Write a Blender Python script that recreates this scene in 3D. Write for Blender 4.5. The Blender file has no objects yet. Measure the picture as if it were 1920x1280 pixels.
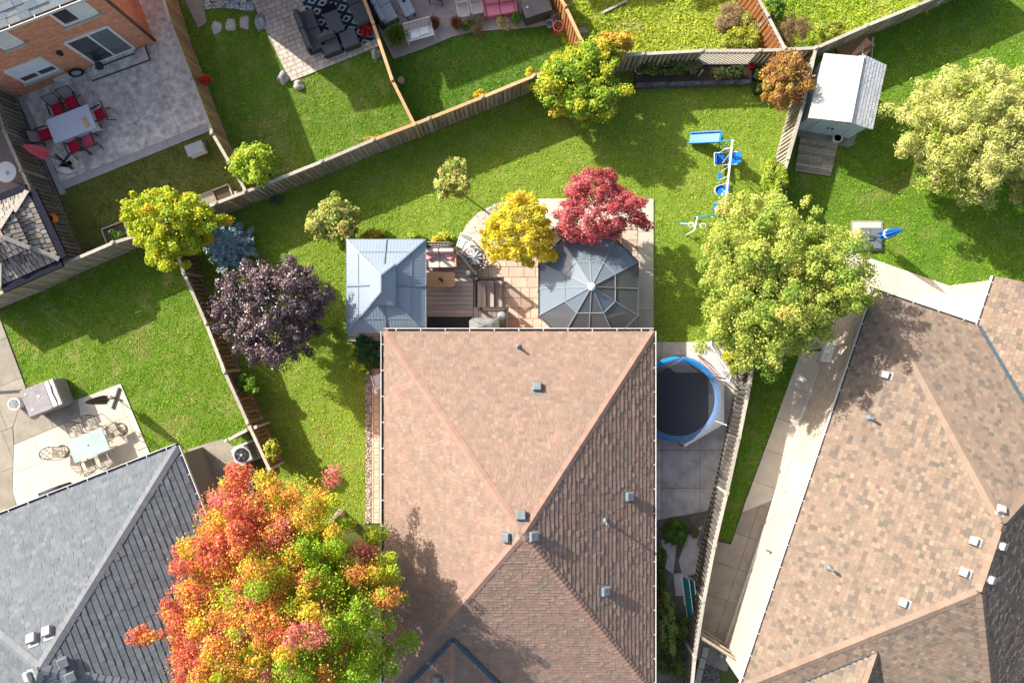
import bpy, bmesh, math, random
import numpy as np
from mathutils import Vector, Matrix, Quaternion

# ---------------------------------------------------------------- camera, sky, sun, exposure
SC = bpy.context.scene
COL = SC.collection
H = 32.0          # height of the drone above the lawns, metres
S = 42.0          # photograph pixels per metre at ground level
SUN_ELEV = math.radians(31.5)
SUN_DIR = Vector((0.80 * math.cos(SUN_ELEV), -0.60 * math.cos(SUN_ELEV), -math.sin(SUN_ELEV)))   # the way the light travels

cam_d = bpy.data.cameras.new("camera")
cam = bpy.data.objects.new("camera", cam_d)
COL.objects.link(cam)
cam.location = (0, 0, H)
cam.rotation_euler = (0, 0, 0)
cam_d.sensor_width = 36.0
cam_d.lens = 36.0 * H / (1920.0 / S)
cam_d.clip_start = 0.1
cam_d.clip_end = 2000.0
SC.camera = cam

world = bpy.data.worlds.new("World")
SC.world = world
world.use_nodes = True
wn = world.node_tree.nodes
wl = world.node_tree.links
wn.clear()
wo = wn.new("ShaderNodeOutputWorld")
wb = wn.new("ShaderNodeBackground")
sky = wn.new("ShaderNodeTexSky")
sky.sky_type = 'NISHITA'
sky.sun_disc = False
sky.sun_elevation = SUN_ELEV
sky.sun_rotation = math.atan2(-0.80, 0.60)
sky.air_density = 1.0
sky.dust_density = 4.0
sky.ozone_density = 0.3
wb.inputs[1].default_value = 0.125
wl.new(sky.outputs[0], wb.inputs[0])
wl.new(wb.outputs[0], wo.inputs[0])

sun_d = bpy.data.lights.new("sun", 'SUN')
sun_d.energy = 5.0
sun_d.angle = math.radians(0.5)
sun_d.color = (1.0, 0.94, 0.85)
sun = bpy.data.objects.new("sun", sun_d)
COL.objects.link(sun)
sun.location = (-30, 25, 40)
sun.rotation_euler = SUN_DIR.to_track_quat('-Z', 'Y').to_euler()

SC.view_settings.view_transform = 'Standard'
SC.view_settings.look = 'None'
SC.view_settings.gamma = 1.0
SC.view_settings.use_curve_mapping = False
SC.view_settings.exposure = 1.0
SC.render.engine = 'CYCLES'
SC.cycles.max_bounces = 6
SC.cycles.transparent_max_bounces = 12

# ---------------------------------------------------------------- helpers
R = random.Random(7)
NR = np.random.default_rng(7)

def P(px, py, z=0.0):
    """the world point at height z that the photograph shows at pixel (px, py)"""
    f = (H - z) / H / S
    return Vector(((px - 960) * f, (640 - py) * f, z))

KIDS = {}

def tag(o, label=None, cat=None, group=None, kind=None):
    if label: o["label"] = label
    if cat: o["category"] = cat
    if group: o["group"] = group
    if kind: o["kind"] = kind
    return o

def link(o, parent=None):
    COL.objects.link(o)
    if parent is not None:
        o.parent = parent
        KIDS.setdefault(parent.name, []).append(o)
    return o

def thing(name, label, cat, loc=(0, 0, 0), rz=0.0, group=None, s=1.0):
    o = bpy.data.objects.new(name, None)
    o.empty_display_size = 0.2
    link(o)
    o.location = loc
    o.rotation_euler = (0, 0, rz)
    o.scale = (s, s, s)
    return tag(o, label, cat, group)

def dup(root, loc, rz=0.0, label=None, parent=None, s=None):
    c = root.copy()
    link(c, parent)
    if parent is None:
        c.location = loc
        c.rotation_euler = (0, 0, rz)
        if s: c.scale = (s, s, s)
        if label: c["label"] = label
    for k in KIDS.get(root.name, []):
        dup(k, None, parent=c)
    return c

class MB:
    """collects shapes and links them as ONE mesh object"""
    def __init__(s, o=(0, 0, 0)):
        s.v = []; s.f = []; s.mi = []; s.o = Vector(o); s.tint = []
    def add(s, vs, fs, mi=0, tint=0.0):
        b = len(s.v)
        s.v += [Vector(v) - s.o for v in vs]
        for f in fs:
            s.f.append([b + i for i in f]); s.mi.append(mi); s.tint.append(tint)
        return s
    def box(s, c, size, rz=0.0, mi=0, rx=0.0, ry=0.0, tint=0.0, M=None):
        hx, hy, hz = size[0] / 2, size[1] / 2, size[2] / 2
        M = M or (Matrix.Rotation(rz, 3, 'Z') @ Matrix.Rotation(ry, 3, 'Y') @ Matrix.Rotation(rx, 3, 'X'))
        c = Vector(c)
        vs = [c + M @ Vector((x, y, z)) for z in (-hz, hz) for x, y in ((-hx, -hy), (hx, -hy), (hx, hy), (-hx, hy))]
        return s.add(vs, [(3, 2, 1, 0), (4, 5, 6, 7), (0, 1, 5, 4), (1, 2, 6, 5), (2, 3, 7, 6), (3, 0, 4, 7)], mi, tint)
    def bar(s, a, b, w, h, mi=0, up=(0, 0, 1), tint=0.0):
        """a bar of section w x h from a to b"""
        a = Vector(a); b = Vector(b); d = b - a; L = d.length
        if L < 1e-6: return s
        d.normalize(); u = Vector(up)
        if abs(d.dot(u)) > 0.98: u = Vector((1, 0, 0))
        y = u.cross(d).normalized(); z = d.cross(y)
        M = Matrix((d, y, z)).transposed()
        return s.box((a + b) / 2, (L, w, h), mi=mi, M=M, tint=tint)
    def prism(s, pts, z0, z1, mi=0, tint=0.0):
        n = len(pts); pts = [Vector((p[0], p[1], 0)) for p in pts]
        A = sum(pts[i].x * pts[(i + 1) % n].y - pts[(i + 1) % n].x * pts[i].y for i in range(n))
        if A < 0: pts.reverse()
        vs = [(p.x, p.y, z0) for p in pts] + [(p.x, p.y, z1) for p in pts]
        fs = [tuple(range(n - 1, -1, -1)), tuple(range(n, 2 * n))] + [(i, (i + 1) % n, n + (i + 1) % n, n + i) for i in range(n)]
        return s.add(vs, fs, mi, tint)
    def tube(s, pts, r, n=6, mi=0, caps=True, r1=None):
        pts = [Vector(p) for p in pts]; m = len(pts); rings = []
        prev = None
        for i, p in enumerate(pts):
            d = (pts[min(i + 1, m - 1)] - pts[max(i - 1, 0)]).normalized()
            u = Vector((0, 0, 1)) if abs(d.z) < 0.95 else Vector((1, 0, 0))
            if prev is not None:
                x = (prev - d * prev.dot(d))
                x = x.normalized() if x.length > 1e-4 else u.cross(d).normalized()
            else:
                x = u.cross(d).normalized()
            prev = x; y = d.cross(x)
            rr = r if r1 is None else r + (r1 - r) * i / max(1, m - 1)
            rings.append([p + (x * math.cos(2 * math.pi * k / n) + y * math.sin(2 * math.pi * k / n)) * rr for k in range(n)])
        vs = [v for ring in rings for v in ring]; fs = []
        for i in range(m - 1):
            for k in range(n):
                fs.append((i * n + k, i * n + (k + 1) % n, (i + 1) * n + (k + 1) % n, (i + 1) * n + k))
        if caps:
            fs.append(tuple(range(n - 1, -1, -1))); fs.append(tuple((m - 1) * n + k for k in range(n)))
        return s.add(vs, fs, mi)
    def lathe(s, prof, c=(0, 0, 0), n=16, mi=0, sx=1.0, sy=1.0, wob=0.0, caps=True):
        c = Vector(c); vs = []; fs = []; m = len(prof)
        for (r, z) in prof:
            for k in range(n):
                a = 2 * math.pi * k / n
                q = 1 + wob * math.sin(a * 5 + z * 9)
                vs.append(c + Vector((r * q * sx * math.cos(a), r * q * sy * math.sin(a), z)))
        for i in range(m - 1):
            for k in range(n):
                fs.append((i * n + k, i * n + (k + 1) % n, (i + 1) * n + (k + 1) % n, (i + 1) * n + k))
        if caps: fs.append(tuple(range(n - 1, -1, -1))); fs.append(tuple((m - 1) * n + k for k in range(n)))
        return s.add(vs, fs, mi)
    def quad(s, a, b, c, d, mi=0, tint=0.0):
        return s.add([a, b, c, d], [(0, 1, 2, 3)], mi, tint)
    def build(s, name, mats, parent=None, bevel=0.0, seg=1, smooth=False):
        me = bpy.data.meshes.new(name)
        me.from_pydata([tuple(v) for v in s.v], [], s.f)
        if not isinstance(mats, (list, tuple)): mats = [mats]
        for m in mats: me.materials.append(m)
        if len(mats) > 1: me.polygons.foreach_set("material_index", s.mi)
        if any(s.tint):
            at = me.attributes.new("tint", 'FLOAT', 'FACE'); at.data.foreach_set("value", s.tint)
        if bevel > 0:
            bm = bmesh.new(); bm.from_mesh(me)
            bmesh.ops.remove_doubles(bm, verts=bm.verts, dist=1e-5)
            bmesh.ops.bevel(bm, geom=list(bm.edges), offset=bevel, segments=seg, affect='EDGES', profile=0.6, clamp_overlap=True)
            bm.to_mesh(me); bm.free()
        if smooth:
            me.polygons.foreach_set("use_smooth", [True] * len(me.polygons))
        me.update()
        o = bpy.data.objects.new(name, me)
        return link(o, parent)

def single(name, mb, mats, label, cat, loc=(0, 0, 0), rz=0.0, group=None, kind=None, **kw):
    """a thing that is one mesh"""
    o = mb.build(name, mats, **kw)
    o.location = loc; o.rotation_euler = (0, 0, rz)
    return tag(o, label, cat, group, kind)

# ---------------------------------------------------------------- materials
MATS = {}

def nd(nt, t, **kw):
    n = nt.nodes.new(t)
    for k, v in kw.items(): setattr(n, k, v)
    return n

def mat(name, c1, c2=None, ns=3.0, rough=0.7, rnd=0.0, bump=0.0, bs=40.0, metal=0.0, spec=0.22, stretch=(1, 1, 1), palette=None, dirt=0.0, dirt_c=(0.05, 0.045, 0.04), dirt_s=0.6, sheen=0.0, local=False):
    if name in MATS: return MATS[name]
    m = bpy.data.materials.new(name); m.use_nodes = True
    nt = m.node_tree; L = nt.links; nt.nodes.clear()
    out = nd(nt, "ShaderNodeOutputMaterial"); b = nd(nt, "ShaderNodeBsdfPrincipled")
    L.new(b.outputs[0], out.inputs[0])
    b.inputs["Roughness"].default_value = rough
    b.inputs["Metallic"].default_value = metal
    b.inputs["Specular IOR Level"].default_value = spec
    if local:
        src = nd(nt, "ShaderNodeTexCoord").outputs["Object"]
    else:
        src = nd(nt, "ShaderNodeNewGeometry").outputs["Position"]
    mp = nd(nt, "ShaderNodeMapping"); mp.inputs["Scale"].default_value = stretch
    L.new(src, mp.inputs[0])
    c2 = c2 or tuple(min(1, x * 0.8) for x in c1)
    n1 = nd(nt, "ShaderNodeTexNoise"); n1.inputs["Scale"].default_value = ns; n1.inputs["Detail"].default_value = 6; n1.inputs["Roughness"].default_value = 0.65
    L.new(mp.outputs[0], n1.inputs["Vector"])
    rp = nd(nt, "ShaderNodeValToRGB"); rp.color_ramp.elements[0].position = 0.35; rp.color_ramp.elements[1].position = 0.65
    rp.color_ramp.elements[0].color = (*c1, 1); rp.color_ramp.elements[1].color = (*c2, 1)
    L.new(n1.outputs[0], rp.inputs[0])
    col = rp.outputs[0]
    if rnd or palette:
        oi = nd(nt, "ShaderNodeObjectInfo"); at = nd(nt, "ShaderNodeAttribute"); at.attribute_name = "tint"
        ad = nd(nt, "ShaderNodeMath", operation='ADD'); fr = nd(nt, "ShaderNodeMath", operation='FRACT')
        L.new(oi.outputs["Random"], ad.inputs[0]); L.new(at.outputs["Fac"], ad.inputs[1]); L.new(ad.outputs[0], fr.inputs[0])
        fac = fr.outputs[0]
        if palette:
            pr = nd(nt, "ShaderNodeValToRGB"); pr.color_ramp.interpolation = 'CONSTANT'
            els = pr.color_ramp.elements
            while len(els) < len(palette): els.new(0.5)
            acc = 0.0; tot = sum(w for _, w in palette)
            for e, (c, w) in zip(els, palette):
                e.position = acc / tot; e.color = (*c, 1); acc += w
            L.new(fac, pr.inputs[0])
            mx = nd(nt, "ShaderNodeMix", data_type='RGBA', blend_type='MULTIPLY'); mx.inputs[0].default_value = 1.0
            L.new(pr.outputs[0], mx.inputs[6]); L.new(col, mx.inputs[7]); col = mx.outputs[2]
        if rnd:
            w = nd(nt, "ShaderNodeMath", operation='MULTIPLY'); w.inputs[1].default_value = 7.31
            f2 = nd(nt, "ShaderNodeMath", operation='FRACT'); mr = nd(nt, "ShaderNodeMapRange")
            mr.inputs[3].default_value = 1 - rnd; mr.inputs[4].default_value = 1 + rnd
            hs = nd(nt, "ShaderNodeHueSaturation")
            L.new(fac, w.inputs[0]); L.new(w.outputs[0], f2.inputs[0]); L.new(f2.outputs[0], mr.inputs[0])
            L.new(mr.outputs[0], hs.inputs["Value"]); L.new(col, hs.inputs["Color"]); col = hs.outputs[0]
    if dirt:
        n3 = nd(nt, "ShaderNodeTexNoise"); n3.inputs["Scale"].default_value = dirt_s; n3.inputs["Detail"].default_value = 8; n3.inputs["Roughness"].default_value = 0.7
        L.new(src, n3.inputs["Vector"])
        r3 = nd(nt, "ShaderNodeMapRange"); r3.inputs[1].default_value = 0.5; r3.inputs[2].default_value = 0.72; r3.inputs[4].default_value = dirt
        L.new(n3.outputs[0], r3.inputs[0])
        m3 = nd(nt, "ShaderNodeMix", data_type='RGBA'); m3.inputs[7].default_value = (*dirt_c, 1)
        L.new(r3.outputs[0], m3.inputs[0]); L.new(col, m3.inputs[6]); col = m3.outputs[2]
    L.new(col, b.inputs["Base Color"])
    if bump:
        n2 = nd(nt, "ShaderNodeTexNoise"); n2.inputs["Scale"].default_value = bs; n2.inputs["Detail"].default_value = 4
        L.new(mp.outputs[0], n2.inputs["Vector"])
        bp = nd(nt, "ShaderNodeBump"); bp.inputs["Strength"].default_value = bump; bp.inputs["Distance"].default_value = 0.02
        L.new(n2.outputs[0], bp.inputs["Height"]); L.new(bp.outputs[0], b.inputs["Normal"])
    MATS[name] = m
    return m

def leaf_mat(name, rough=0.5, trans=0.35, spec=0.3):
    if name in MATS: return MATS[name]
    m = bpy.data.materials.new(name); m.use_nodes = True
    nt = m.node_tree; L = nt.links; nt.nodes.clear()
    out = nd(nt, "ShaderNodeOutputMaterial"); b = nd(nt, "ShaderNodeBsdfPrincipled"); t = nd(nt, "ShaderNodeBsdfTranslucent")
    at = nd(nt, "ShaderNodeAttribute"); at.attribute_name = "col"; mx = nd(nt, "ShaderNodeMixShader"); mx.inputs[0].default_value = trans
    b.inputs["Roughness"].default_value = rough; b.inputs["Specular IOR Level"].default_value = spec
    L.new(at.outputs["Color"], b.inputs["Base Color"]); L.new(at.outputs["Color"], t.inputs[0])
    L.new(b.outputs[0], mx.inputs[1]); L.new(t.outputs[0], mx.inputs[2]); L.new(mx.outputs[0], out.inputs[0])
    MATS[name] = m
    return m

def glass_mat(name, tint, body=0.3, bodyc=(0.2, 0.25, 0.3), rough=0.05, fres=1.5):
    """tinted pane: part see-through, part milky body, with a real reflection"""
    m = bpy.data.materials.new(name); m.use_nodes = True
    nt = m.node_tree; L = nt.links; nt.nodes.clear()
    out = nd(nt, "ShaderNodeOutputMaterial"); tr = nd(nt, "ShaderNodeBsdfTransparent"); df = nd(nt, "ShaderNodeBsdfDiffuse"); gl = nd(nt, "ShaderNodeBsdfGlossy")
    tr.inputs[0].default_value = (*tint, 1); df.inputs[0].default_value = (*bodyc, 1); gl.inputs["Roughness"].default_value = rough
    m1 = nd(nt, "ShaderNodeMixShader"); m1.inputs[0].default_value = body
    fr = nd(nt, "ShaderNodeFresnel"); fr.inputs[0].default_value = fres
    m2 = nd(nt, "ShaderNodeMixShader")
    L.new(tr.outputs[0], m1.inputs[1]); L.new(df.outputs[0], m1.inputs[2]); L.new(fr.outputs[0], m2.inputs[0])
    L.new(m1.outputs[0], m2.inputs[1]); L.new(gl.outputs[0], m2.inputs[2]); L.new(m2.outputs[0], out.inputs[0])
    MATS[name] = m
    return m

def net_mat(name, c, alpha):
    """a fine net, too fine to pick its threads apart"""
    m = bpy.data.materials.new(name); m.use_nodes = True
    nt = m.node_tree; L = nt.links; nt.nodes.clear()
    out = nd(nt, "ShaderNodeOutputMaterial"); tr = nd(nt, "ShaderNodeBsdfTransparent"); df = nd(nt, "ShaderNodeBsdfDiffuse"); df.inputs[0].default_value = (*c, 1)
    mx = nd(nt, "ShaderNodeMixShader"); mx.inputs[0].default_value = alpha
    L.new(tr.outputs[0], mx.inputs[1]); L.new(df.outputs[0], mx.inputs[2]); L.new(mx.outputs[0], out.inputs[0])
    MATS[name] = m
    return m

def rug_mat(name, dark, light):
    m = bpy.data.materials.new(name); m.use_nodes = True
    nt = m.node_tree; L = nt.links; nt.nodes.clear()
    out = nd(nt, "ShaderNodeOutputMaterial"); b = nd(nt, "ShaderNodeBsdfPrincipled"); b.inputs["Roughness"].default_value = 0.9
    tc = nd(nt, "ShaderNodeTexCoord"); sp = nd(nt, "ShaderNodeSeparateXYZ"); L.new(tc.outputs["Object"], sp.inputs[0])
    def M(op, a, b_=None):
        n = nd(nt, "ShaderNodeMath", operation=op)
        for i, x in enumerate((a, b_)):
            if x is None: continue
            if isinstance(x, (int, float)): n.inputs[i].default_value = x
            else: L.new(x, n.inputs[i])
        return n.outputs[0]
    def tri(v, per): return M('ABSOLUTE', M('SUBTRACT', M('FRACT', M('DIVIDE', v, per)), 0.5))
    d = M('ADD', tri(sp.outputs[0], 0.52), tri(sp.outputs[1], 0.74))     # 0 at diamond centres, 1 at corners
    k = M('FRACT', M('MULTIPLY', d, 2.0))
    band = M('LESS_THAN', M('ABSOLUTE', M('SUBTRACT', k, 0.5)), 0.16)
    mx = nd(nt, "ShaderNodeMix", data_type='RGBA'); mx.inputs[6].default_value = (*dark, 1); mx.inputs[7].default_value = (*light, 1)
    L.new(band, mx.inputs[0]); L.new(mx.outputs[2], b.inputs["Base Color"]); L.new(b.outputs[0], out.inputs[0])
    MATS[name] = m
    return m

wood_tan = mat("wood_tan", (0.58, 0.37, 0.17), (0.46, 0.29, 0.13), ns=6, rnd=0.22, stretch=(1, 1, 0.12), rough=0.8)
wood_orange = mat("wood_orange", (0.40, 0.17, 0.06), (0.30, 0.12, 0.045), ns=6, rnd=0.2, stretch=(1, 1, 0.12), rough=0.75)
wood_rail = mat("wood_rail", (0.55, 0.33, 0.17), (0.45, 0.26, 0.13), ns=5, rnd=0.1, rough=0.8)
wood_grey = mat("wood_grey", (0.38, 0.33, 0.26), (0.26, 0.225, 0.175), ns=8, rnd=0.28, stretch=(1, 1, 0.1), rough=0.85)
wood_greylit = mat("wood_greylit", (0.42, 0.39, 0.33), (0.33, 0.30, 0.25), ns=8, rnd=0.15, rough=0.85)
wood_brown = mat("wood_brown", (0.24, 0.16, 0.085), (0.17, 0.11, 0.06), ns=8, rnd=0.25, stretch=(1, 1, 0.1), rough=0.85)
wood_dark = mat("wood_dark", (0.20, 0.175, 0.15), (0.13, 0.115, 0.10), ns=8, rnd=0.25, stretch=(1, 1, 0.1), rough=0.85)
wood_dark_shaded = mat("wood_dark_shaded", (0.12, 0.11, 0.10), (0.07, 0.065, 0.06), ns=8, rnd=0.25, stretch=(1, 1, 0.1), rough=0.9)  # dark grey wood, darkened further for the house shade over that fence
white_paint = mat("white_paint", (0.80, 0.79, 0.76), (0.74, 0.73, 0.70), ns=8, rough=0.45)
white_plastic = mat("white_plastic", (0.78, 0.78, 0.77), (0.70, 0.71, 0.71), ns=10, rough=0.4)
black_metal = mat("black_metal", (0.018, 0.018, 0.02), (0.03, 0.03, 0.03), ns=10, rough=0.4)
dark_metal = mat("dark_metal", (0.07, 0.072, 0.075), (0.05, 0.052, 0.055), ns=8, rough=0.45)
black_hole = mat("black_hole", (0.008, 0.008, 0.01), rough=0.9)
soil = mat("soil", (0.055, 0.04, 0.03), (0.10, 0.08, 0.055), ns=9, rough=0.95, bump=0.6, bs=30)
bark = mat("bark", (0.13, 0.105, 0.085), (0.08, 0.065, 0.05), ns=14, rough=0.9, bump=0.5, stretch=(1, 1, 0.3))
bark_pale = mat("bark_pale", (0.34, 0.29, 0.24), (0.24, 0.20, 0.17), ns=14, rough=0.9)
LEAF = leaf_mat("leaf", trans=0.42)
LEAF_GLOSSY = leaf_mat("leaf_glossy", rough=0.36, trans=0.12, spec=0.6)
NEEDLE = leaf_mat("needle", rough=0.7, trans=0.1)
BLADE = leaf_mat("blade", rough=0.6, trans=0.4, spec=0.2)

# ---------------------------------------------------------------- fast meshes for leaves, blades and pebbles
def raw_mesh(name, co, nper, col, m, parent=None):
    """co: (N*nper, 3) corners of N separate faces of nper corners, col: (N, 3)"""
    n = len(co) // nper
    me = bpy.data.meshes.new(name)
    me.vertices.add(len(co)); me.vertices.foreach_set("co", np.ascontiguousarray(co, dtype=np.float32).ravel())
    me.loops.add(len(co)); me.loops.foreach_set("vertex_index", np.arange(len(co), dtype=np.int32))
    me.polygons.add(n); me.polygons.foreach_set("loop_start", np.arange(0, len(co), nper, dtype=np.int32))
    me.update(calc_edges=True)
    at = me.attributes.new("col", 'FLOAT_COLOR', 'POINT')
    c = np.ones((len(co), 4), dtype=np.float32); c[:, :3] = np.repeat(col, nper, axis=0)
    at.data.foreach_set("color", c.ravel())
    me.materials.append(m)
    o = bpy.data.objects.new(name, me)
    return link(o, parent)

def unit(a):
    return a / np.maximum(1e-6, np.linalg.norm(a, axis=1, keepdims=True))

def leaf_mesh(name, C, N, size, col, aspect, m, parent=None, T=None):
    n = len(C)
    N = unit(N)
    t = np.cross(N, NR.normal(size=(n, 3))) if T is None else T - N * np.sum(T * N, axis=1, keepdims=True)
    t = unit(t); b = np.cross(N, t)
    L = size[:, None] * 0.5; W = L * aspect
    fold = N * L * 0.25
    co = np.stack([C - t * L, C + b * W + fold, C + t * L, C - b * W + fold], axis=1).reshape(-1, 3)
    return raw_mesh(name, co, 4, np.clip(col, 0, 1), m, parent)

def inside(poly, x, y):
    r = np.zeros(len(x), bool); n = len(poly)
    for i in range(n):
        x0, y0 = poly[i][0], poly[i][1]; x1, y1 = poly[(i + 1) % n][0], poly[(i + 1) % n][1]
        if y0 == y1: continue
        c = ((y0 > y) != (y1 > y)) & (x < (x1 - x0) * (y - y0) / (y1 - y0) + x0)
        r ^= c
    return r

def vnoise(x, y, seed, scale):
    g = np.random.default_rng(seed); v = np.zeros_like(x)
    for k in range(9):
        a = g.uniform(0, 2 * np.pi); f = scale * g.uniform(0.5, 2.2); ph = g.uniform(0, 6.28)
        v += np.sin((x * np.cos(a) + y * np.sin(a)) * f + ph)
    return v / 3.0

# ---------------------------------------------------------------- trees and shrubs
def canopy(parent, name, px, py, zc, r, seed, palette, nleaf, leaf=0.13, aspect=0.8, nclump=40, clump=0.33, m=None, up=0.6, fn=None, shape=1.0, low=-0.55, jit=0.15, base=None, stuff=True, lo_r=0.5, mixin=0.08, blend=0.0):
    """foliage as many leaf-sized faces gathered in clumps over an uneven crown; base = trunk foot (x, y)"""
    g = np.random.default_rng(seed)
    c = np.array(P(px, py, zc)); r = np.array(r, float)
    big = nclump >= 30
    if big: nclump = int(nclump * 1.7); clump = clump * 0.76; leaf = leaf * 0.78; nleaf = int(nleaf * 1.6)
    d = g.normal(size=(nclump * 3, 3)); d = unit(d); d = d[d[:, 2] > low][:nclump]
    k = len(d)
    lob = 1 + 0.13 * np.sin(np.arctan2(d[:, 1], d[:, 0]) * 3 + seed) + 0.12 * np.sin(np.arctan2(d[:, 1], d[:, 0]) * 8 + 2 * seed + d[:, 2] * 3) + np.clip(g.normal(0, 0.05, len(d)), -0.08, 0.06)
    q = g.uniform(lo_r, 1.0, k) ** 0.7 * lob
    cc = d * q[:, None] * r * (1 - clump * 0.55)
    cr = (g.uniform(0.5, 1.3, k) * clump)[:, None] * r * np.array([1, 1, 0.8])
    od = unit(cc / r + g.normal(0, 0.35, (k, 3))); st = np.where(g.uniform(0, 1, k) < 0.2, g.uniform(1.4, 2.0, k), g.uniform(0.9, 1.3, k))
    pal = np.array([p[0] for p in palette]); w = np.array([p[1] for p in palette], float); w /= w.sum()
    ci = g.choice(len(pal), k, p=w)
    if fn is not None: ci = fn(cc / r, ci, g)
    wt = cr[:, 0] ** 2; wt /= wt.sum()
    own = g.choice(k, nleaf, p=wt)
    dl = unit(g.normal(size=(nleaf, 3))); rad = g.uniform(0.15, 1.0, nleaf) ** 0.5
    stray = g.uniform(0, 1, nleaf) < 0.06
    rad = np.where(stray, rad * 1.3, rad)
    dl[:, 2] = np.abs(dl[:, 2]) * np.where(g.uniform(0, 1, nleaf) < 0.72, 1, -1)
    off = dl * rad[:, None] * cr[own] * 0.86
    ax = np.sum(off * od[own], axis=1, keepdims=True)
    off = off + od[own] * ax * (st[own][:, None] - 1) * np.where(ax > 0, 1, 0.4)
    loose = g.uniform(0, 1, nleaf) < (0.14 if big else 0.1)
    q3 = unit(g.normal(size=(nleaf, 3))); q3[:, 2] = np.abs(q3[:, 2]) * np.where(q3[:, 2] > low, 1, -1)
    lob2 = 1 + 0.16 * np.sin(np.arctan2(q3[:, 1], q3[:, 0]) * 3 + seed) + 0.10 * np.sin(np.arctan2(q3[:, 1], q3[:, 0]) * 7 + 2 * seed)
    fill = q3 * (g.uniform(0.2, 0.85, nleaf) ** 0.5 * lob2)[:, None] * r
    C = np.where(loose[:, None], fill, cc[own] + off) + c
    N = dl + np.array([0, 0, up]) + g.normal(size=(nleaf, 3)) * 0.55
    lc = ci[own]
    if fn is not None: lc = np.where(loose, fn(fill / r, g.choice(len(pal), nleaf, p=w), g), lc)
    li = np.where(g.uniform(0, 1, nleaf) < mixin, g.choice(len(pal), nleaf, p=w), lc)
    if blend: li = np.where((li < 5) & (g.uniform(0, 1, nleaf) < blend), np.clip(li + g.choice((-1, 1), nleaf), 0, 4), li)
    col = pal[li] * (1 + g.uniform(-jit, jit, (nleaf, 1))) * (1 + g.uniform(-0.05, 0.05, (nleaf, 3)))
    sz = leaf * g.uniform(0.65, 1.3, nleaf)
    o = leaf_mesh(name, C - np.array(parent.matrix_basis.translation), N, sz, col, aspect, m or LEAF, parent)
    return o, cc + c

def woody(parent, foot, tips, r0, mat_, name="trunk", trunk_h=None, n=7):
    """tapered trunk with limbs reaching into the clumps"""
    mb = MB(parent.location)
    foot = Vector(foot); tips = [Vector(t) for t in tips]
    cz = sum((t for t in tips), Vector()) / len(tips)
    th = trunk_h if trunk_h is not None else max(0.3, cz.z * 0.45)
    fork = Vector((foot.x * 0.6 + cz.x * 0.4, foot.y * 0.6 + cz.y * 0.4, th))
    mb.tube([foot - Vector((0, 0, 0.1)), foot.lerp(fork, 0.5) + Vector((0.03, -0.02, 0)), fork], r0, 8, r1=r0 * 0.7)
    for t in tips:
        mid = fork.lerp(t, 0.5) + Vector((R.uniform(-0.1, 0.1), R.uniform(-0.1, 0.1), 0.12 * (t - fork).length))
        mb.tube([fork, mid, t], r0 * 0.42, n, r1=r0 * 0.08)
    return mb.build(name, mat_, parent)

def tree(name, label, cat, px, py, zc, r, seed, palette, nleaf, foot=None, r0=0.12, group=None, bark_=None, limbs=14, **kw):
    """px, py: where the middle of the crown shows; zc its height; r its radii in metres"""
    c = P(px, py, zc)
    f = Vector((c.x, c.y, 0)) if foot is None else P(*foot)
    t = thing(name, label, cat, f, group=group)
    cr, cl = canopy(t, "crown", px, py, zc, r, seed, palette, nleaf, **kw)
    sel = [cl[i] for i in np.random.default_rng(seed + 1).choice(len(cl), min(limbs, len(cl)), replace=False)]
    woody(t, f, sel, r0, bark_ or bark)
    return t

def plant(name, label, cat, px, py, z, r, seed, palette, nleaf, group=None, leaf=0.08, nstem=5, **kw):
    """a low shrub or flower clump standing at ground pixel (px, py)"""
    f = P(px, py, 0)
    t = thing(name, label, cat, f, group=group)
    kw.setdefault("nclump", 10); kw.setdefault("clump", 0.5)
    cr, cl = canopy(t, "foliage", px, py, z, r, seed, palette, nleaf, leaf=leaf, **kw)
    sel = [cl[i] for i in range(min(nstem, len(cl)))]
    mb = MB(f)
    for q in sel: mb.tube([f + Vector((R.uniform(-.03, .03), R.uniform(-.03, .03), -0.03)), Vector(q)], 0.012, 4, r1=0.005)
    mb.build("stem", bark, t)
    return t
# ---------------------------------------------------------------- ground, lawns, patios
def G(px, py): return P(px, py, 0)
def T(px, py): return P(px, py, 1.8)
def GP(l): return [P(x, y, 0) for x, y in l]

LAWN_SOIL = {}
def lawn_mat(name, a, b, c):
    m = mat(name, a, b, ns=1.6, rough=0.95, bump=0.5, bs=25, dirt=0.55, dirt_c=c, dirt_s=0.9)
    return m

gb = MB(); gb.quad((-400, -400, -0.02), (400, -400, -0.02), (400, 400, -0.02), (-400, 400, -0.02))
tag(gb.build("ground", lawn_mat("ground_mat", (0.06, 0.085, 0.02), (0.09, 0.11, 0.03), (0.13, 0.11, 0.06))), kind="structure")

HARD = []          # ground polygons that carry no grass

def flat(name, pts, z, m, kind="structure", parent=None, z0=None):
    mb = MB(); mb.prism(pts, -0.1 if z0 is None else z0, z)
    o = mb.build(name, m, parent)
    if kind and parent is None: tag(o, kind=kind)
    return o

def clip_half(poly, a, b):
    """keep the part of poly left of a->b"""
    out = []; n = len(poly)
    def sd(p): return (b[0] - a[0]) * (p[1] - a[1]) - (b[1] - a[1]) * (p[0] - a[0])
    for i in range(n):
        p, q = poly[i], poly[(i + 1) % n]; sp, sq = sd(p), sd(q)
        if sp >= 0: out.append(p)
        if (sp > 0 and sq < 0) or (sp < 0 and sq > 0):
            t = sp / (sp - sq); out.append((p[0] + (q[0] - p[0]) * t, p[1] + (q[1] - p[1]) * t))
    return out

def area(p): return 0.5 * sum(p[i][0] * p[(i + 1) % len(p)][1] - p[(i + 1) % len(p)][0] * p[i][1] for i in range(len(p)))

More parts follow.
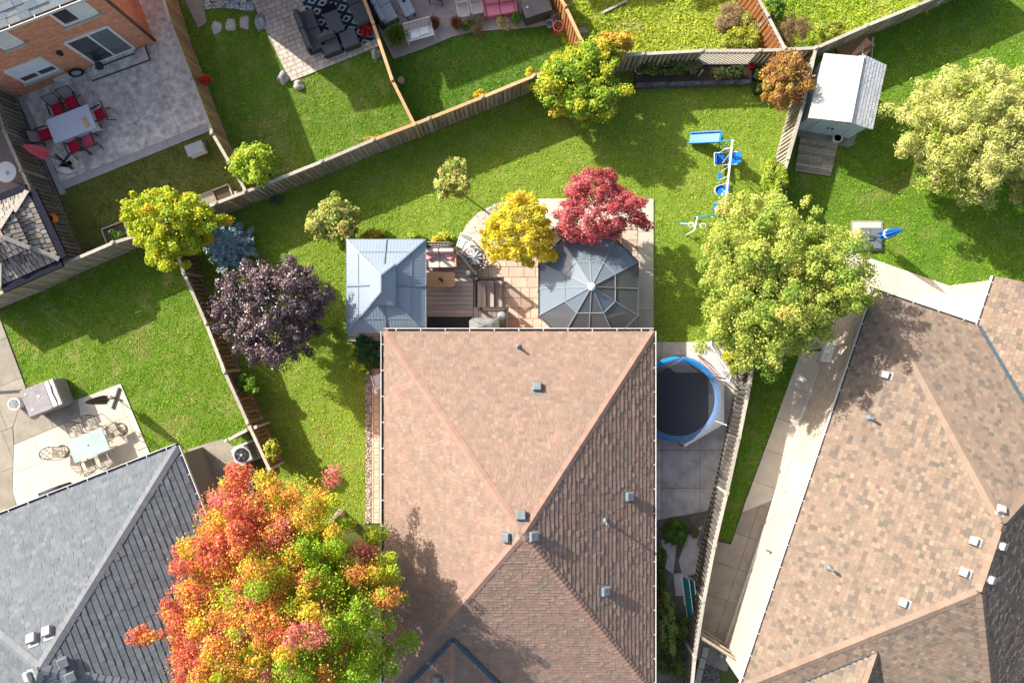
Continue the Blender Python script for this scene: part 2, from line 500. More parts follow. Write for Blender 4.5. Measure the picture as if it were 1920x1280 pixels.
def tiles(parent, name, region, ang, cw, ch, gap, z1, m, limit=300, bond=0.5, wvar=None, seed=1, near=None, proud=0.004):
    """pieces laid in rows over a convex region (world points); each an own part, those past the limit joined"""
    g = random.Random(seed)
    reg = [(p[0], p[1]) for p in region]
    if area(reg) < 0: reg.reverse()
    c, s_ = math.cos(ang), math.sin(ang)
    ux = lambda x, y: (x * c - y * s_, x * s_ + y * c)
    inv = [(p[0] * c + p[1] * s_, -p[0] * s_ + p[1] * c) for p in reg]
    x0 = min(p[0] for p in inv); x1 = max(p[0] for p in inv); y0 = min(p[1] for p in inv); y1 = max(p[1] for p in inv)
    res = []; row = 0; y = y0
    while y < y1:
        x = x0 - (cw * bond if row % 2 else 0)
        while x < x1:
            w = cw if wvar is None else cw * g.choice(wvar)
            cell = [ux(x + gap / 2, y + gap / 2), ux(x + w - gap / 2, y + gap / 2), ux(x + w - gap / 2, y + ch - gap / 2), ux(x + gap / 2, y + ch - gap / 2)]
            box_, cell = cell, list(reg)
            for i in range(4):
                if not cell: break
                cell = clip_half(cell, box_[i], box_[(i + 1) % 4])
            if len(cell) >= 3 and abs(area(cell)) > 0.03 * cw * ch: res.append(cell)
            x += w
        y += ch; row += 1
    if len(res) > limit:
        nc = near or (0, 0)
        res.sort(key=lambda p: (sum(q[0] for q in p) / len(p) - nc[0]) ** 2 + (sum(q[1] for q in p) / len(p) - nc[1]) ** 2)
    po = parent.location
    for cell in res[:limit]:
        mb = MB(po); mb.prism(cell, z1 - 0.03, z1 + g.uniform(-proud, proud)); mb.build(name, m, parent)
    if len(res) > limit:
        mb = MB(po)
        for cell in res[limit:]: mb.prism(cell, z1 - 0.03, z1 + g.uniform(-proud, proud), tint=g.random())
        tag(mb.build(name + "_field", m, parent), kind="stuff")
    return res

def arc_px(cx, cy, r, a0, a1, n):
    return [(cx + r * math.cos(math.radians(a0 + (a1 - a0) * i / n)), cy - r * math.sin(math.radians(a0 + (a1 - a0) * i / n))) for i in range(n + 1)]

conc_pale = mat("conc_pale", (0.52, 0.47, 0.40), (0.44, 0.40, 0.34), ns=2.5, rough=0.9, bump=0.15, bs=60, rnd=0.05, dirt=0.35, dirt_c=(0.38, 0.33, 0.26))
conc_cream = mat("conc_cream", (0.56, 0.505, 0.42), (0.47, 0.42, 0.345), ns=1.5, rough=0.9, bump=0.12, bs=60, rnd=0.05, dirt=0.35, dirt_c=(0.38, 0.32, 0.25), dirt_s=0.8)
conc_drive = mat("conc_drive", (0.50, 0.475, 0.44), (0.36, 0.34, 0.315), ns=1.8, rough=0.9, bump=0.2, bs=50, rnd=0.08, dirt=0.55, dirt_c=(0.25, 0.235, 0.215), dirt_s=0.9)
conc_dull = mat("conc_dull", (0.30, 0.27, 0.22), (0.23, 0.21, 0.17), ns=2.0, rough=0.9, bump=0.2, bs=60, rnd=0.07, dirt=0.4, dirt_c=(0.16, 0.14, 0.11))
stamp_grey = mat("stamp_grey", (0.42, 0.39, 0.36), (0.78, 0.73, 0.68), ns=3.2, rough=0.75, bump=0.25, bs=25, rnd=0.05, dirt=0.75, dirt_c=(0.27, 0.22, 0.185), dirt_s=1.9)
stamp_band = mat("stamp_band", (0.34, 0.33, 0.33), (0.41, 0.40, 0.40), ns=3, rough=0.75, bump=0.2, bs=25)
stamp_mauve = mat("stamp_mauve", (0.44, 0.36, 0.34), (0.34, 0.28, 0.265), ns=1.5, rough=0.8, bump=0.25, bs=25, rnd=0.06, dirt=0.4, dirt_c=(0.17, 0.14, 0.14))
paver_beige = mat("paver_beige", (0.56, 0.48, 0.40), (0.46, 0.40, 0.33), ns=4, rough=0.9, bump=0.3, bs=60, rnd=0.14)
paver_pink = mat("paver_pink", (0.52, 0.41, 0.32), (0.45, 0.34, 0.26), ns=3, rough=0.9, bump=0.25, bs=60, rnd=0.1)
joint_sand = mat("joint_sand", (0.12, 0.10, 0.08), (0.09, 0.075, 0.06), ns=20, rough=1.0)
kerb_speck = mat("kerb_speck", (0.46, 0.45, 0.44), (0.28, 0.27, 0.27), ns=40, rough=0.9)

ANG = math.atan2(98, 251)       # the yards on the left are turned by this much

# stamped patio of the brick house
pa = GP([(36, 170), (20, 130), (230, -90), (292, -90), (322, 20), (402, 243), (116, 358)])
HARD.append(pa)
o = flat("patio", pa, 0.03, joint_sand)
reg = GP([(40, 172), (150, 60), (268, -60), (296, -60), (324, 20), (396, 229), (111, 344)])
tiles(o, "slab", reg, ANG, 1.48, 1.28, 0.01, 0.05, stamp_grey, bond=0.0, seed=3, proud=0.001)
tiles(o, "border_slab", GP([(402, 243), (116, 358), (110.5, 344.5), (396.5, 229.5)]), ANG, 2.6, 2.0, 0.015, 0.052, stamp_band, bond=0, proud=0.001)
mb = MB(); mb.bar(P(40, 183, 0.06), P(120, 365, 0.06), 0.22, 0.24); tag(mb.build("kerb", kerb_speck), kind="structure")

# paver patio behind the second house
pbx = [(462, -20), (545, 154), (712, 87), (665, -20)]
pb = GP(pbx); HARD.append(pb)
o = flat("patio", pb, 0.025, joint_sand)
tiles(o, "paver", pb, ANG, 0.29, 0.21, 0.018, 0.05, paver_beige, bond=0.5, wvar=(0.8, 1.0, 1.25, 0.8), seed=5, near=G(590, 95))
# slab walk and pale gravel beside it
wk = GP([(338, -20), (372, 54), (388, 43), (378, -20)]); HARD.append(wk)
flat("path", wk, 0.04, conc_dull)
gv = GP([(378, -20), (386, 18), (420, 15), (470, 22), (478, 18), (462, -20)]); HARD.append(gv)

# stamped patio of the third house, with its curved edge
pcx = [(672, -20), (738, 112), (800, 90), (848, 70), (885, 61), (930, 57), (962, 56), (1000, 52), (1046, 44), (1030, -20)]
pc = GP(pcx); HARD.append(pc)
o = flat("patio", pc, 0.03, joint_sand)
mesh_regs = [[(672, -20), (738, 112), (800, 90), (760, -20)], [(760, -20), (800, 90), (848, 70), (885, 61), (860, -20)], [(860, -20), (885, 61), (930, 57), (962, 56), (1000, 52), (1046, 44), (1030, -20)]]
for i, q in enumerate(mesh_regs): tiles(o, "slab", GP(q), ANG + 0.72, 1.9, 1.9, 0.018, 0.05, stamp_mauve, bond=0, seed=9, proud=0.001)

# patio of the middle house: pale concrete round a field of pavers
arc = [(1000, 373), (960, 374), (925, 384), (895, 400), (874, 422), (862, 448), (860, 480), (862, 520)]
pm = GP(arc + [(862, 660), (1225, 660), (1225, 373)])
HARD.append(pm)
o = flat("patio", pm, 0.025, joint_sand)
tiles(o, "slab", GP([(1196, 373), (1225, 373), (1225, 655), (1196, 655)]), 0, 0.9, 1.75, 0.015, 0.05, conc_pale, bond=0, proud=0.001)
tiles(o, "slab", GP([(1000, 373), (1195.5, 373), (1195.5, 425), (1000, 425)]), 0, 1.6, 1.3, 0.015, 0.05, conc_pale, bond=0, proud=0.001)
tiles(o, "slab", GP(arc[:-1] + [(905, 470), (1000, 470)]), 0, 1.2, 1.0, 0.015, 0.05, conc_pale, bond=0, proud=0.001, seed=2)
tiles(o, "paver", GP([(905, 470.5), (1195.5, 470.5), (1195.5, 655), (905, 655)]), 0, 0.52, 0.46, 0.02, 0.05, paver_pink, bond=0.5, wvar=(1, 1, 0.75, 1.3), seed=4)
tiles(o, "paver", GP([(1000, 425.5), (1195.5, 425.5), (1195.5, 470), (1000, 470)]), 0, 0.52, 0.46, 0.02, 0.05, paver_pink, bond=0.5, wvar=(1, 1, 0.75, 1.3), seed=6)
tiles(o, "paver", GP([(862, 480.5), (904.5, 470.5), (904.5, 655), (862, 655)]), 0, 0.52, 0.46, 0.02, 0.05, paver_pink, bond=0.5, wvar=(1, 1, 0.75, 1.3), seed=7)

# concrete yard beside the middle house
dr = GP([(1170, 641), (1402, 641), (1392, 700), (1366, 820), (1342, 930), (1334, 955), (1170, 985)])
HARD.append(dr)
o = flat("driveway", dr, 0.02, joint_sand)
tiles(o, "slab", dr, 0, 71 / 42, 71 / 42, 0.018, 0.05, conc_drive, bond=0, seed=8, proud=0.001)
HARD.append(GP([(1170, 980), (1336, 950), (1300, 1300), (1170, 1300)]))
fl = GP([(1170, 984), (1336, 953), (1318, 1090), (1300, 1290), (1170, 1290)])
flat("bare_ground", fl, 0.015, mat("bare_soil", (0.10, 0.09, 0.075), (0.17, 0.155, 0.13), ns=2.2, rough=0.95, bump=0.8, bs=20, dirt=0.7, dirt_c=(0.035, 0.03, 0.022), dirt_s=1.3))
flat("path", GP([(1290, 1000), (1316, 985), (1306, 1075), (1280, 1080), (1272, 1050)]), 0.045, conc_drive)
flat("path", GP([(1240, 1010), (1268, 1020), (1262, 1075), (1240, 1060)]), 0.04, conc_drive)

# side path of pavers and the pebble strip left of the middle house
sp = GP([(697, 690), (735, 690), (735, 980), (697, 980)]); HARD.append(sp)
o = flat("path", sp, 0.025, joint_sand)
tiles(o, "paver", GP([(697.5, 690), (722, 690), (722, 980), (697.5, 980)]), math.pi / 2, 0.32, 0.25, 0.018, 0.05, paver_pink, bond=0.5, seed=11)
ps = GP([(686, 700), (696.5, 698), (696.5, 980), (686, 980)]); HARD.append(ps)

# patio bottom left
pl = GP([(-60, 600), (2, 600), (18, 640), (49, 724), (60, 722), (118, 778), (148, 748), (227, 719), (282, 850), (330, 940), (-60, 1080)])
HARD.append(pl)
o = flat("patio", pl, 0.02, joint_sand)
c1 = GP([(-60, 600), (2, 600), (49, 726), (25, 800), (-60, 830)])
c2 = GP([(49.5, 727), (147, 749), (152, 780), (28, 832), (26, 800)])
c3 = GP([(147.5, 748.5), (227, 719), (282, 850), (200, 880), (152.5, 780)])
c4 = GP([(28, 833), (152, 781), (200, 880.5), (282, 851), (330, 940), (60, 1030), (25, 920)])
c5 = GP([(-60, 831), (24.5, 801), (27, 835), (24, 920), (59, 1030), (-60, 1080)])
for q, mm in ((c1, conc_dull), (c2, conc_dull), (c3, conc_cream), (c4, conc_cream), (c5, conc_dull)):  # duller concrete for the left and upper slabs, cream for the rest
    tiles(o, "slab", q, ANG, 1.9, 1.9, 0.014, 0.05, mm, bond=0, seed=12, proud=0.001)

# patio of the wooden pavilion (upper left edge)
pv = GP([(-60, 130), (28, 158), (150, 470), (-60, 545)]); HARD.append(pv)
flat("patio", pv, 0.04, mat("stamp_rose", (0.30, 0.235, 0.215), (0.23, 0.18, 0.165), ns=2, rough=0.85, bump=0.3, bs=20, dirt=0.4))

# path round the right-hand house
pr1 = GP([(1560, 462), (1590, 470), (1785, 538), (1800, 585), (1700, 640), (1560, 645)])
pr2 = GP([(1545, 560), (1640, 560), (1560, 650), (1500, 660), (1515, 600)])
pr3 = GP([(1500, 660.5), (1570, 650), (1360, 1260), (1300, 1230), (1340, 1012), (1370, 1020), (1390, 960), (1440, 825)])
o = flat("path", GP([(1560, 462), (1590, 470), (1785, 538), (1800, 590), (1700, 660), (1570, 655), (1360, 1260), (1300, 1235), (1340, 1010), (1370, 1019), (1390, 960), (1440, 825), (1500, 658), (1520, 590)]), 0.02, joint_sand)
HARD.append(GP([(1560, 462), (1590, 470), (1785, 538), (1800, 590), (1700, 660), (1570, 655), (1360, 1260), (1300, 1235), (1340, 1010), (1370, 1019), (1390, 960), (1440, 825), (1500, 658), (1520, 590)]))
A2 = math.atan2(-0.32, 0.947)
tiles(o, "slab", pr1, A2, 1.6, 2.2, 0.014, 0.05, conc_cream, bond=0, seed=13, proud=0.001)
tiles(o, "slab", GP([(1520, 590), (1559.5, 464), (1559.5, 650), (1500, 659)]), A2, 1.6, 1.7, 0.014, 0.05, conc_cream, bond=0, seed=14, proud=0.001)
for q, mm in (([(1500, 660.5), (1570, 656), (1478, 925), (1390, 960), (1440, 825)], conc_cream), ([(1390, 960.5), (1478, 925.5), (1362, 1258), (1302, 1233), (1341, 1013), (1370, 1020)], conc_dull)):
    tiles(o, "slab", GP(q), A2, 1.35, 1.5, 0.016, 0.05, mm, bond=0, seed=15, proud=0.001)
# pad under the blue parasol
q = GP([(1595, 414), (1654, 414), (1654, 471), (1595, 471)]); HARD.append(q)
o = flat("paving_pad", q, 0.05, conc_dull)
for a, b, c, d in ((1598, 417, 1651, 442), (1598, 442.6, 1651, 468)):
    flat("slab", GP([(a, b), (c, b), (c, d), (a, d)]), 0.065, conc_cream, parent=o, z0=0.03)
# shed pad and boardwalk
q = GP([(1487, 236), (1603, 262), (1597, 275), (1590, 276), (1484, 253)]); HARD.append(q)
flat("paving_pad", GP([(1484, 232), (1606, 255), (1597, 275), (1590, 277), (1484, 254)]), 0.09, conc_dull)
mulch_bed = GP([(1186, 104), (1415, 100), (1412, 150), (1190, 152)]); HARD.append(mulch_bed)

# ---------------------------------------------------------------- lawns
def lawn(poly, a, b, dry, blades, hgt=0.036, wid=0.034, dens=560, seed=1, dryness=0.25, label=None):
    p = [Vector((q[0], q[1], 0)) for q in poly]
    mb = MB(); mb.prism(p, -0.3, 0.0)
    tag(mb.build("lawn", lawn_mat("turf_%d" % seed, a, b, dry)), kind="structure")
    xs = [q.x for q in p]; ys = [q.y for q in p]
    bx = max(min(xs), -23.5), min(max(xs), 23.5), max(min(ys), -15.8), min(max(ys), 15.8)
    n = int((bx[1] - bx[0]) * (bx[3] - bx[2]) * dens)
    x = NR.uniform(bx[0], bx[1], n); y = NR.uniform(bx[2], bx[3], n)
    k = inside([(q.x, q.y) for q in p], x, y)
    for h in HARD: k &= ~inside([(q[0], q[1]) for q in h], x, y)
    # thin, uneven growth
    tu = vnoise(x, y, seed, 9.0)
    k &= NR.uniform(0, 1, n) < 0.75 + 0.3 * tu
    x = x[k]; y = y[k]; n = len(x)
    pat = vnoise(x, y, seed + 50, 1.1); fine = vnoise(x, y, seed + 90, 7.0)
    t = np.clip(0.5 + 0.28 * pat + 0.22 * fine + NR.uniform(-0.18, 0.18, n), 0, 1)[:, None]
    c = np.array(blades[0]) * (1 - t) + np.array(blades[1]) * t
    d = np.clip((vnoise(x, y, seed + 20, 0.8) + 0.6 * vnoise(x, y, seed + 21, 3.0) - 1.4 + dryness) * 1.8, 0, 0.6)[:, None]
    c = c * (1 - d) + np.array(dry) * 1.6 * d
    c *= NR.uniform(0.86, 1.14, (n, 1))
    az = NR.uniform(0, 6.283, n); h = hgt * NR.uniform(0.6, 1.35, n) * (1 + 0.25 * fine); w = wid * NR.uniform(0.6, 1.3, n)
    lx = NR.normal(0, 1.1, n) * h + 0.4 * h * np.cos(pat * 4); ly = NR.normal(0, 1.1, n) * h + 0.4 * h * np.sin(pat * 4)
    co = np.stack([np.stack([x - np.cos(az) * w, y - np.sin(az) * w, np.full(n, -0.005)], 1),
                   np.stack([x + np.cos(az) * w, y + np.sin(az) * w, np.full(n, -0.005)], 1),
                   np.stack([x + lx, y + ly, h], 1)], 1).reshape(-1, 3)
    tag(raw_mesh("grass", co, 3, np.clip(c, 0, 1), BLADE), kind="stuff")

L_MAIN = [T(388, 388), T(1090, 109), T(1207, 101), T(1316, 95), T(1530, 90), T(1507, 193), T(1478, 295), T(1462, 350), T(1416, 635), G(1400, 645), G(1215, 645), G(860, 645), G(700, 640), G(690, 980), G(480, 1000), T(505, 880), T(464, 792), T(401, 640), T(339, 495), T(330, 460)]
lawn(L_MAIN, (0.17, 0.25, 0.03), (0.13, 0.205, 0.022), (0.30, 0.28, 0.09), ((0.27, 0.42, 0.03), (0.46, 0.56, 0.065)), seed=1, dryness=0.25)
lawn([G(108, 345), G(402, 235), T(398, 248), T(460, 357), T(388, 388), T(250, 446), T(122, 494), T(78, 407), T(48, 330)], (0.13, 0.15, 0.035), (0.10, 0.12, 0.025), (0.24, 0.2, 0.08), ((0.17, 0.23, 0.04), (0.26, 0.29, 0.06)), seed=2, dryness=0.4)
lawn([T(290, -90), T(318, 40), T(398, 248), T(460, 357), T(775, 235), T(655, -90)], (0.10, 0.17, 0.02), (0.08, 0.14, 0.015), (0.36, 0.29, 0.13), ((0.16, 0.34, 0.02), (0.31, 0.46, 0.04)), seed=3, dryness=0.45)
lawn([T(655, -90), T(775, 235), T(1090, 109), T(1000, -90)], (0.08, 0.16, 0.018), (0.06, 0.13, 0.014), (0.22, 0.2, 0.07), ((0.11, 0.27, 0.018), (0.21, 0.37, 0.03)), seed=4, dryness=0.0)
lawn([T(1000, -90), T(1090, 109), T(1207, 101), T(1316, 95), T(1472, 91), T(1380, -90)], (0.25, 0.30, 0.04), (0.18, 0.24, 0.03), (0.34, 0.30, 0.10), ((0.36, 0.48, 0.03), (0.54, 0.60, 0.06)), seed=5, hgt=0.075, wid=0.05, dens=330, dryness=0.3)
lawn([T(1380, -90), T(1472, 91), T(1530, 90), T(1625, 48), T(1745, 0), T(1990, -100)], (0.25, 0.30, 0.04), (0.18, 0.24, 0.03), (0.34, 0.30, 0.10), ((0.30, 0.46, 0.025), (0.50, 0.60, 0.05)), seed=6, hgt=0.075, wid=0.05, dens=330, dryness=0.3)
lawn([T(1530, 90), T(1625, 48), T(1745, 0), T(1990, -100), G(2100, -90), G(2100, 580), G(1790, 545), G(1500, 660), G(1372, 1018), T(1341, 1018), T(1388, 820), T(1416, 635), T(1462, 350), T(1478, 295), T(1507, 193)], (0.10, 0.17, 0.018), (0.08, 0.14, 0.014), (0.30, 0.25, 0.09), ((0.145, 0.37, 0.015), (0.27, 0.48, 0.03)), seed=7, dryness=0.3)
lawn([T(-140, 620), T(122, 494), T(250, 446), T(332, 480), T(401, 640), T(464, 792), T(482, 830), G(470, 860), G(200, 960), G(-160, 1000), G(-160, 590)], (0.12, 0.18, 0.018), (0.09, 0.15, 0.014), (0.36, 0.29, 0.13), ((0.15, 0.36, 0.016), (0.29, 0.48, 0.035)), seed=8, dryness=0.4)

def pebbles(name, poly, dens, size, cols, z, seed, parent=None):
    """loose stones lying over a strip of ground"""
    g = np.random.default_rng(seed)
    p = [(q[0], q[1]) for q in poly]; xs = [q[0] for q in p]; ys = [q[1] for q in p]
    n = int((max(xs) - min(xs)) * (max(ys) - min(ys)) * dens)
    x = g.uniform(min(xs), max(xs), n); y = g.uniform(min(ys), max(ys), n); k = inside(p, x, y); x = x[k]; y = y[k]; n = len(x)
    s = size * g.uniform(0.5, 1.4, n); az = g.uniform(0, 6.28, n)
    # each stone: 4 sloping faces to a flat top
    ring = [(np.cos(az + a) * s * (1 if i % 2 else 0.7), np.sin(az + a) * s * (1 if i % 2 else 0.7)) for i, a in enumerate((0, 1.57, 3.14, 4.71))]
    B = [np.stack([x + rx, y + ry, np.full(n, z)], 1) for rx, ry in ring]
    Tt = [np.stack([x + rx * 0.55, y + ry * 0.55, z + s * 0.7], 1) for rx, ry in ring]
    fs = [np.stack([B[i], B[(i + 1) % 4], Tt[(i + 1) % 4], Tt[i]], 1) for i in range(4)] + [np.stack(Tt, 1)]
    co = np.stack(fs, 1).reshape(-1, 3)
    cc = np.array(cols)[g.integers(0, len(cols), n)] * g.uniform(0.8, 1.2, (n, 1))
    flat("gravel_bed", [Vector((q[0], q[1], 0)) for q in poly], z, soil)
    return tag(raw_mesh(name, co, 4, np.repeat(cc, 5, axis=0), LEAF_STONE), kind="stuff")

LEAF_STONE = leaf_mat("stone_col", rough=0.9, trans=0.0)
pebbles("gravel", ps, 900, 0.035, [(0.5, 0.42, 0.36), (0.35, 0.28, 0.25), (0.62, 0.56, 0.5), (0.22, 0.19, 0.18)], 0.02, 3)
pebbles("gravel", gv, 900, 0.03, [(0.7, 0.7, 0.7), (0.6, 0.6, 0.62), (0.8, 0.8, 0.8), (0.4, 0.4, 0.42)], 0.02, 4)
pebbles("gravel", GP([(1313, 1228), (1352, 1205), (1348, 1290), (1290, 1290)]), 1100, 0.028, [(0.2, 0.19, 0.18), (0.32, 0.31, 0.3), (0.12, 0.115, 0.11)], 0.03, 5)
pebbles("gravel", GP([(1256, 1262), (1294, 1240), (1290, 1290), (1250, 1290)]), 1100, 0.028, [(0.2, 0.19, 0.18), (0.32, 0.31, 0.3), (0.12, 0.115, 0.11)], 0.03, 6)

# ---------------------------------------------------------------- houses
def plane_of(poly):
    n = Vector((0, 0, 0))
    for i in range(len(poly)):
        n += poly[i].cross(poly[(i + 1) % len(poly)])
    n.normalize()
    return -n if n.z < 0 else n

def hit(px, py, p0, n):
    """where the view ray of a pixel meets a plane"""
    o = Vector((0, 0, H)); d = P(px, py, 0) - o
    return o + d * ((p0 - o).dot(n) / d.dot(n))

def shingle_cells(poly, expo, tabs, g):
    n = plane_of(poly); e = (poly[1] - poly[0]).normalized(); s = n.cross(e)
    if s.z < 0: e = -e; s = n.cross(e)
    o = poly[0]
    q = [((v - o).dot(e), (v - o).dot(s)) for v in poly]
    bmax = max(v[1] for v in q); bmin = min(v[1] for v in q)
    def span(b):
        xs = []
        for i in range(len(q)):
            (xa, ya), (xb, yb) = q[i], q[(i + 1) % len(q)]
            if (ya > b) != (yb > b): xs.append(xa + (xb - xa) * (b - ya) / (yb - ya))
        return (min(xs), max(xs)) if len(xs) > 1 else None
    out = []; b = bmin
    while b < bmax - expo * 0.4:
        s0 = span(b + 0.01); s1 = span(min(b + expo, bmax - 0.005))
        if s0 and s1:
            lo, hi = max(s0[0], s1[0]), min(s0[1], s1[1])
            x = lo - g.uniform(0, tabs[1])
            while x < hi:
                w = g.uniform(*tabs)
                a0, a1 = max(x, lo), min(x + w, hi)
                if a1 - a0 > 0.03:
                    c = o + e * ((a0 + a1) / 2) + s * b
                    out.append((c, e, s, n, a1 - a0 - 0.006, g.choice((0.014, 0.018, 0.028))))
                x += w
        b += expo
    return out

def shingle_verts(c, e, s, n, w, expo, t, lap=0.97):
    h = w / 2; L = expo * lap; c = c + s * (expo * max(0.0, 1 - lap))
    lo = [c - e * h, c + e * h]
    return [lo[0] + n * t, lo[1] + n * t, lo[1] + s * L + n * 0.003, lo[0] + s * L + n * 0.003, lo[0] - n * 0.01, lo[1] - n * 0.01]

def lay_shingles(roof, house, polys, expo, tabs, m, seed, name="shingle", limit=300, centre=None, margin=200, gap=0.0, thick=0.0, lap=0.97):
    g = random.Random(seed); cells = []
    for p in polys: cells += shingle_cells(p, expo, tabs, g)
    def seen(c):
        f = H / (H - c.z) * S
        x, y = 960 + c.x * f, 640 - c.y * f
        return -margin < x < 1920 + margin and -margin < y < 1280 + margin, (x, y)
    cells = [(c, e, s, n, max(0.04, w - gap), t + thick * g.random()) for c, e, s, n, w, t in cells]
    cells = [(c, seen(c[0])) for c in cells]
    cells = [(c, s[1]) for c, s in cells if s[0]]
    cx = centre or (960, 640)
    cells.sort(key=lambda k: (k[1][0] - cx[0]) ** 2 + (k[1][1] - cx[1]) ** 2)
    base = house.location
    # one mesh for every single shingle, stretched to its width
    mb = MB()
    mb.add(shingle_verts(Vector(), Vector((1, 0, 0)), Vector((0, 1, 0)), Vector((0, 0, 1)), 1.0, expo, 0.014, lap), [(0, 1, 2, 3), (4, 5, 1, 0), (5, 2, 1), (0, 3, 4)])
    me = None
    for (c, e, s, n, w, t), _ in cells[:limit]:
        if me is None:
            o = mb.build(name, m, roof); me = o.data
        else:
            o = link(bpy.data.objects.new(name, me), roof)
        M = Matrix((e * w, s, n)).transposed().to_4x4(); M.translation = c + n * (t - 0.012) - base
        o.matrix_basis = M
    rest = cells[limit:]
    if rest:
        mb = MB(base)
        for (c, e, s, n, w, t), _ in rest:
            mb.add(shingle_verts(c, e, s, n, w, expo, t, lap), [(0, 1, 2, 3), (4, 5, 1, 0), (5, 2, 1), (0, 3, 4)], tint=g.random())
        tag(mb.build(name + "_field", m, roof), kind="stuff")

def ridge_caps(roof, house, a, b, na, nb, m, w=0.16, step=0.2, name="ridge_cap"):
    """bent cap pieces lapped along a hip or ridge from a up to b; na, nb: the normals of the faces on both sides"""
    d = (b - a); L = d.length; d.normalize(); base = house.location
    sa = na.cross(d).normalized(); sb = nb.cross(d).normalized()
    up = (na + nb).normalized()
    if sa.dot(na.cross(Vector((0, 0, 1)))) < -9: sa = -sa
    # side vectors lie in each face and point away from the hip
    sa = sa if sa.dot(nb) < 0 else -sa
    sb = sb if sb.dot(na) < 0 else -sb
    me = None; k = int(L / step)
    for i in range(k):
        if me is None:
            mb = MB(); t0, t1 = 0.034, 0.014; q = step * 1.12
            vs = [sa * w + na * t0, up * (t0 + 0.012), sb * w + nb * t0, sa * w + na * t1 + d * q, up * (t1 + 0.012) + d * q, sb * w + nb * t1 + d * q,
                  sa * w - na * 0.01, sb * w - nb * 0.01, sa * w - na * 0.01 + d * q, sb * w - nb * 0.01 + d * q]
            mb.add(vs, [(0, 1, 4, 3), (1, 2, 5, 4), (6, 7, 2, 1, 0), (0, 3, 8, 6), (2, 7, 9, 5)])
            o = mb.build(name, m, roof); me = o.data
        else:
            o = link(bpy.data.objects.new(name, me), roof)
        o.location = a + d * (i * step) - base

def gutter(house, a, b, out, m_in, n_hang, drop=0.0, w=0.13):
    """open trough along an eave from a to b, out = the way it stands off the roof; bright lip, dark inside, hangers across"""
    base = house.location; out = Vector(out).normalized()
    a = a + Vector((0, 0, -0.03)); b = b + Vector((0, 0, -0.03)); d = (b - a).normalized()
    mb = MB(base)
    mb.bar(a + out * (w - 0.012), b + out * (w - 0.012), 0.028, 0.13)
    o = mb.build("gutter", gutter_white, house)
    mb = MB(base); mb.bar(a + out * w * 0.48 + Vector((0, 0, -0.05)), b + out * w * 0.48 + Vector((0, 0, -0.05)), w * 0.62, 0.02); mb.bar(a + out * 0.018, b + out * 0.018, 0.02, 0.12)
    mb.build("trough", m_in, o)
    L = (b - a).length
    for i in range(n_hang):
        c = a.lerp(b, (i + 0.5) / n_hang)
        mb = MB(base); mb.bar(c + Vector((0, 0, 0.062)), c + out * w + Vector((0, 0, 0.062)), 0.03, 0.012); mb.build("hanger", gutter_white, o)
    return o

vent_white = mat("vent_white", (0.36, 0.36, 0.355), (0.30, 0.30, 0.295), ns=6, rough=0.5, dirt=0.3)
gutter_white = mat("gutter_white", (0.62, 0.61, 0.585), (0.54, 0.53, 0.51), ns=5, rough=0.5)
vent_metal = mat("vent_metal", (0.21, 0.235, 0.26), (0.15, 0.17, 0.19), ns=6, rough=0.4, metal=0.2, dirt=0.3)
def roof_vent(house, p, n, down, m, size=0.37, hgt=0.22):
    """box vent on its flashing plate; down = downhill direction in the roof plane"""
    base = house.location; y = -Vector(down).normalized(); x = y.cross(n).normalized()
    M = Matrix((x, y, n)).transposed(); mb = MB(base)
    mb.box(p + n * 0.02 + y * 0.08, (size * 1.1, size * 1.2, 0.02), M=M)
    h = size / 2; t = h * 0.82
    for (r0, z0, r1, z1) in ((h * 0.7, 0.02, h * 0.7, hgt * 0.5), (h, hgt * 0.45, t, hgt),):
        vs = [p + M @ Vector((sx * r0, sy * r0, z0)) for sx, sy in ((-1, -1), (1, -1), (1, 1), (-1, 1))] + [p + M @ Vector((sx * r1, sy * r1, z1)) for sx, sy in ((-1, -1), (1, -1), (1, 1), (-1, 1))]
        mb.add(vs, [(3, 2, 1, 0), (4, 5, 6, 7), (0, 1, 5, 4), (1, 2, 6, 5), (2, 3, 7, 6), (3, 0, 4, 7)])
    return mb.build("roof_vent", m, house, bevel=0.012)

def roof_pipe(house, p, m, h=0.5, r=0.055, n=None):
    base = house.location; mb = MB(base)
    mb.lathe([(r * 2.6, -0.06), (r * 2.4, 0.02), (r * 1.25, 0.12), (r, 0.13), (r, h), (r * 0.72, h), (r * 0.7, h - 0.15)], p, 12)
    return mb.build("vent_pipe", m, house, smooth=False)

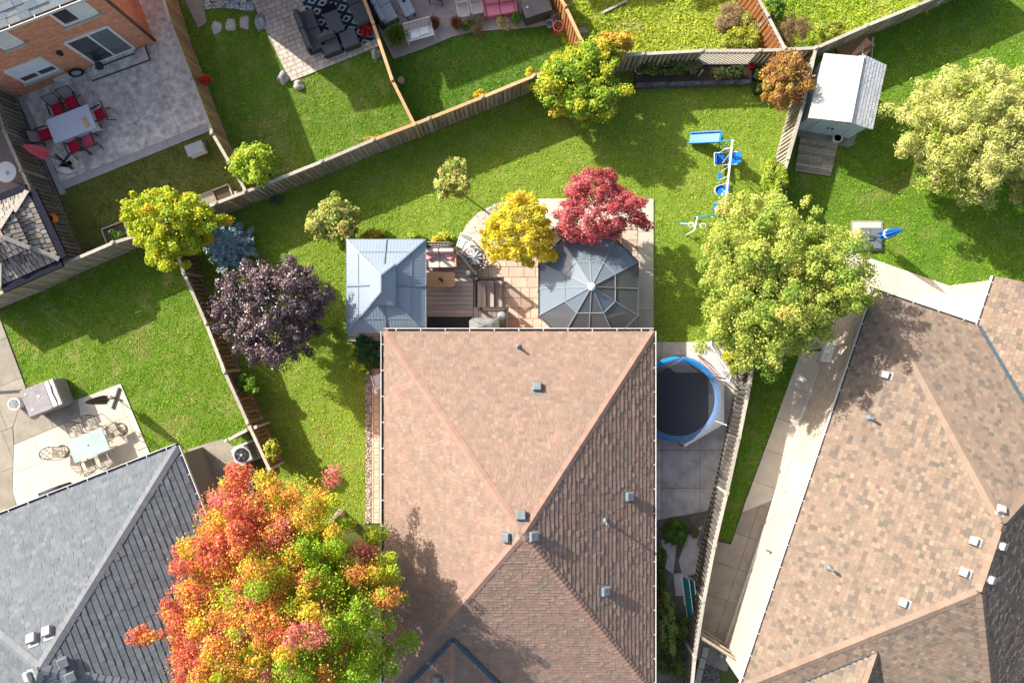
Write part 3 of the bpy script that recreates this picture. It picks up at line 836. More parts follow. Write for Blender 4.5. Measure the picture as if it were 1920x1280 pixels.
def brick_wall(house, a, b, z1, nrm, m, mort, openings=(), bl=0.215, bh=0.075, z0=0.0, name="wall"):
    """wall from a to b with its bricks standing proud of the mortar; openings (s0, s1, z0, z1)"""
    base = house.location; a = Vector((a[0], a[1], 0)); b = Vector((b[0], b[1], 0)); d = (b - a); L = d.length; d.normalize()
    nrm = Vector((nrm[0], nrm[1], 0)).normalized()
    mb = MB(base)
    mb.bar(a - nrm * 0.12 + Vector((0, 0, (z0 + z1) / 2)), b - nrm * 0.12 + Vector((0, 0, (z0 + z1) / 2)), 0.22, z1 - z0)
    w = mb.build(name, mort, house)
    mb = MB(base); g = random.Random(5); row = 0; z = z0 + 0.01
    while z < z1 - 0.02:
        s = -bl / 2 if row % 2 else 0.0
        while s < L:
            s0, s1 = max(s, 0), min(s + bl - 0.01, L)
            cz = z + bh / 2; cs = (s0 + s1) / 2
            if s1 - s0 > 0.04 and not any(o[0] < cs < o[1] and o[2] < cz < o[3] for o in openings):
                p0 = a + d * s0; p1 = a + d * s1; q = nrm * (0.004 + g.uniform(0, 0.009)); k = -nrm * 0.02
                za, zb = z, z + bh - 0.01
                vs = [p0 + k + Vector((0, 0, za)), p1 + k + Vector((0, 0, za)), p1 + k + Vector((0, 0, zb)), p0 + k + Vector((0, 0, zb))]
                vs += [v + q - k for v in vs]
                mb.add(vs, [(4, 5, 6, 7), (0, 1, 5, 4), (1, 2, 6, 5), (2, 3, 7, 6), (3, 0, 4, 7)], tint=g.random())
            s += bl
        z += bh; row += 1
    tag(mb.build("brick_field", m, w), kind="stuff")
    return w

def wall_sz(px, py, a, d, nrm):
    """(distance along, height) on a wall plane of what shows at a pixel"""
    n = Vector((nrm[0], nrm[1], 0)); p = hit(px, py, Vector((a[0], a[1], 0)), n)
    return (p - Vector((a[0], a[1], 0))).dot(Vector((d[0], d[1], 0))), p.z

glass_dark = mat("glass_dark", (0.035, 0.04, 0.045), (0.06, 0.07, 0.08), ns=1.5, rough=0.06, spec=0.8)
glass_blind = mat("glass_blind", (0.78, 0.84, 0.86), (0.66, 0.72, 0.75), ns=2, rough=0.2, spec=0.6)
def window(house, a, d, nrm, s0, s1, z0, z1, panes, sill=None, name="window", fr=0.07):
    base = house.location; a = Vector((a[0], a[1], 0)); d = Vector((d[0], d[1], 0)); nrm = Vector((nrm[0], nrm[1], 0))
    Q = lambda s, z, k=0.0: a + d * s + nrm * k + Vector((0, 0, z))
    mb = MB(base); k = 0.03
    for (p, q) in ((Q(s0, z0, k), Q(s1, z0, k)), (Q(s0, z1, k), Q(s1, z1, k))): mb.bar(p, q, 0.09, fr)
    for (p, q) in ((Q(s0, z0, k), Q(s0, z1, k)), (Q(s1, z0, k), Q(s1, z1, k))): mb.bar(p, q, fr, 0.09, up=nrm)
    o = mb.build(name, white_paint, house)
    for (f0, f1, h0, h1, m) in panes:
        a0, a1 = s0 + (s1 - s0) * f0 + 0.03, s0 + (s1 - s0) * f1 - 0.03; b0, b1 = z0 + (z1 - z0) * h0 + 0.03, z0 + (z1 - z0) * h1 - 0.03
        mb = MB(base); mb.bar(Q((a0 + a1) / 2, b0, 0.015), Q((a0 + a1) / 2, b1, 0.015), a1 - a0, 0.02, up=nrm); mb.build("pane", m, o)
        mb = MB(base)
        for (p, q) in ((Q(a0, b0, .03), Q(a1, b0, .03)), (Q(a0, b1, .03), Q(a1, b1, .03))): mb.bar(p, q, 0.05, 0.05)
        for (p, q) in ((Q(a0, b0, .03), Q(a0, b1, .03)), (Q(a1, b0, .03), Q(a1, b1, .03))): mb.bar(p, q, 0.05, 0.05, up=nrm)
        mb.build("sash", white_paint, o)
    if sill:
        mb = MB(base); mb.bar(Q(s0 - 0.12, z0 - 0.08, 0.06), Q(s1 + 0.12, z0 - 0.08, 0.06), 0.2, 0.1); mb.build("sill", sill, o)
    return o

def house_base(name, label, loc, cat="house"):
    return thing(name, label, cat, loc)

def roof_base(house, polys, m, thick=0.06):
    mb = MB(house.location)
    for p in polys:
        n = plane_of(p); k = len(p)
        top = [v - n * 0.006 for v in p]; bot = [v - Vector((0, 0, thick)) for v in p]
        nn = Vector((0, 0, 0))
        for i in range(k): nn += p[i].cross(p[(i + 1) % k])
        if nn.z < 0: top.reverse(); bot.reverse()
        mb.add(top, [tuple(range(k))]); mb.add(bot, [tuple(range(k - 1, -1, -1))])
    return mb.build("roof", m, house)

# --- the middle house
pink = [((0.290, 0.192, 0.151), 5), ((0.277, 0.181, 0.143), 4), ((0.303, 0.203, 0.160), 3), ((0.322, 0.227, 0.185), 0.9), ((0.259, 0.171, 0.136), 1.6)]
sh_pink = mat("shingle_pink", (1, 1, 1), (0.76, 0.86, 0.86), ns=2.0, rough=0.95, palette=pink, rnd=0.04, bump=0.5, bs=120, spec=0.15)
sh_pink_base = mat("shingle_pink_base", (0.19, 0.13, 0.105), (0.15, 0.105, 0.083), ns=20, rough=0.95)
cap_pink = mat("cap_pink", (0.285, 0.185, 0.145), (0.26, 0.165, 0.13), ns=14, rough=0.95, rnd=0.08, bump=0.4, bs=120, spec=0.15)
flash_blue = mat("flash_blue", (0.055, 0.085, 0.115), (0.04, 0.065, 0.09), ns=6, rough=0.4)
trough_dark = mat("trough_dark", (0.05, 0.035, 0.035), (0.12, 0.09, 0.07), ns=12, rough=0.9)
brick_red = mat("brick_red", (0.72, 0.34, 0.205), (0.62, 0.28, 0.165), ns=12, rough=0.9, rnd=0.16)
mortar = mat("mortar", (0.52, 0.36, 0.27), (0.34, 0.25, 0.20), ns=20, rough=0.95)

EZ = 2.9
TL, TR = P(720, 621, EZ), P(1225.5, 621, EZ)
AP = P(981, 1001, 6.1)
by = AP.y - (TL.y - AP.y)
BL, BR = Vector((TL.x, by, EZ)), Vector((TR.x, by, EZ))
hm = house_base("house", "house under a pinkish brown shingled hip roof in the middle of the photo", (AP.x, AP.y, 0))
F_back, F_right, F_front, F_left = [TR, TL, AP], [BR, TR, AP], [BL, BR, AP], [TL, BL, AP]
hm_walls = MB(hm.location); i = 0.42
hm_walls.prism([(TL.x + i, TL.y - i), (TR.x - i, TR.y - i), (BR.x - i, BR.y + i), (BL.x + i, BL.y + i)], 0, EZ - 0.06)
hm_walls.build("wall", brick_red, hm)
rf = roof_base(hm, [F_back, F_right, F_front, F_left], sh_pink_base)
mb = MB(hm.location)
for a, b in ((TL, TR), (TR, BR), (BR, BL), (BL, TL)):
    mb.bar(a - Vector((0, 0, 0.115)), b - Vector((0, 0, 0.115)), 0.02, 0.14)
mb.build("fascia", white_paint, hm)
lay_shingles(rf, hm, [F_back, F_front, F_left], 0.14, (0.11, 0.24), sh_pink, 21, centre=(985, 830), limit=200)
lay_shingles(rf, hm, [F_right], 0.195, (0.14, 0.28), sh_pink, 23, centre=(1120, 950), limit=100, lap=0.84)  # gaps over the darker base imitate the shadow lines between courses
nb_, nr_, nf_, nl_ = plane_of(F_back), plane_of(F_right), plane_of(F_front), plane_of(F_left)
for a, n1, n2 in ((TL, nb_, nl_), (TR, nb_, nr_), (BR, nf_, nr_), (BL, nf_, nl_)):
    ridge_caps(rf, hm, a, AP, n1, n2, cap_pink)
gutter(hm, TL, TR, (0, 1, 0), trough_dark, 11)
gutter(hm, TR, BR, (1, 0, 0), trough_dark, 15, w=0.10)
gutter(hm, TL, BL, (-1, 0, 0), trough_dark, 14)
# small gable over the front
D0 = hit(850, 1195, AP, nf_)
DL, DR = hit(757, 1290, AP, nf_), hit(946, 1290, AP, nf_)
yend = min(DL.y, DR.y); DE = Vector((D0.x, yend, D0.z))
gl = [Vector((DL.x, yend, DL.z)), D0, DE]; gr = [DR, D0, DE]
gL = [Vector((DL.x, yend, DL.z)), Vector((DL.x - 0.001, yend + 0.001, DL.z)), D0, DE]
gR = [Vector((DR.x, yend, DR.z)), Vector((DR.x + 0.001, yend + 0.001, DR.z)), D0, DE]
rf2 = roof_base(hm, [[v + Vector((0, 0, 0.03)) for v in q] for q in (gl, gr)], sh_pink_base, thick=0.02)
up3 = Vector((0, 0, 0.03))
def rows(q, ridge_a, ridge_b):
    """order a face so that its courses run along the ridge"""
    return [ridge_a, ridge_b] + [v for v in q if v not in (ridge_a, ridge_b)]
lay_shingles(rf2, hm, [[v + up3 for v in rows(gl, D0, DE)], [v + up3 for v in rows(gr, D0, DE)]], 0.14, (0.11, 0.24), sh_pink, 22, limit=60, centre=(850, 1250))
mb = MB(hm.location)
mb.bar(DL + nf_ * 0.1, D0 + nf_ * 0.1, 0.17, 0.02, up=nf_); mb.bar(DR + nf_ * 0.1, D0 + nf_ * 0.1, 0.17, 0.02, up=nf_)
mb.build("valley_flashing", flash_blue, hm)
ridge_caps(rf2, hm, DE + up3, D0 + up3, plane_of(gl), plane_of(gr), cap_pink, w=0.12)
for (x, y, f, dn) in ((1007, 723, F_back, (0, 1, 0)), (977, 965, F_back, (0, 1, 0)), (946, 1008, F_left, (-1, 0, 0)), (1003, 1006, F_right, (1, 0, 0)), (1183, 931, F_right, (1, 0, 0)), (1138, 1109, F_right, (1, 0, 0))):
    n = plane_of(f); p = hit(x, y, AP, n); q = p
    for _ in range(3): q = hit(x, y, p + n * 0.2, n)
    q = q - n * 0.2; dd = Vector(dn); dd = (dd - n * dd.dot(n)).normalized()
    roof_vent(hm, q, n, dd, vent_metal)
n = plane_of(gl); roof_vent(hm, hit(823, 1273, D0 + up3, n), n, (Vector((-1, 0, 0)) - n * n.dot(Vector((-1, 0, 0)))).normalized(), vent_metal)
roof_pipe(hm, hit(972, 650, AP, nb_), vent_metal, h=0.45)
roof_pipe(hm, hit(1134, 975, AP, nr_), vent_metal, h=0.85, r=0.05)

# --- the grey roofed house, bottom left
grey = [((0.147, 0.157, 0.177), 5), ((0.137, 0.146, 0.165), 4), ((0.157, 0.166, 0.185), 2.5), ((0.172, 0.179, 0.192), 0.7), ((0.125, 0.134, 0.154), 1.4)]
sh_grey = mat("shingle_grey", (1, 1, 1), (0.78, 0.88, 0.88), ns=2.0, rough=0.95, palette=grey, rnd=0.04, bump=0.5, bs=120, spec=0.15)
sh_grey_base = mat("shingle_grey_base", (0.10, 0.108, 0.12), (0.08, 0.087, 0.097), ns=20, rough=0.95)
cap_grey = mat("cap_grey", (0.17, 0.18, 0.20), (0.14, 0.15, 0.165), ns=14, rough=0.95, rnd=0.08)
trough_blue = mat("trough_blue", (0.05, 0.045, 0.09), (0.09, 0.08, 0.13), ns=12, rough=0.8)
gc = P(332, 836, EZ); gap_ = P(73, 1254, 6.1)
gu = Vector((340, 133, 0)).normalized(); gv_ = Vector((gu.y, -gu.x, 0))
hw = abs((gap_ - gc).dot(gu)); hd = abs((gap_ - gc).dot(gv_))
gTR, gTL, gBR, gBL = gc, gc - gu * 2 * hw, gc + gv_ * 2 * hd, gc - gu * 2 * hw + gv_ * 2 * hd
hg = house_base("house", "house with a slate grey shingled hip roof at the bottom left corner", (gap_.x, gap_.y, 0))
fb, fr_, ff, fl_ = [gTL, gTR, gap_], [gTR, gBR, gap_], [gBR, gBL, gap_], [gBL, gTL, gap_]
mb = MB(hg.location); i = 0.35
mb.prism([gTL + gu * i + gv_ * i, gTR - gu * i + gv_ * i, gBR - gu * i - gv_ * i, gBL + gu * i - gv_ * i], 0, EZ - 0.06)
mb.build("wall", mat("brick_dun", (0.24, 0.20, 0.175), (0.19, 0.16, 0.14), ns=14, rough=0.95, bump=0.3), hg)
mb = MB(hg.location)
for a, b in ((gTL, gTR), (gTR, gBR), (gBR, gBL), (gBL, gTL)): mb.bar(a - Vector((0, 0, 0.115)), b - Vector((0, 0, 0.115)), 0.02, 0.14)
mb.build("fascia", white_paint, hg)
rg = roof_base(hg, [fb, fr_, ff, fl_], sh_grey_base)
lay_shingles(rg, hg, [fb, ff, fl_], 0.17, (0.15, 0.28), sh_grey, 31, centre=(150, 1080), margin=60, limit=180)
lay_shingles(rg, hg, [fr_], 0.23, (0.18, 0.30), sh_grey, 33, centre=(260, 1090), margin=60, limit=120, lap=0.86)  # short shingles bare dark base strips as painted course shadows
for a, n1, n2 in ((gTR, plane_of(fb), plane_of(fr_)), (gTL, plane_of(fb), plane_of(fl_)), (gBR, plane_of(fr_), plane_of(ff)), (gBL, plane_of(ff), plane_of(fl_))):
    ridge_caps(rg, hg, a, gap_, n1, n2, cap_grey, w=0.2, step=0.26)
gutter(hg, gTL, gTR, -gv_, trough_blue, 14)
gutter(hg, gTR, gBR, gu, trough_blue, 14, w=0.11)
for (x, y, f, dn) in ((56, 1195, fb, -gv_), (85, 1182, fb, -gv_), (118, 1243, fr_, gu), (132, 1270, fr_, gu), (48, 1270, fl_, -gu)):
    n = plane_of(f); p = hit(x, y, gap_, n); q = hit(x, y, p + n * 0.2, n) - n * 0.2; dd = Vector(dn); dd = (dd - n * dd.dot(n)).normalized()
    roof_vent(hg, q, n, dd, vent_white if f is not fr_ else vent_metal, size=0.38)

# --- the brown roofed house on the right
brown = [((0.247, 0.176, 0.136), 5), ((0.228, 0.162, 0.125), 4), ((0.267, 0.196, 0.148), 2.4), ((0.164, 0.127, 0.108), 1.7), ((0.188, 0.141, 0.115), 1.6), ((0.295, 0.220, 0.165), 0.8)]
sh_brown = mat("shingle_brown", (1, 1, 1), (0.78, 0.88, 0.88), ns=2.0, rough=0.95, palette=brown, rnd=0.04, bump=0.5, bs=120, spec=0.15)
sh_brown_base = mat("shingle_brown_base", (0.12, 0.09, 0.072), (0.09, 0.068, 0.055), ns=20, rough=0.95)
cap_brown = mat("cap_brown", (0.235, 0.172, 0.13), (0.205, 0.15, 0.113), ns=14, rough=0.95, rnd=0.10)
brick_white = mat("brick_white", (0.49, 0.425, 0.36), (0.38, 0.315, 0.26), ns=10, rough=0.9, rnd=0.15)
mortar_pale = mat("mortar_pale", (0.48, 0.44, 0.39), (0.43, 0.39, 0.35), ns=20, rough=0.95)
E2 = 3.1
rc = P(1640, 545, E2)
ru = Vector((0.947, -0.320, 0)).normalized(); rw = Vector((-ru.y * -1, -ru.x, 0)).normalized()
rw = Vector((ru.y, -ru.x, 0))
def RH(u, w, z): return rc + ru * u + rw * w + Vector((0, 0, z - E2))
def solve(px, py, z): 
    p = P(px, py, z); return (p - rc).dot(ru), (p - rc).dot(rw)
RZ = 6.4
u1, w1 = solve(1880, 984, RZ); u2, w2 = solve(1840, 1109, RZ)
ur = (u1 + u2) / 2; dep = w1 + w2
R1, R2 = RH(ur, w1, RZ), RH(ur, w2, RZ)
c00, c01, c10, c11 = RH(0, 0, E2), RH(0, dep, E2), RH(2 * ur, 0, E2), RH(2 * ur, dep, E2)
hr = house_base("house", "pale brick house with a mottled brown hip roof filling the right edge", ((R1.x + R2.x) / 2, (R1.y + R2.y) / 2, 0))
rW, rN, rE, rS = [c01, c00, R1, R2], [c00, c10, R1], [c10, c11, R2, R1], [c11, c01, R2]
# the wing that juts out at the back
pitch = (RZ - E2) / ur; uw = solve(1835, 606, E2)[0]; ww = solve(1862, 517, E2)[1]
urg = uw + 3.2; zrg = E2 + 3.2 * pitch; wv = (zrg - E2) / ((RZ - E2) / w1)
wA, wB, wC, wD = RH(uw, 0, E2), RH(uw, ww, E2), RH(urg, ww, zrg), RH(urg, wv, zrg)
wE, wF = RH(urg + 3.2, ww, E2), RH(urg + 3.2, 0, E2)
wing = [wA, wB, wC, wD]; wing2 = [wE, wF, wD, wC]
i = 0.12
brick_wall(hr, RH(i, dep - i, 0), RH(i, i, 0), E2 - 0.08, -ru, brick_white, mortar_pale)
mb = MB(hr.location)
mb.prism([RH(i + 0.25, i + 0.3, 0), RH(2 * ur - i, i + 0.3, 0), RH(2 * ur - i, dep - i, 0), RH(i + 0.25, dep - i, 0)], 0, E2 - 0.07)
mb.prism([RH(uw + 0.3, ww + 0.1, 0), RH(urg + 3.1, ww + 0.1, 0), RH(urg + 3.1, 0.25, 0), RH(uw + 0.3, 0.25, 0)], 0, E2 - 0.075)
mb.build("inner_wall", mortar_pale, hr)
brick_wall(hr, RH(uw + 0.12, 0.3, 0), RH(uw + 0.12, ww + 0.1, 0), E2 - 0.08, -ru, brick_white, mortar_pale)
mb = MB(hr.location)
mb.bar(RH(0.1, dep, 0.06), RH(0.1, 0.1, 0.06), 0.12, 0.28); mb.build("plinth", mat("plinth_grey", (0.55, 0.52, 0.47), (0.48, 0.45, 0.40), ns=6, rough=0.9), hr)
rr = roof_base(hr, [rW, rN, rE, rS, wing, wing2], sh_brown_base)
lay_shingles(rr, hr, [rW, rN, rE, rS], 0.16, (0.12, 0.26), sh_brown, 41, centre=(1640, 900), margin=60)
lay_shingles(rr, hr, [[v + up3 for v in wing]], 0.16, (0.12, 0.26), sh_brown, 42, limit=80, centre=(1890, 600), margin=60)
nW, nN, nE, nS = plane_of(rW), plane_of(rN), plane_of(rE), plane_of(rS)
for a, b, n1, n2 in ((c00, R1, nW, nN), (c10, R1, nN, nE), (c01, R2, nW, nS), (c11, R2, nS, nE), (R2, R1, nW, nE)):
    ridge_caps(rr, hr, a, b, n1, n2, cap_brown, w=0.2, step=0.28)
mb = MB(hr.location); nw_ = plane_of(wing)
mb.bar(wA + Vector((0, 0, 0.08)), wD + Vector((0, 0, 0.08)), 0.12, 0.02, up=(nw_ + nN)); mb.build("valley_flashing", flash_blue, hr)
mb = MB(hr.location)
for a, b in ((c01, c00), (c00, wA), (wA, wB)): mb.bar(a - Vector((0, 0, 0.115)), b - Vector((0, 0, 0.115)), 0.02, 0.14)
mb.build("fascia", white_paint, hr)
gutter(hr, c01, c00, -ru, trough_dark, 18, w=0.10)
gutter(hr, c00, wA - ru * 0.1, -rw, trough_dark, 4, w=0.10)
gutter(hr, wA, wB, -ru, trough_dark, 4, w=0.10)
# front gable at the bottom edge
g0 = hit(1644, 1219, R2, nS); gvA = hit(1500, 1278, R2, nS)
gL = (gvA - g0); half = abs(gL.dot(ru)); run = abs(gL.dot(rw)); gvB = g0 + ru * half + rw * run; gvB.z = gvA.z
gEnd = g0 + rw * run
gw, ge = [gEnd, g0, gvA], [g0, gEnd, gvB]
k3 = Vector((0, 0, 0.05))
rr2 = roof_base(hr, [[v + k3 for v in gw], [v + k3 for v in ge]], sh_brown_base, thick=0.02)
lay_shingles(rr2, hr, [[v + k3 for v in gw], [v + k3 for v in ge]], 0.16, (0.12, 0.26), sh_brown, 43, limit=60, centre=(1640, 1250), margin=60)
ridge_caps(rr2, hr, gEnd + k3, g0 + k3, plane_of(gw), plane_of(ge), cap_brown, w=0.16, step=0.26)
mb = MB(hr.location); mb.bar(gvA + nS * 0.08, g0 + nS * 0.08, 0.06, 0.02, up=nS); mb.build("valley_flashing", flash_blue, hr)
for (x, y, f, dn) in ((1660, 702, rW, -ru), (1826, 1014, rW, -ru), (1807, 1073, rW, -ru), (1693, 1130, rW, -ru), (1881, 953, rN, -rw), (1886, 1026, rE, ru), (1865, 1089, rE, ru)):
    n = plane_of(f); p = hit(x, y, f[0], n); q = hit(x, y, p + n * 0.2, n) - n * 0.2; dd = Vector(dn); dd = (dd - n * dd.dot(n)).normalized()
    roof_vent(hr, q, n, dd, vent_white, size=0.30)
roof_pipe(hr, hit(1629, 783, R1, nW), vent_metal, h=0.5)
roof_pipe(hr, hit(1555, 1064, R1, nW), vent_metal, h=0.5)
# glazed door in the wing, two windows in the long wall
a = RH(uw + 0.12, 0.3, 0)
window(hr, a, -rw, -ru, 0.35, 1.65, 0.2, 2.4, [(0, 1, 0, 1, glass_blind)], name="door")
a = RH(i, dep - i, 0)
for (x0, y0, x1, y1) in ((1556, 678, 1568, 645), (1492, 925, 1520, 880)):
    s0, _ = wall_sz(x0, y0, a, -rw, -ru); s1, _ = wall_sz(x1, y1, a, -rw, -ru)
    window(hr, a, -rw, -ru, s0, s1, 1.1 if y0 > 800 else 0.25, 2.2 if y0 > 800 else 0.95, [(0, 0.5, 0, 1, glass_blind), (0.5, 1, 0, 1, glass_blind)], sill=mortar_pale)
mb = MB(hr.location); p = RH(0.02, solve(1428, 1028, 1.6)[1], 1.6)
mb.bar(p, p - ru * 0.18, 0.09, 0.09); mb.build("dryer_vent", vent_metal, hr)

# --- the brick house, top left
ac = G(292, 82); au = Vector((251, 98, 0)).normalized(); an = Vector((au.y, -au.x, 0)); ad_ = -an   # an faces the patio, au runs along the wall to its corner
AZ = 5.2; WA = 11.5; DA = 10.5
ha = house_base("house", "red brick house with sliding patio door at the top left corner", (ac.x - 5, ac.y + 3, 0))
wl0 = ac - au * WA
op = []
def img_rect(pts, a, d, nrm):
    q = [wall_sz(x, y, a, d, nrm) for x, y in pts]
    return min(v[0] for v in q), max(v[0] for v in q), min(v[1] for v in q), max(v[1] for v in q)
ws = WA
def along(px, py): return wall_sz(px, py, wl0, au, an)
sd0, sd1 = along(175, 116), along(250, 87.5); sdt = along(205, 51)
lw0, lw1, lwt = along(43, 152), along(112, 129), along(66, 105)
uw0, uw1, uwt = along(104, 34), along(170, 12), along(140, 6)
lb0, lb1 = along(-10, 80), along(32, 71)
op = [(sd0[0], sd1[0], 0.3, 2.55), (lw0[0], lw1[0], 0.9, 2.2), (uw0[0], uw1[0], 3.5, 4.7), (lb0[0], lb1[0], 3.5, 4.7)]
brick_wall(ha, wl0, ac, AZ - 0.1, an, brick_red, mortar, openings=op)
brick_wall(ha, ac, ac + ad_ * DA, AZ - 0.1, au, brick_red, mortar)
mb = MB(ha.location); mb.prism([wl0 + ad_ * 0.25, ac + ad_ * 0.25 - au * 0.25, ac + ad_ * DA - au * 0.25, wl0 + ad_ * DA], 0, AZ - 0.1); mb.build("inner_wall", mortar, ha)
lime = mat("lime_sill", (0.52, 0.46, 0.38), (0.46, 0.40, 0.33), ns=8, rough=0.9)
window(ha, wl0, au, an, sd0[0], sd1[0], 0.32, 2.5, [(0, 0.52, 0, 1, glass_dark), (0.5, 1, 0, 1, mat("glass_grey", (0.10, 0.14, 0.145), (0.14, 0.18, 0.185), ns=2, rough=0.08, spec=0.8))], name="sliding_door", fr=0.09)
window(ha, wl0, au, an, lw0[0], lw1[0], 0.95, 2.2, [(0, 1, 0.38, 1, glass_blind), (0, 0.5, 0, 0.38, glass_dark), (0.5, 1, 0, 0.38, glass_dark)], sill=lime)
window(ha, wl0, au, an, uw0[0], uw1[0], 3.55, 4.7, [(0, 0.5, 0, 1, glass_dark), (0.5, 1, 0, 1, glass_blind)], sill=lime)
window(ha, wl0, au, an, lb0[0], lb1[0], 3.55, 4.7, [(0, 0.5, 0, 1, glass_blind), (0.5, 1, 0, 1, glass_blind)], sill=lime)
b0, b1 = along(104, 150), along(133, 140)
window(ha, wl0, au, an, b0[0], b1[0], 0.06, 0.35, [(0, 1, 0, 1, glass_blind)])
ov = 0.32
eA, eB, eC, eD = wl0 - au * ov + an * ov, ac + au * ov + an * ov, ac + au * ov + ad_ * (DA + ov), wl0 - au * ov + ad_ * (DA + ov)
for v in (eA, eB, eC, eD): v.z = AZ
rise = 2.6; hd_ = (DA + 2 * ov) / 2
rgA, rgB = eA + au * hd_ - an * hd_, eB - au * hd_ - an * hd_
rgA.z = rgB.z = AZ + rise
roofA = [[eA, eB, rgB, rgA], [eB, eC, rgB], [eC, eD, rgA, rgB], [eD, eA, rgA]]
sh_slate = mat("shingle_pale", (1, 1, 1), (0.85, 0.85, 0.85), ns=12, rough=0.9, palette=[((0.30, 0.335, 0.355), 3), ((0.36, 0.365, 0.335), 3), ((0.25, 0.285, 0.315), 2)], rnd=0.08)
ra = roof_base(ha, roofA, mat("slate_base", (0.07, 0.085, 0.11), (0.05, 0.06, 0.08), ns=8))
lay_shingles(ra, ha, [roofA[0]], 0.24, (0.34, 0.46), sh_slate, 51, centre=(40, 10), margin=80)
mb = MB(ha.location)
for a, b in ((eA, eB), (eB, eC)): mb.bar(a - Vector((0, 0, 0.115)), b - Vector((0, 0, 0.115)), 0.02, 0.14)
mb.build("fascia", white_paint, ha)
gutter(ha, eA, eB, an, trough_dark, 12)
mb = MB(ha.location); p = ac + au * 0.06 + ad_ * 0.08
mb.bar(Vector((p.x, p.y, 0.1)), Vector((p.x, p.y, AZ - 0.1)), 0.09, 0.07); mb.build("downspout", mat("spout_brown", (0.12, 0.10, 0.09), rough=0.5), ha)
s_, z_ = along(111, 97); mb = MB(ha.location); p = wl0 + au * s_ + an * 0.08 + Vector((0, 0, z_))
mb.lathe([(0.02, -0.16), (0.09, -0.12), (0.11, 0.08), (0.04, 0.16), (0.02, 0.2)], p, 8); mb.build("wall_lamp", black_metal, ha)

# --- steps below the sliding door
st = thing("door_steps", "stamped concrete double step below the sliding patio door", "steps", G(240, 125))
mb = MB(st.location); mb.prism(GP([(167, 132), (178, 155), (285, 116), (276, 90)]), 0.04, 0.2); mb.build("lower_step", stamp_grey, st)
mb = MB(st.location); mb.prism(GP([(175, 119), (186, 134), (260, 106), (255, 92), (250, 88)]), 0.19, 0.34); mb.build("upper_step", stamp_grey, st)
mb = MB(st.location)
for a, b, z in (((178, 155), (285, 116), 0.19), ((285, 116), (276, 90), 0.19), ((186, 134), (260, 106), 0.33)):
    mb.bar(P(*a, 0) + Vector((0, 0, z)), P(*b, 0) + Vector((0, 0, z)), 0.06, 0.035)
mb.build("nosing", mat("nosing_shade", (0.06, 0.06, 0.07), (0.09, 0.09, 0.10), ns=8, rough=0.8), st)  # near-black colour paints the shadow line along each step edge

# --- houses standing just beyond the top of the photo; their shade lies over the yards
def plain_house(x, y, w, d, label):
    """x, y: ground pixel of the eave corner nearest the yards"""
    c = G(x, y); h = house_base("house", label, c)
    a0, a1, a2, a3 = c, c + au * w, c + au * w - an * d, c - an * d
    mb = MB(c); mb.prism([a0 + au * .3 - an * .3, a1 - au * .3 - an * .3, a2 - au * .3 + an * .3, a3 + au * .3 + an * .3], 0, 5.1); mb.build("wall", brick_red, h)
    e = [Vector((v.x, v.y, 5.2)) for v in (a0, a1, a2, a3)]; k = min(w, d) / 2
    if w >= d: r0, r1 = c + au * k - an * k, c + au * (w - k) - an * k; fs = [[e[0], e[1], None, None]]
    else: r0, r1 = c + au * k - an * k, c + au * k - an * (d - k)
    r0 = Vector((r0.x, r0.y, 7.2)); r1 = Vector((r1.x, r1.y, 7.2))
    if w >= d: q = [[e[0], e[1], r1, r0], [e[1], e[2], r1], [e[2], e[3], r0, r1], [e[3], e[0], r0]]
    else: q = [[e[0], e[1], r0], [e[1], e[2], r1, r0], [e[2], e[3], r1], [e[3], e[0], r0, r1]]
    roof_base(h, q, sh_brown_base)
    return h
plain_house(382, -2, 4.2, 10, "two storey brick house beyond the paver patio, above the photo")
plain_house(560, -43, 6.6, 10, "two storey brick house beyond the patio with the pink sofa")
plain_house(830, -190, 3.6, 10, "two storey brick house beyond the weedy yellow lawn")
plain_house(1027, -187, 7.5, 10, "two storey brick house beyond the overgrown corner by the orange fence")
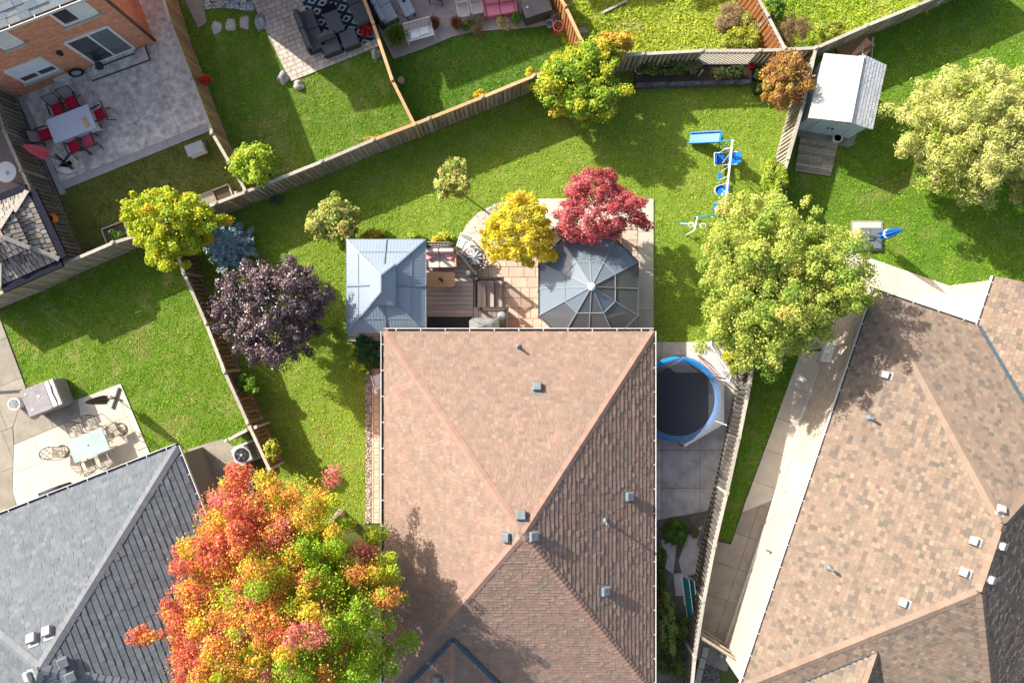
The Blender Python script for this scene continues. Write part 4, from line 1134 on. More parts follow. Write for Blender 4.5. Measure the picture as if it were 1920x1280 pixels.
# ---------------------------------------------------------------- fences
def fence(label, pts, h=1.8, bm=None, rm=None, pm=None, style="shadow", bw=0.115, sp=0.205, post_every=2.4, cat="fence", skip=(), lower=True, name="wooden_fence", newer=None):
    """pts: pixels where the top of the fence shows at each post"""
    W = [P(x, y, h) for x, y in pts]; W = [Vector((w.x, w.y, 0)) for w in W]
    f = thing(name, label, cat, W[0]); base = W[0]
    g = random.Random(len(label) * 7 + int(abs(W[0].x) * 10)); bh = h - 0.1
    bmesh_ = None; pmesh = None
    def put(nm, me, m, loc, rz, mk):
        if me is None:
            o = mk().build(nm, m, f); me = o.data
        else:
            o = link(bpy.data.objects.new(nm, me), f)
        o.location = loc - base; o.rotation_euler = (g.uniform(-.008, .008), g.uniform(-.006, .006), rz)
        return me
    def mkp(): return MB().box((0, 0, h / 2), (0.1, 0.1, h)).box((0, 0, h + 0.03), (0.15, 0.15, 0.035)).box((0, 0, h + 0.06), (0.1, 0.1, 0.03))
    def mkb(): return MB().box((0, 0, bh / 2), (bw if style != "solid" else 0.146, 0.02, bh))
    def mkw(): return MB().box((0, 0, bh / 2), (bw + 0.065, 0.02, bh))
    wmesh = None
    done = []
    for i in range(len(W) - 1):
        a, b = W[i], W[i + 1]; d = b - a; L = d.length; d.normalize(); n = Vector((-d.y, d.x, 0)); rz = math.atan2(d.y, d.x)
        k = max(1, round(L / post_every))
        for j in range(k + 1):
            q = a.lerp(b, j / k)
            if any((q - w).length < 0.3 for w in done): continue
            done.append(q); pmesh = put("post", pmesh, pm or rm, q, rz, mkp)
        mb = MB(base)
        up = Vector((0, 0, 1))
        mb.bar(a + up * (h - 0.015), b + up * (h - 0.015), 0.13, 0.04)
        mb.build("top_rail", wood_rail if newer is not None and i >= newer else rm, f)
        for zz, ww, hh in ((h - 0.25, 0.05, 0.09), (0.3, 0.05, 0.09), (0.08, 0.05, 0.14)):
            mb = MB(base); mb.bar(a + up * zz, b + up * zz, ww, hh); mb.build("rail", rm if style != "solid" else bm, f)
        if i in skip: continue
        if style == "solid":
            x = 0.075
            while x < L:
                bmesh_ = put("board", bmesh_, bm, a + d * x + up * 0.04 + n * g.uniform(-.004, .004), rz, mkb); x += 0.152
        else:
            for sgn in (1, -1):
                x = sp * (0.35 if sgn > 0 else 0.85)
                while x < L:
                    q = a + d * x + up * 0.04 + n * (0.04 * sgn)
                    if (n * sgn).dot(-a) > 0: bmesh_ = put("board", bmesh_, bm, q, rz, mkb)
                    else: wmesh = put("board", wmesh, bm, q, rz, mkw)
                    x += sp
    return f

fence("tan board fence along the stamped grey patio, red flower hanging on it", [(285, -75), (318, 40), (398, 250), (430, 305), (460, 357)], bm=wood_tan, rm=wood_greylit)
fence("dark weathered board fence with an orange jug on its post", [(-45, 70), (8, 247), (40, 320), (78, 407), (121, 493)], bm=wood_dark, rm=wood_grey)
fence("grey tight board fence below the shake roofed pavilion", [(-75, 580), (30, 537), (121, 494), (212, 455), (252, 443), (345, 400), (388, 388)], bm=wood_grey, rm=wood_greylit, style="solid")
fence("brown shadowbox fence behind the purple leaved tree", [(330, 470), (345, 513), (386, 606), (421, 697), (464, 792), (505, 880)], bm=wood_brown, rm=wood_greylit)
fence("long weathered fence running up to the big yellow green bush", [(388, 388), (405, 381), (500, 344), (603, 303), (700, 262), (805, 222), (905, 182), (1002, 142), (1090, 109), (1150, 104)], bm=wood_grey, rm=wood_greylit, newer=4)
f6 = fence("grey fence with a lattice panel behind the planter bed", [(1150, 104), (1207, 101), (1316, 95), (1424, 95), (1530, 90)], bm=wood_grey, rm=wood_greylit, skip=(2,))
fence("grey fence rising to the top edge beside the white shed", [(1530, 90), (1625, 48), (1720, 10), (1800, -25), (1900, -70)], bm=wood_grey, rm=wood_greylit, sp=0.21)
fence("narrow grey fence from the orange bush down to the green tree", [(1530, 90), (1507, 193), (1478, 297), (1460, 360), (1438, 495), (1418, 632)], bm=wood_grey, rm=wood_greylit)
fence("long grey fence beside the trampoline and concrete side yard", [(1418, 632), (1406, 722), (1386, 821), (1363, 924), (1340, 1022), (1320, 1126), (1303, 1232), (1292, 1340)], bm=wood_dark_shaded, rm=wood_greylit)
fence("dark stained fence between the paver patio and the mauve patio", [(655, -75), (699, 43), (735, 150), (777, 234)], bm=wood_dark, rm=wood_rail)
fence("orange stained fence at the end of the mauve patio", [(1008, -75), (1060, 12), (1093, 82), (1100, 100)], bm=wood_orange, rm=wood_rail)
fence("reddish fence between the two weedy lawns at the top", [(1383, -75), (1440, 30), (1471, 90)], bm=wood_orange, rm=wood_greylit)
fence("short brown fence beside the slate roofed house and its cooling unit", [(424, 826), (462, 806), (480, 800)], bm=wood_brown, rm=wood_greylit, h=1.7)
# wooden gate between the long fence and the pale brick house
ga, gb_ = P(1312, 1196, 1.8), P(1386, 1243, 1.8)
gt = thing("wooden_gate", "tan wooden gate closing the path beside the pale brick house", "gate", (ga.x, ga.y, 0)); d = (gb_ - ga); L = d.length; d.normalize()
rz = math.atan2(d.y, d.x)
for i in range(int(L / 0.15)):
    mb = MB(); mb.box((0, 0, 0.88), (0.14, 0.02, 1.7)); o = mb.build("board", wood_grey, gt); o.location = d * (0.08 + i * 0.15); o.rotation_euler = (0, 0, rz)
mb = MB(gt.location); a0, b0 = Vector((ga.x, ga.y, 0)), Vector((gb_.x, gb_.y, 0)); nn = Vector((-d.y, d.x, 0)) * 0.06
for z in (1.66, 0.95, 0.2): mb = MB(gt.location); mb.bar(a0 + nn + Vector((0, 0, z)), b0 + nn + Vector((0, 0, z)), 0.06, 0.09); mb.build("gate_rail", wood_grey, gt)
# diamond lattice in the grey fence
a, b = P(1316, 95, 1.8), P(1424, 95, 1.8); a = Vector((a.x, a.y, 0)); b = Vector((b.x, b.y, 0)); d = (b - a).normalized(); L = (b - a).length; n = Vector((-d.y, d.x, 0))
mb = MB(f6.location); z0, z1 = 0.15, 1.72; step = 0.17; i = -int((z1 - z0) / step)
while i * step < L:
    for sg in (1, -1):
        x0, x1 = i * step, i * step + (z1 - z0)
        t0, t1 = max(0, -x0 / (x1 - x0)), min(1, (L - x0) / (x1 - x0))
        if t1 > t0:
            za, zb = (z0 + (z1 - z0) * t0, z0 + (z1 - z0) * t1) if sg > 0 else (z1 - (z1 - z0) * t0, z1 - (z1 - z0) * t1)
            mb.bar(a + d * (x0 + (x1 - x0) * t0) + n * 0.008 * sg + Vector((0, 0, za)), a + d * (x0 + (x1 - x0) * t1) + n * 0.008 * sg + Vector((0, 0, zb)), 0.012, 0.04, up=n)
    i += 1
mb.build("lattice", wood_greylit, f6)

# ---------------------------------------------------------------- furniture builders (front = +y)
def B(root, name, m, *boxes, bevel=0.0, seg=2):
    mb = MB()
    for b in boxes:
        mb.box(b[0], b[1], rz=b[2] if len(b) > 2 else 0, rx=b[3] if len(b) > 3 else 0)
    return mb.build(name, m, root, bevel=bevel, seg=seg)

def TU(root, name, m, *paths, r=0.015, n=6):
    mb = MB()
    for p in paths: mb.tube(p, r, n)
    return mb.build(name, m, root)

def at(px, py, z, g=0.05):
    p = P(px, py, z); return (p.x, p.y, g)

red_fab = mat("red_fab", (0.50, 0.012, 0.045), (0.42, 0.008, 0.035), ns=12, rough=0.9)
pinkred_fab = mat("pinkred_fab", (0.56, 0.08, 0.16), (0.50, 0.06, 0.13), ns=12, rough=0.9)
grey_sling = mat("grey_sling", (0.24, 0.23, 0.22), (0.20, 0.19, 0.18), ns=30, rough=0.9)
tan_sling = mat("tan_sling", (0.36, 0.31, 0.25), (0.30, 0.26, 0.21), ns=30, rough=0.9)
char_fab = mat("char_fab", (0.115, 0.118, 0.13), (0.085, 0.088, 0.10), ns=10, rough=0.95, bump=0.2, bs=80)
char_wick = mat("char_wick", (0.06, 0.062, 0.068), (0.045, 0.046, 0.05), ns=30, rough=0.7, bump=0.4, bs=90)
lgrey_fab = mat("lgrey_fab", (0.40, 0.43, 0.46), (0.34, 0.365, 0.39), ns=8, rough=0.95)
cream_fab = mat("cream_fab", (0.66, 0.57, 0.51), (0.58, 0.50, 0.45), ns=8, rough=0.95)
pink_fab = mat("pink_fab", (0.72, 0.24, 0.31), (0.66, 0.20, 0.26), ns=8, rough=0.9)
rose_fab = mat("rose_fab", (0.80, 0.10, 0.16), (0.85, 0.55, 0.55), ns=9, rough=0.9)
teak = mat("teak", (0.50, 0.31, 0.15), (0.42, 0.255, 0.12), ns=5, rough=0.6, stretch=(0.25, 4, 4), bump=0.1)

def sling_chair(label, seatm, group, cat="chair"):
    t = thing("patio_chair", label, cat, group=group)
    B(t, "seat", seatm, ((0, 0, 0.45), (0.5, 0.5, 0.07)), bevel=0.025)
    B(t, "backrest", grey_sling, ((0, -0.37, 0.68), (0.5, 0.02, 0.5), 0, 0.42))
    fr = MB()
    for sx in (-0.29, 0.29):
        fr.tube([(sx, 0.27, 0), (sx, 0.25, 0.42), (sx, 0.22, 0.64), (sx, -0.30, 0.66)], 0.022, 6)
        fr.tube([(sx, -0.22, 0.4), (sx, -0.34, 0.55), (sx * 0.97, -0.50, 0.95)], 0.022, 6)
        fr.tube([(sx, -0.15, 0.42), (sx, -0.42, 0.0)], 0.02, 6)
    fr.tube([(-0.29, -0.5, 0.94), (0.29, -0.5, 0.94)], 0.018, 6); fr.tube([(-0.29, 0.24, 0.4), (0.29, 0.24, 0.4)], 0.018, 6)
    fr.build("frame", black_metal, t)
    for sx in (-0.29, 0.29): B(t, "armrest", black_metal, ((sx, -0.04, 0.67), (0.055, 0.5, 0.025)))
    return t

# --- dining set on the stamped patio
tb = thing("dining_table", "rectangular patio table hidden under a grey blue cloth", "table", at(134, 233, 0.75), ANG)
B(tb, "tabletop", dark_metal, ((0, 0, 0.70), (1.86, 1.04, 0.04)))
for sx in (-.8, .8):
    for sy in (-.42, .42): B(tb, "leg", black_metal, ((sx, sy, 0.34), (0.06, 0.06, 0.68)))
cloth_m = mat("cloth_blue", (0.56, 0.58, 0.66), (0.50, 0.52, 0.60), ns=5, rough=0.9)
def draped(w, d, z, drop, flare, seed, n=12):
    g = random.Random(seed); mb = MB(); hw, hd = w / 2, d / 2; ring = []
    for i in range(n): ring.append((-hw + w * i / n, -hd))
    for i in range(n): ring.append((hw, -hd + d * i / n))
    for i in range(n): ring.append((hw - w * i / n, hd))
    for i in range(n): ring.append((-hw, hd - d * i / n))
    vs = [(x, y, z) for x, y in ring]
    for x, y in ring:
        corner = min(1, (abs(x) / hw) ** 8 * (abs(y) / hd) ** 8 * 1.2)
        k = 1 + (flare + g.uniform(-.01, .025) + 0.09 * corner)
        vs.append((x * k, y * (1 + (flare + 0.05 * corner) * w / d + g.uniform(-.01, .03)), z - drop * (1 + 0.35 * corner) + g.uniform(-.02, .02)))
    m = len(ring); mb.add(vs, [tuple(range(m))] + [(i, m + i, m + (i + 1) % m, (i + 1) % m) for i in range(m)])
    return mb
single("tablecloth", draped(1.94, 1.10, 0.735, 0.26, 0.02, 3), cloth_m, "grey blue cloth spread over the dining table", "tablecloth", at(134, 233, 0.75), ANG)
single("serving_board", MB().box((0, 0, 0.012), (0.19, 0.5, 0.024)), mat("tan_board", (0.62, 0.44, 0.24), (0.55, 0.38, 0.2), ns=12), "small tan board lying on the grey blue tablecloth", "board", (*at(162, 230, 0.75)[:2], 0.787), ANG + 0.12, bevel=0.01)
ch = sling_chair("red seated chair on the house side, nearer the left fence", red_fab, "red chairs round the cloth covered table")
ch.location = at(110, 206, 0.45); ch.rotation_euler = (0, 0, ANG + math.pi)
for (x, y, rz, lab) in ((136, 193, ANG + math.pi, "red seated chair on the house side, nearer the sliding door"),
                        (187, 217, ANG + math.pi / 2 + 0.1, "red seated chair at the table end by the open patio"),
                        (86, 254, ANG - math.pi / 2, "red seated chair at the table end by the dark fence"),
                        (141, 275, ANG + 0.05, "red seated chair on the lawn side, beside the closed pink parasol")):
    dup(ch, at(x, y, 0.45), rz, lab)
c2 = sling_chair("faded pink seated chair on the lawn side of the cloth covered table", pinkred_fab, "red chairs round the cloth covered table")
c2.location = at(167, 265, 0.45); c2.rotation_euler = (0, 0, ANG + 0.05)

def closed_parasol(name, label, top, base_px, h, canm, polem, r=0.2, low=0.95, strap=None, basefn=None, folds=8, bend=0.0):
    b = P(*base_px, 0); t = thing(name, label, "parasol", (b.x, b.y, 0.05)); L = h
    TU(t, "pole", polem, [(0, 0, 0), (0, 0, h + 0.06)], r=0.025, n=8)
    mb = MB(); n = folds * 2; prof = [(0.02, h), (0.07, h - 0.12), (r * 0.75, h - (h - low) * 0.45), (r, low + 0.25), (r * 1.05, low)]
    vs = []; fs = []
    for (rr, z) in prof:
        for k in range(n):
            a = 2 * math.pi * k / n; q = rr * (1.0 if k % 2 else 0.55); zz = z - (0.08 if (k % 2 and z == low) else 0)
            vs.append((q * math.cos(a), q * math.sin(a), zz))
    for i in range(len(prof) - 1):
        for k in range(n): fs.append((i * n + k, (i + 1) * n + k, (i + 1) * n + (k + 1) % n, i * n + (k + 1) % n))
    fs.append(tuple(range(n))); fs.append(tuple(range(len(prof) * n - 1, (len(prof) - 1) * n - 1, -1)))
    mb.add(vs, fs); mb.build("canopy", canm, t)
    if strap:
        mb = MB(); mb.lathe([(r * 0.93, low + 0.38), (r * 0.95, low + 0.44)], (0, 0, 0), 16); mb.build("strap", strap, t)
    if basefn: basefn(t)
    return t
def cross_base(t):
    B(t, "base", black_metal, ((0, 0, 0.03), (1.0, 0.08, 0.05), 0.9), ((0, 0, 0.03), (1.0, 0.08, 0.05), 0.9 + math.pi / 2))
closed_parasol("parasol", "closed pinkish red parasol leaning over the dark fence", None, (122, 304), 2.75, mat("parasol_pink", (0.66, 0.14, 0.19), (0.56, 0.10, 0.15), ns=5, rough=0.85), black_metal, r=0.26, low=1.35, basefn=cross_base)
sb = thing("sand_bag", "white weight bag lying by the foot of the pink parasol", "weight bag", at(121, 320, 0.1), -0.15)
mb = MB(); mb.lathe([(0.02, 0.0), (0.34, 0.02), (0.4, 0.09), (0.32, 0.16), (0.02, 0.18)], (0, 0, 0), 14, sx=1.0, sy=0.42, wob=0.06); mb.build("bag", white_plastic, sb, smooth=True)
B(sb, "cap", white_plastic, ((0.42, 0.02, 0.09), (0.08, 0.06, 0.06)), bevel=0.01)
for (x, y, w, lab) in ((124, 306, 0.45, "pinkish paving stone under the pink parasol's foot"), (129, 313, 0.45, "second pinkish paving stone beside the white weight bag")):
    single("paving_stone", MB().box((0, 0, 0.02), (w, w, 0.04)), paver_pink, lab, "paving stone", at(x, y, 0.05, 0.035), ANG + 0.2, bevel=0.01)
tl = thing("storage_box", "pale grey lidded box on the shaded lawn by the tan fence", "storage box", at(366, 279, 0.4, 0), ANG)
B(tl, "body", white_plastic, ((0, 0, 0.2), (0.74, 0.46, 0.4)), bevel=0.03)
B(tl, "lid", lgrey_fab, ((0, 0, 0.43), (0.8, 0.52, 0.05)), bevel=0.02)
TU(tl, "handle", black_metal, [(0.41, -0.17, 0.3), (0.56, -0.17, 0.3), (0.56, 0.17, 0.3), (0.41, 0.17, 0.3)], r=0.014)
pt = thing("plant_pot", "black square planter on the patio steps", "planter", at(186, 124, 0.45, 0.34), ANG)
mb = MB(); mb.box((0, 0, 0.11), (0.26, 0.26, 0.22)); mb.build("pot", black_metal, pt, bevel=0.02); B(pt, "soil", soil, ((0, 0, 0.222), (0.2, 0.2, 0.01)))
single("towel", MB().lathe([(0.02, 0), (0.12, 0.02), (0.15, 0.07), (0.06, 0.1), (0.01, 0.11)], n=9, sx=0.6, sy=1.4, wob=0.2), white_plastic, "white crumpled cloth lying on the patio steps", "cloth", at(178, 131, 0.25, 0.2), 0.3)
hr_ = thing("hose_reel", "dark coiled hose hanging on the brick wall", "hose reel")
s_, z_ = along(141, 132); p = wl0 + au * s_ + an * 0.12; hr_.location = (p.x, p.y, z_); hr_.rotation_euler = (math.pi / 2, 0, ANG)
mb = MB()
for k in range(3): mb.tube([((0.24 + .03 * k) * math.cos(a), (0.24 + .03 * k) * math.sin(a), 0.03 * (k % 2)) for a in [i * math.pi / 9 for i in range(19)]], 0.022, 6)
mb.build("hose", black_metal, hr_); mb = MB(); mb.lathe([(0.2, -0.04), (0.2, 0.02)], n=16); mb.build("hub", lgrey_fab, hr_)

# --- lounge set on the paver patio
single("rug", MB().box((0, 0, 0.006), (3.15, 2.35, 0.012)), rug_mat("rug_diamond", (0.010, 0.032, 0.052), (0.42, 0.50, 0.52)), "navy rug with a white diamond pattern under the dark lounge set", "rug", at(631, 31, 0.05, 0.056), ANG - math.pi / 2)
def sofa_unit(label, w, d, back, arm, group, seats=1, cm=None, bm_=None, pillow=0, name="lounge_sofa", cat="lounge sofa", hs=0.42):
    t = thing(name, label, cat, group=group); cm = cm or char_fab; bm_ = bm_ or char_wick
    B(t, "base", bm_, ((0, 0, hs * 0.35), (w, d, hs * 0.7)), bevel=0.015)
    aw = 0.12
    x0 = -w / 2 + (aw if 'l' in arm else 0); x1 = w / 2 - (aw if 'r' in arm else 0); y0 = -d / 2 + (0.16 if back else 0)
    sw = (x1 - x0) / seats
    for i in range(seats):
        B(t, "seat_cushion", cm, ((x0 + sw * (i + .5), (y0 + d / 2) / 2, hs * 0.7 + 0.075), (sw - 0.02, d / 2 - y0 - 0.02, 0.15)), bevel=0.035)
    if back:
        B(t, "backrest", bm_, ((0, -d / 2 + 0.05, hs * 0.8), (w, 0.1, hs * 1.0)), bevel=0.015)
        for i in range(seats):
            B(t, "back_cushion", cm, ((x0 + sw * (i + .5), -d / 2 + 0.2, hs + 0.28), (sw - 0.03, 0.2, 0.36), 0, 0.22), bevel=0.06)
    for a in arm:
        sx = (-w / 2 + aw / 2) if a == 'l' else (w / 2 - aw / 2)
        B(t, "armrest", bm_, ((sx, 0, hs * 0.72), (aw, d, hs * 0.98)), bevel=0.015)
    if pillow:
        B(t, "pillow", cm, ((x1 - 0.3, 0.02, hs + 0.25), (0.42, 0.16, 0.36), 0.5, 0.5), bevel=0.07)
    return t
LG = "dark lounge set on the diamond rug"
q = sofa_unit("dark lounge loveseat with its back to the patio's open left side", 1.75, 0.85, True, "", LG, seats=2)
q.location = at(582, 58, 0.4); q.rotation_euler = (0, 0, ANG - math.pi / 2)
q = sofa_unit("dark lounge seat at the rug corner with a loose pillow", 0.8, 0.85, True, "", LG)
q.location = at(619, 83, 0.4); q.rotation_euler = (0, 0, ANG + math.pi)
q = sofa_unit("dark square ottoman at the lawn end of the diamond rug", 0.75, 0.75, False, "", LG, name="ottoman", cat="ottoman")
q.location = at(655, 73, 0.4); q.rotation_euler = (0, 0, ANG)
q = sofa_unit("long dark sofa along the stained fence at the rug's side", 2.1, 0.9, True, "lr", LG, seats=2)
q.location = at(672, 6, 0.4); q.rotation_euler = (0, 0, ANG + math.pi / 2 + 0.05)
q = thing("fire_table", "dark rectangular fire table in the middle of the diamond rug", "table", at(624, 36, 0.5), ANG - math.pi / 2)
B(q, "base", char_wick, ((0, 0, 0.24), (1.15, 0.58, 0.48)), bevel=0.01)
B(q, "tabletop", char_fab, ((0.17, 0, 0.5), (0.95, 0.66, 0.05)), bevel=0.012)
B(q, "burner_lid", black_hole, ((-0.48, 0, 0.495), (0.34, 0.66, 0.05)), bevel=0.01)
single("paper_tag", MB().box((0, 0, 0.004), (0.12, 0.14, 0.008)), white_paint, "small white square left on the side of the ottoman", "paper", (*at(653, 86, 0.45)[:2], 0.30), ANG)

# --- furniture on the mauve patio
q = sofa_unit("pale grey two seat sofa beside the dark stained fence", 1.5, 0.85, True, "", None, seats=2, cm=lgrey_fab, bm_=dark_metal, name="sofa", cat="sofa")
q.location = at(716, 14, 0.4); q.rotation_euler = (0, 0, ANG - math.pi / 2 + 0.12)
def low_table(label, px, py, w, d, h, m, rz, name="coffee_table"):
    t = thing(name, label, "table", at(px, py, h), rz)
    B(t, "tabletop", m, ((0, 0, h), (w, d, 0.04)), bevel=0.01)
    for sx in (-1, 1):
        for sy in (-1, 1): B(t, "leg", black_metal, ((sx * (w / 2 - .06), sy * (d / 2 - .06), h / 2), (0.05, 0.05, h - 0.03)))
    return t
low_table("pale grey coffee table in front of the grey two seat sofa", 760, 8, 1.1, 0.48, 0.42, lgrey_fab, ANG + math.pi / 2 + 0.1)
single("candle_holder", MB().lathe([(0.07, 0), (0.07, 0.02), (0.02, 0.03), (0.02, 0.1), (0.05, 0.12)], n=10), black_metal, "small dark ornament on the pale grey coffee table", "ornament", (*at(757, 2, 0.5)[:2], 0.49))
q = sling_chair("grey sling chair at the top edge beyond the coffee table", grey_sling, None); q.location = at(818, -10, 0.45); q.rotation_euler = (0, 0, ANG + 2.6)
for k, (x, lab) in enumerate(((869, "cream striped chair, the one nearer the white ornate bench"), (894, "cream striped chair next to the pink sofa"))):
    t = thing("garden_chair", lab, "chair", at(x, 23 - k * 6, 0.45), 0.18, group="cream striped chairs")
    for j in range(6): B(t, "slat", cream_fab, ((-0.19 + j * 0.076, 0, 0.44), (0.062, 0.46, 0.03)))
    B(t, "backrest", cream_fab, ((0, 0.30, 0.68), (0.46, 0.03, 0.44), 0, 0.25))
    TU(t, "frame", white_paint, [(-.25, -.24, 0), (-.25, -.24, .6), (-.25, .26, .62), (-.25, .36, .9)], [(.25, -.24, 0), (.25, -.24, .6), (.25, .26, .62), (.25, .36, .9)], [(-.25, .28, .4), (-.25, .3, 0)], [(.25, .28, .4), (.25, .3, 0)], r=0.016)
q = sofa_unit("pink cushioned sofa at the planted edge of the mauve patio", 1.5, 0.8, True, "lr", None, seats=2, cm=pink_fab, bm_=mat("pink_frame", (0.50, 0.15, 0.2), rough=0.6), name="sofa", cat="sofa")
q.location = at(937, 12, 0.4); q.rotation_euler = (0, 0, math.pi + 0.15)
bn = thing("garden_bench", "white metal bench with a pierced back and two white pillows", "bench", at(787, 63, 0.45), 0.27)
TU(bn, "frame", white_paint, [(-.6, .2, 0), (-.6, .2, .62), (-.6, -.2, .62), (-.6, -.3, .0)], [(.6, .2, 0), (.6, .2, .62), (.6, -.2, .62), (.6, -.3, 0)], [(-.6, .22, .42), (-.6, .36, .92), (.6, .36, .92), (.6, .22, .42)], r=0.018)
for j in range(5): B(bn, "seat_slat", white_paint, ((0, -0.2 + j * 0.095, 0.42), (1.18, 0.075, 0.02)))
mb = MB()
for i in range(13):
    mb.bar((-0.58 + i * 0.09, 0.22, 0.45), (-0.48 + i * 0.09 if i < 12 else 0.58, 0.35, 0.9), 0.012, 0.012); mb.bar((0.58 - i * 0.09, 0.225, 0.45), (0.48 - i * 0.09 if i < 12 else -0.58, 0.355, 0.9), 0.012, 0.012)
mb.build("lattice_back", white_paint, bn)
for x, y, lab in ((779, 66, "white pillow on the ornate bench, nearer the grass clump"), (796, 59, "white pillow on the ornate bench, nearer the copper pot plant")):
    single("pillow", MB().box((0, 0, 0.06), (0.42, 0.3, 0.13)), white_plastic, lab, "pillow", (*at(x, y, 0.5)[:2], 0.44), 0.3, bevel=0.055, seg=2)
gr_ = thing("grill", "dark covered grill cabinet at the right end of the mauve patio", "grill", at(1006, 14, 0.9), ANG - 0.05)
B(gr_, "cabinet", dark_metal, ((0, 0, 0.42), (1.15, 0.6, 0.84)), bevel=0.02)
B(gr_, "lid", mat("grill_top", (0.11, 0.11, 0.12), (0.16, 0.15, 0.145), ns=3, rough=0.4), ((0, 0, 0.88), (1.22, 0.66, 0.08)), bevel=0.02)
B(gr_, "label_plate", white_paint, ((-0.4, 0.1, 0.925), (0.1, 0.06, 0.006)))
TU(gr_, "handle", black_metal, [(0.62, -0.2, 0.8), (0.72, -0.2, 0.8), (0.72, 0.2, 0.8), (0.62, 0.2, 0.8)], r=0.015)
bk = thing("wire_basket", "open pinkish red wire tomato ring by the orange fence", "plant ring", at(1046, 54, 0.4, 0))
mb = MB()
for z, r in ((0.05, 0.14), (0.35, 0.18), (0.65, 0.22)): mb.tube([(r * math.cos(a), r * math.sin(a), z) for a in [i * math.pi / 8 for i in range(17)]], 0.012, 5)
mb.build("ring", pinkred_fab, bk)
mb = MB()
for k in range(5):
    a = k * 1.257; mb.tube([(0.13 * math.cos(a), 0.13 * math.sin(a), 0), (0.22 * math.cos(a), 0.22 * math.sin(a), 0.66)], 0.01, 5)
mb.build("stake", pinkred_fab, bk)
single("bucket", MB().lathe([(0.12, 0), (0.15, 0.28), (0.165, 0.29), (0.14, 0.28), (0.11, 0.05)], n=14), lgrey_fab, "small grey bucket between the grill and the orange fence", "bucket", at(1031, 44, 0.3))
single("stick", MB().tube([(-0.6, -0.25, 0.05), (0.6, 0.25, 0.9)], 0.02), wood_greylit, "pale stick leaning on the orange fence", "stick", at(1050, 22, 0.5, 0.04))
single("plank", MB().box((0, 0, 0.03), (1.2, 0.1, 0.05)), wood_greylit, "pale plank lying at the upper edge of the weedy lawn", "plank", at(1153, 13, 0.05, 0.05), 0.46)
single("birdbath", MB().lathe([(0.1, 0), (0.04, 0.06), (0.04, 0.25), (0.14, 0.3), (0.15, 0.32), (0.1, 0.3)], n=14), mat("terracotta", (0.5, 0.32, 0.18), (0.42, 0.26, 0.14), ns=9), "small tan bird dish on the shaded lawn by the stained fence", "bird bath", at(752, 150, 0.3, 0))

# ---------------------------------------------------------------- stones
def rock(label, px, py, sx, sy, hz, seed, m, name="boulder", cat="boulder", group=None):
    g = random.Random(seed); bm = bmesh.new(); bmesh.ops.create_icosphere(bm, subdivisions=3, radius=1.0)
    for v in bm.verts:
        q = v.co.normalized(); k = 1 + 0.12 * math.sin(q.x * 4 + seed) + 0.1 * math.sin(q.y * 5 + seed * 2) + 0.07 * math.sin(q.z * 7 + q.x * 5 + seed) + g.uniform(-.03, .03)
        v.co = Vector((q.x * sx * k, q.y * sy * k, max(-0.2, q.z) * hz * k))
    me = bpy.data.meshes.new(name); bm.to_mesh(me); bm.free(); me.materials.append(m)
    o = link(bpy.data.objects.new(name, me)); o.location = (*at(px, py, hz)[:2], 0)
    return tag(o, label, cat, group)
rock_m = mat("rock", (0.44, 0.43, 0.42), (0.25, 0.245, 0.24), ns=4, rough=0.95, bump=0.8, bs=14, dirt=0.5)
rock_w = mat("rock_warm", (0.5, 0.43, 0.36), (0.36, 0.31, 0.26), ns=4, rough=0.95, bump=0.8, bs=14)
rock("grey mottled boulder at the lower left corner of the paver patio", 527, 143, 0.28, 0.3, 0.3, 1, rock_m)
rock("pinkish pale boulder at the sunny tip of the paver patio", 558, 158, 0.27, 0.22, 0.22, 2, rock_w)
rock("pale boulder between the paver patio and the stained fence", 704, 97, 0.24, 0.22, 0.28, 3, rock_m)
rock("tall grey boulder at the left edge of the paver patio", 484, 36, 0.22, 0.42, 0.35, 4, rock_m)
for i, (x, y, lab) in enumerate(((405, 51, "pale oval stepping stone nearest the tan fence"), (432, 47, "second pale oval stepping stone from the tan fence"), (458, 41, "third pale oval stepping stone from the tan fence"))):
    rock(lab, x, y, 0.21, 0.30, 0.06, 10 + i, mat("step_stone", (0.46, 0.44, 0.43), (0.36, 0.345, 0.34), ns=6, rough=0.95, bump=0.3), name="stepping_stone", cat="stepping stone", group="stepping stones")
rock("pale flat stone below the orange fence end", 1094, 57, 0.22, 0.15, 0.05, 15, rock_m, name="flat_stone", cat="stone")
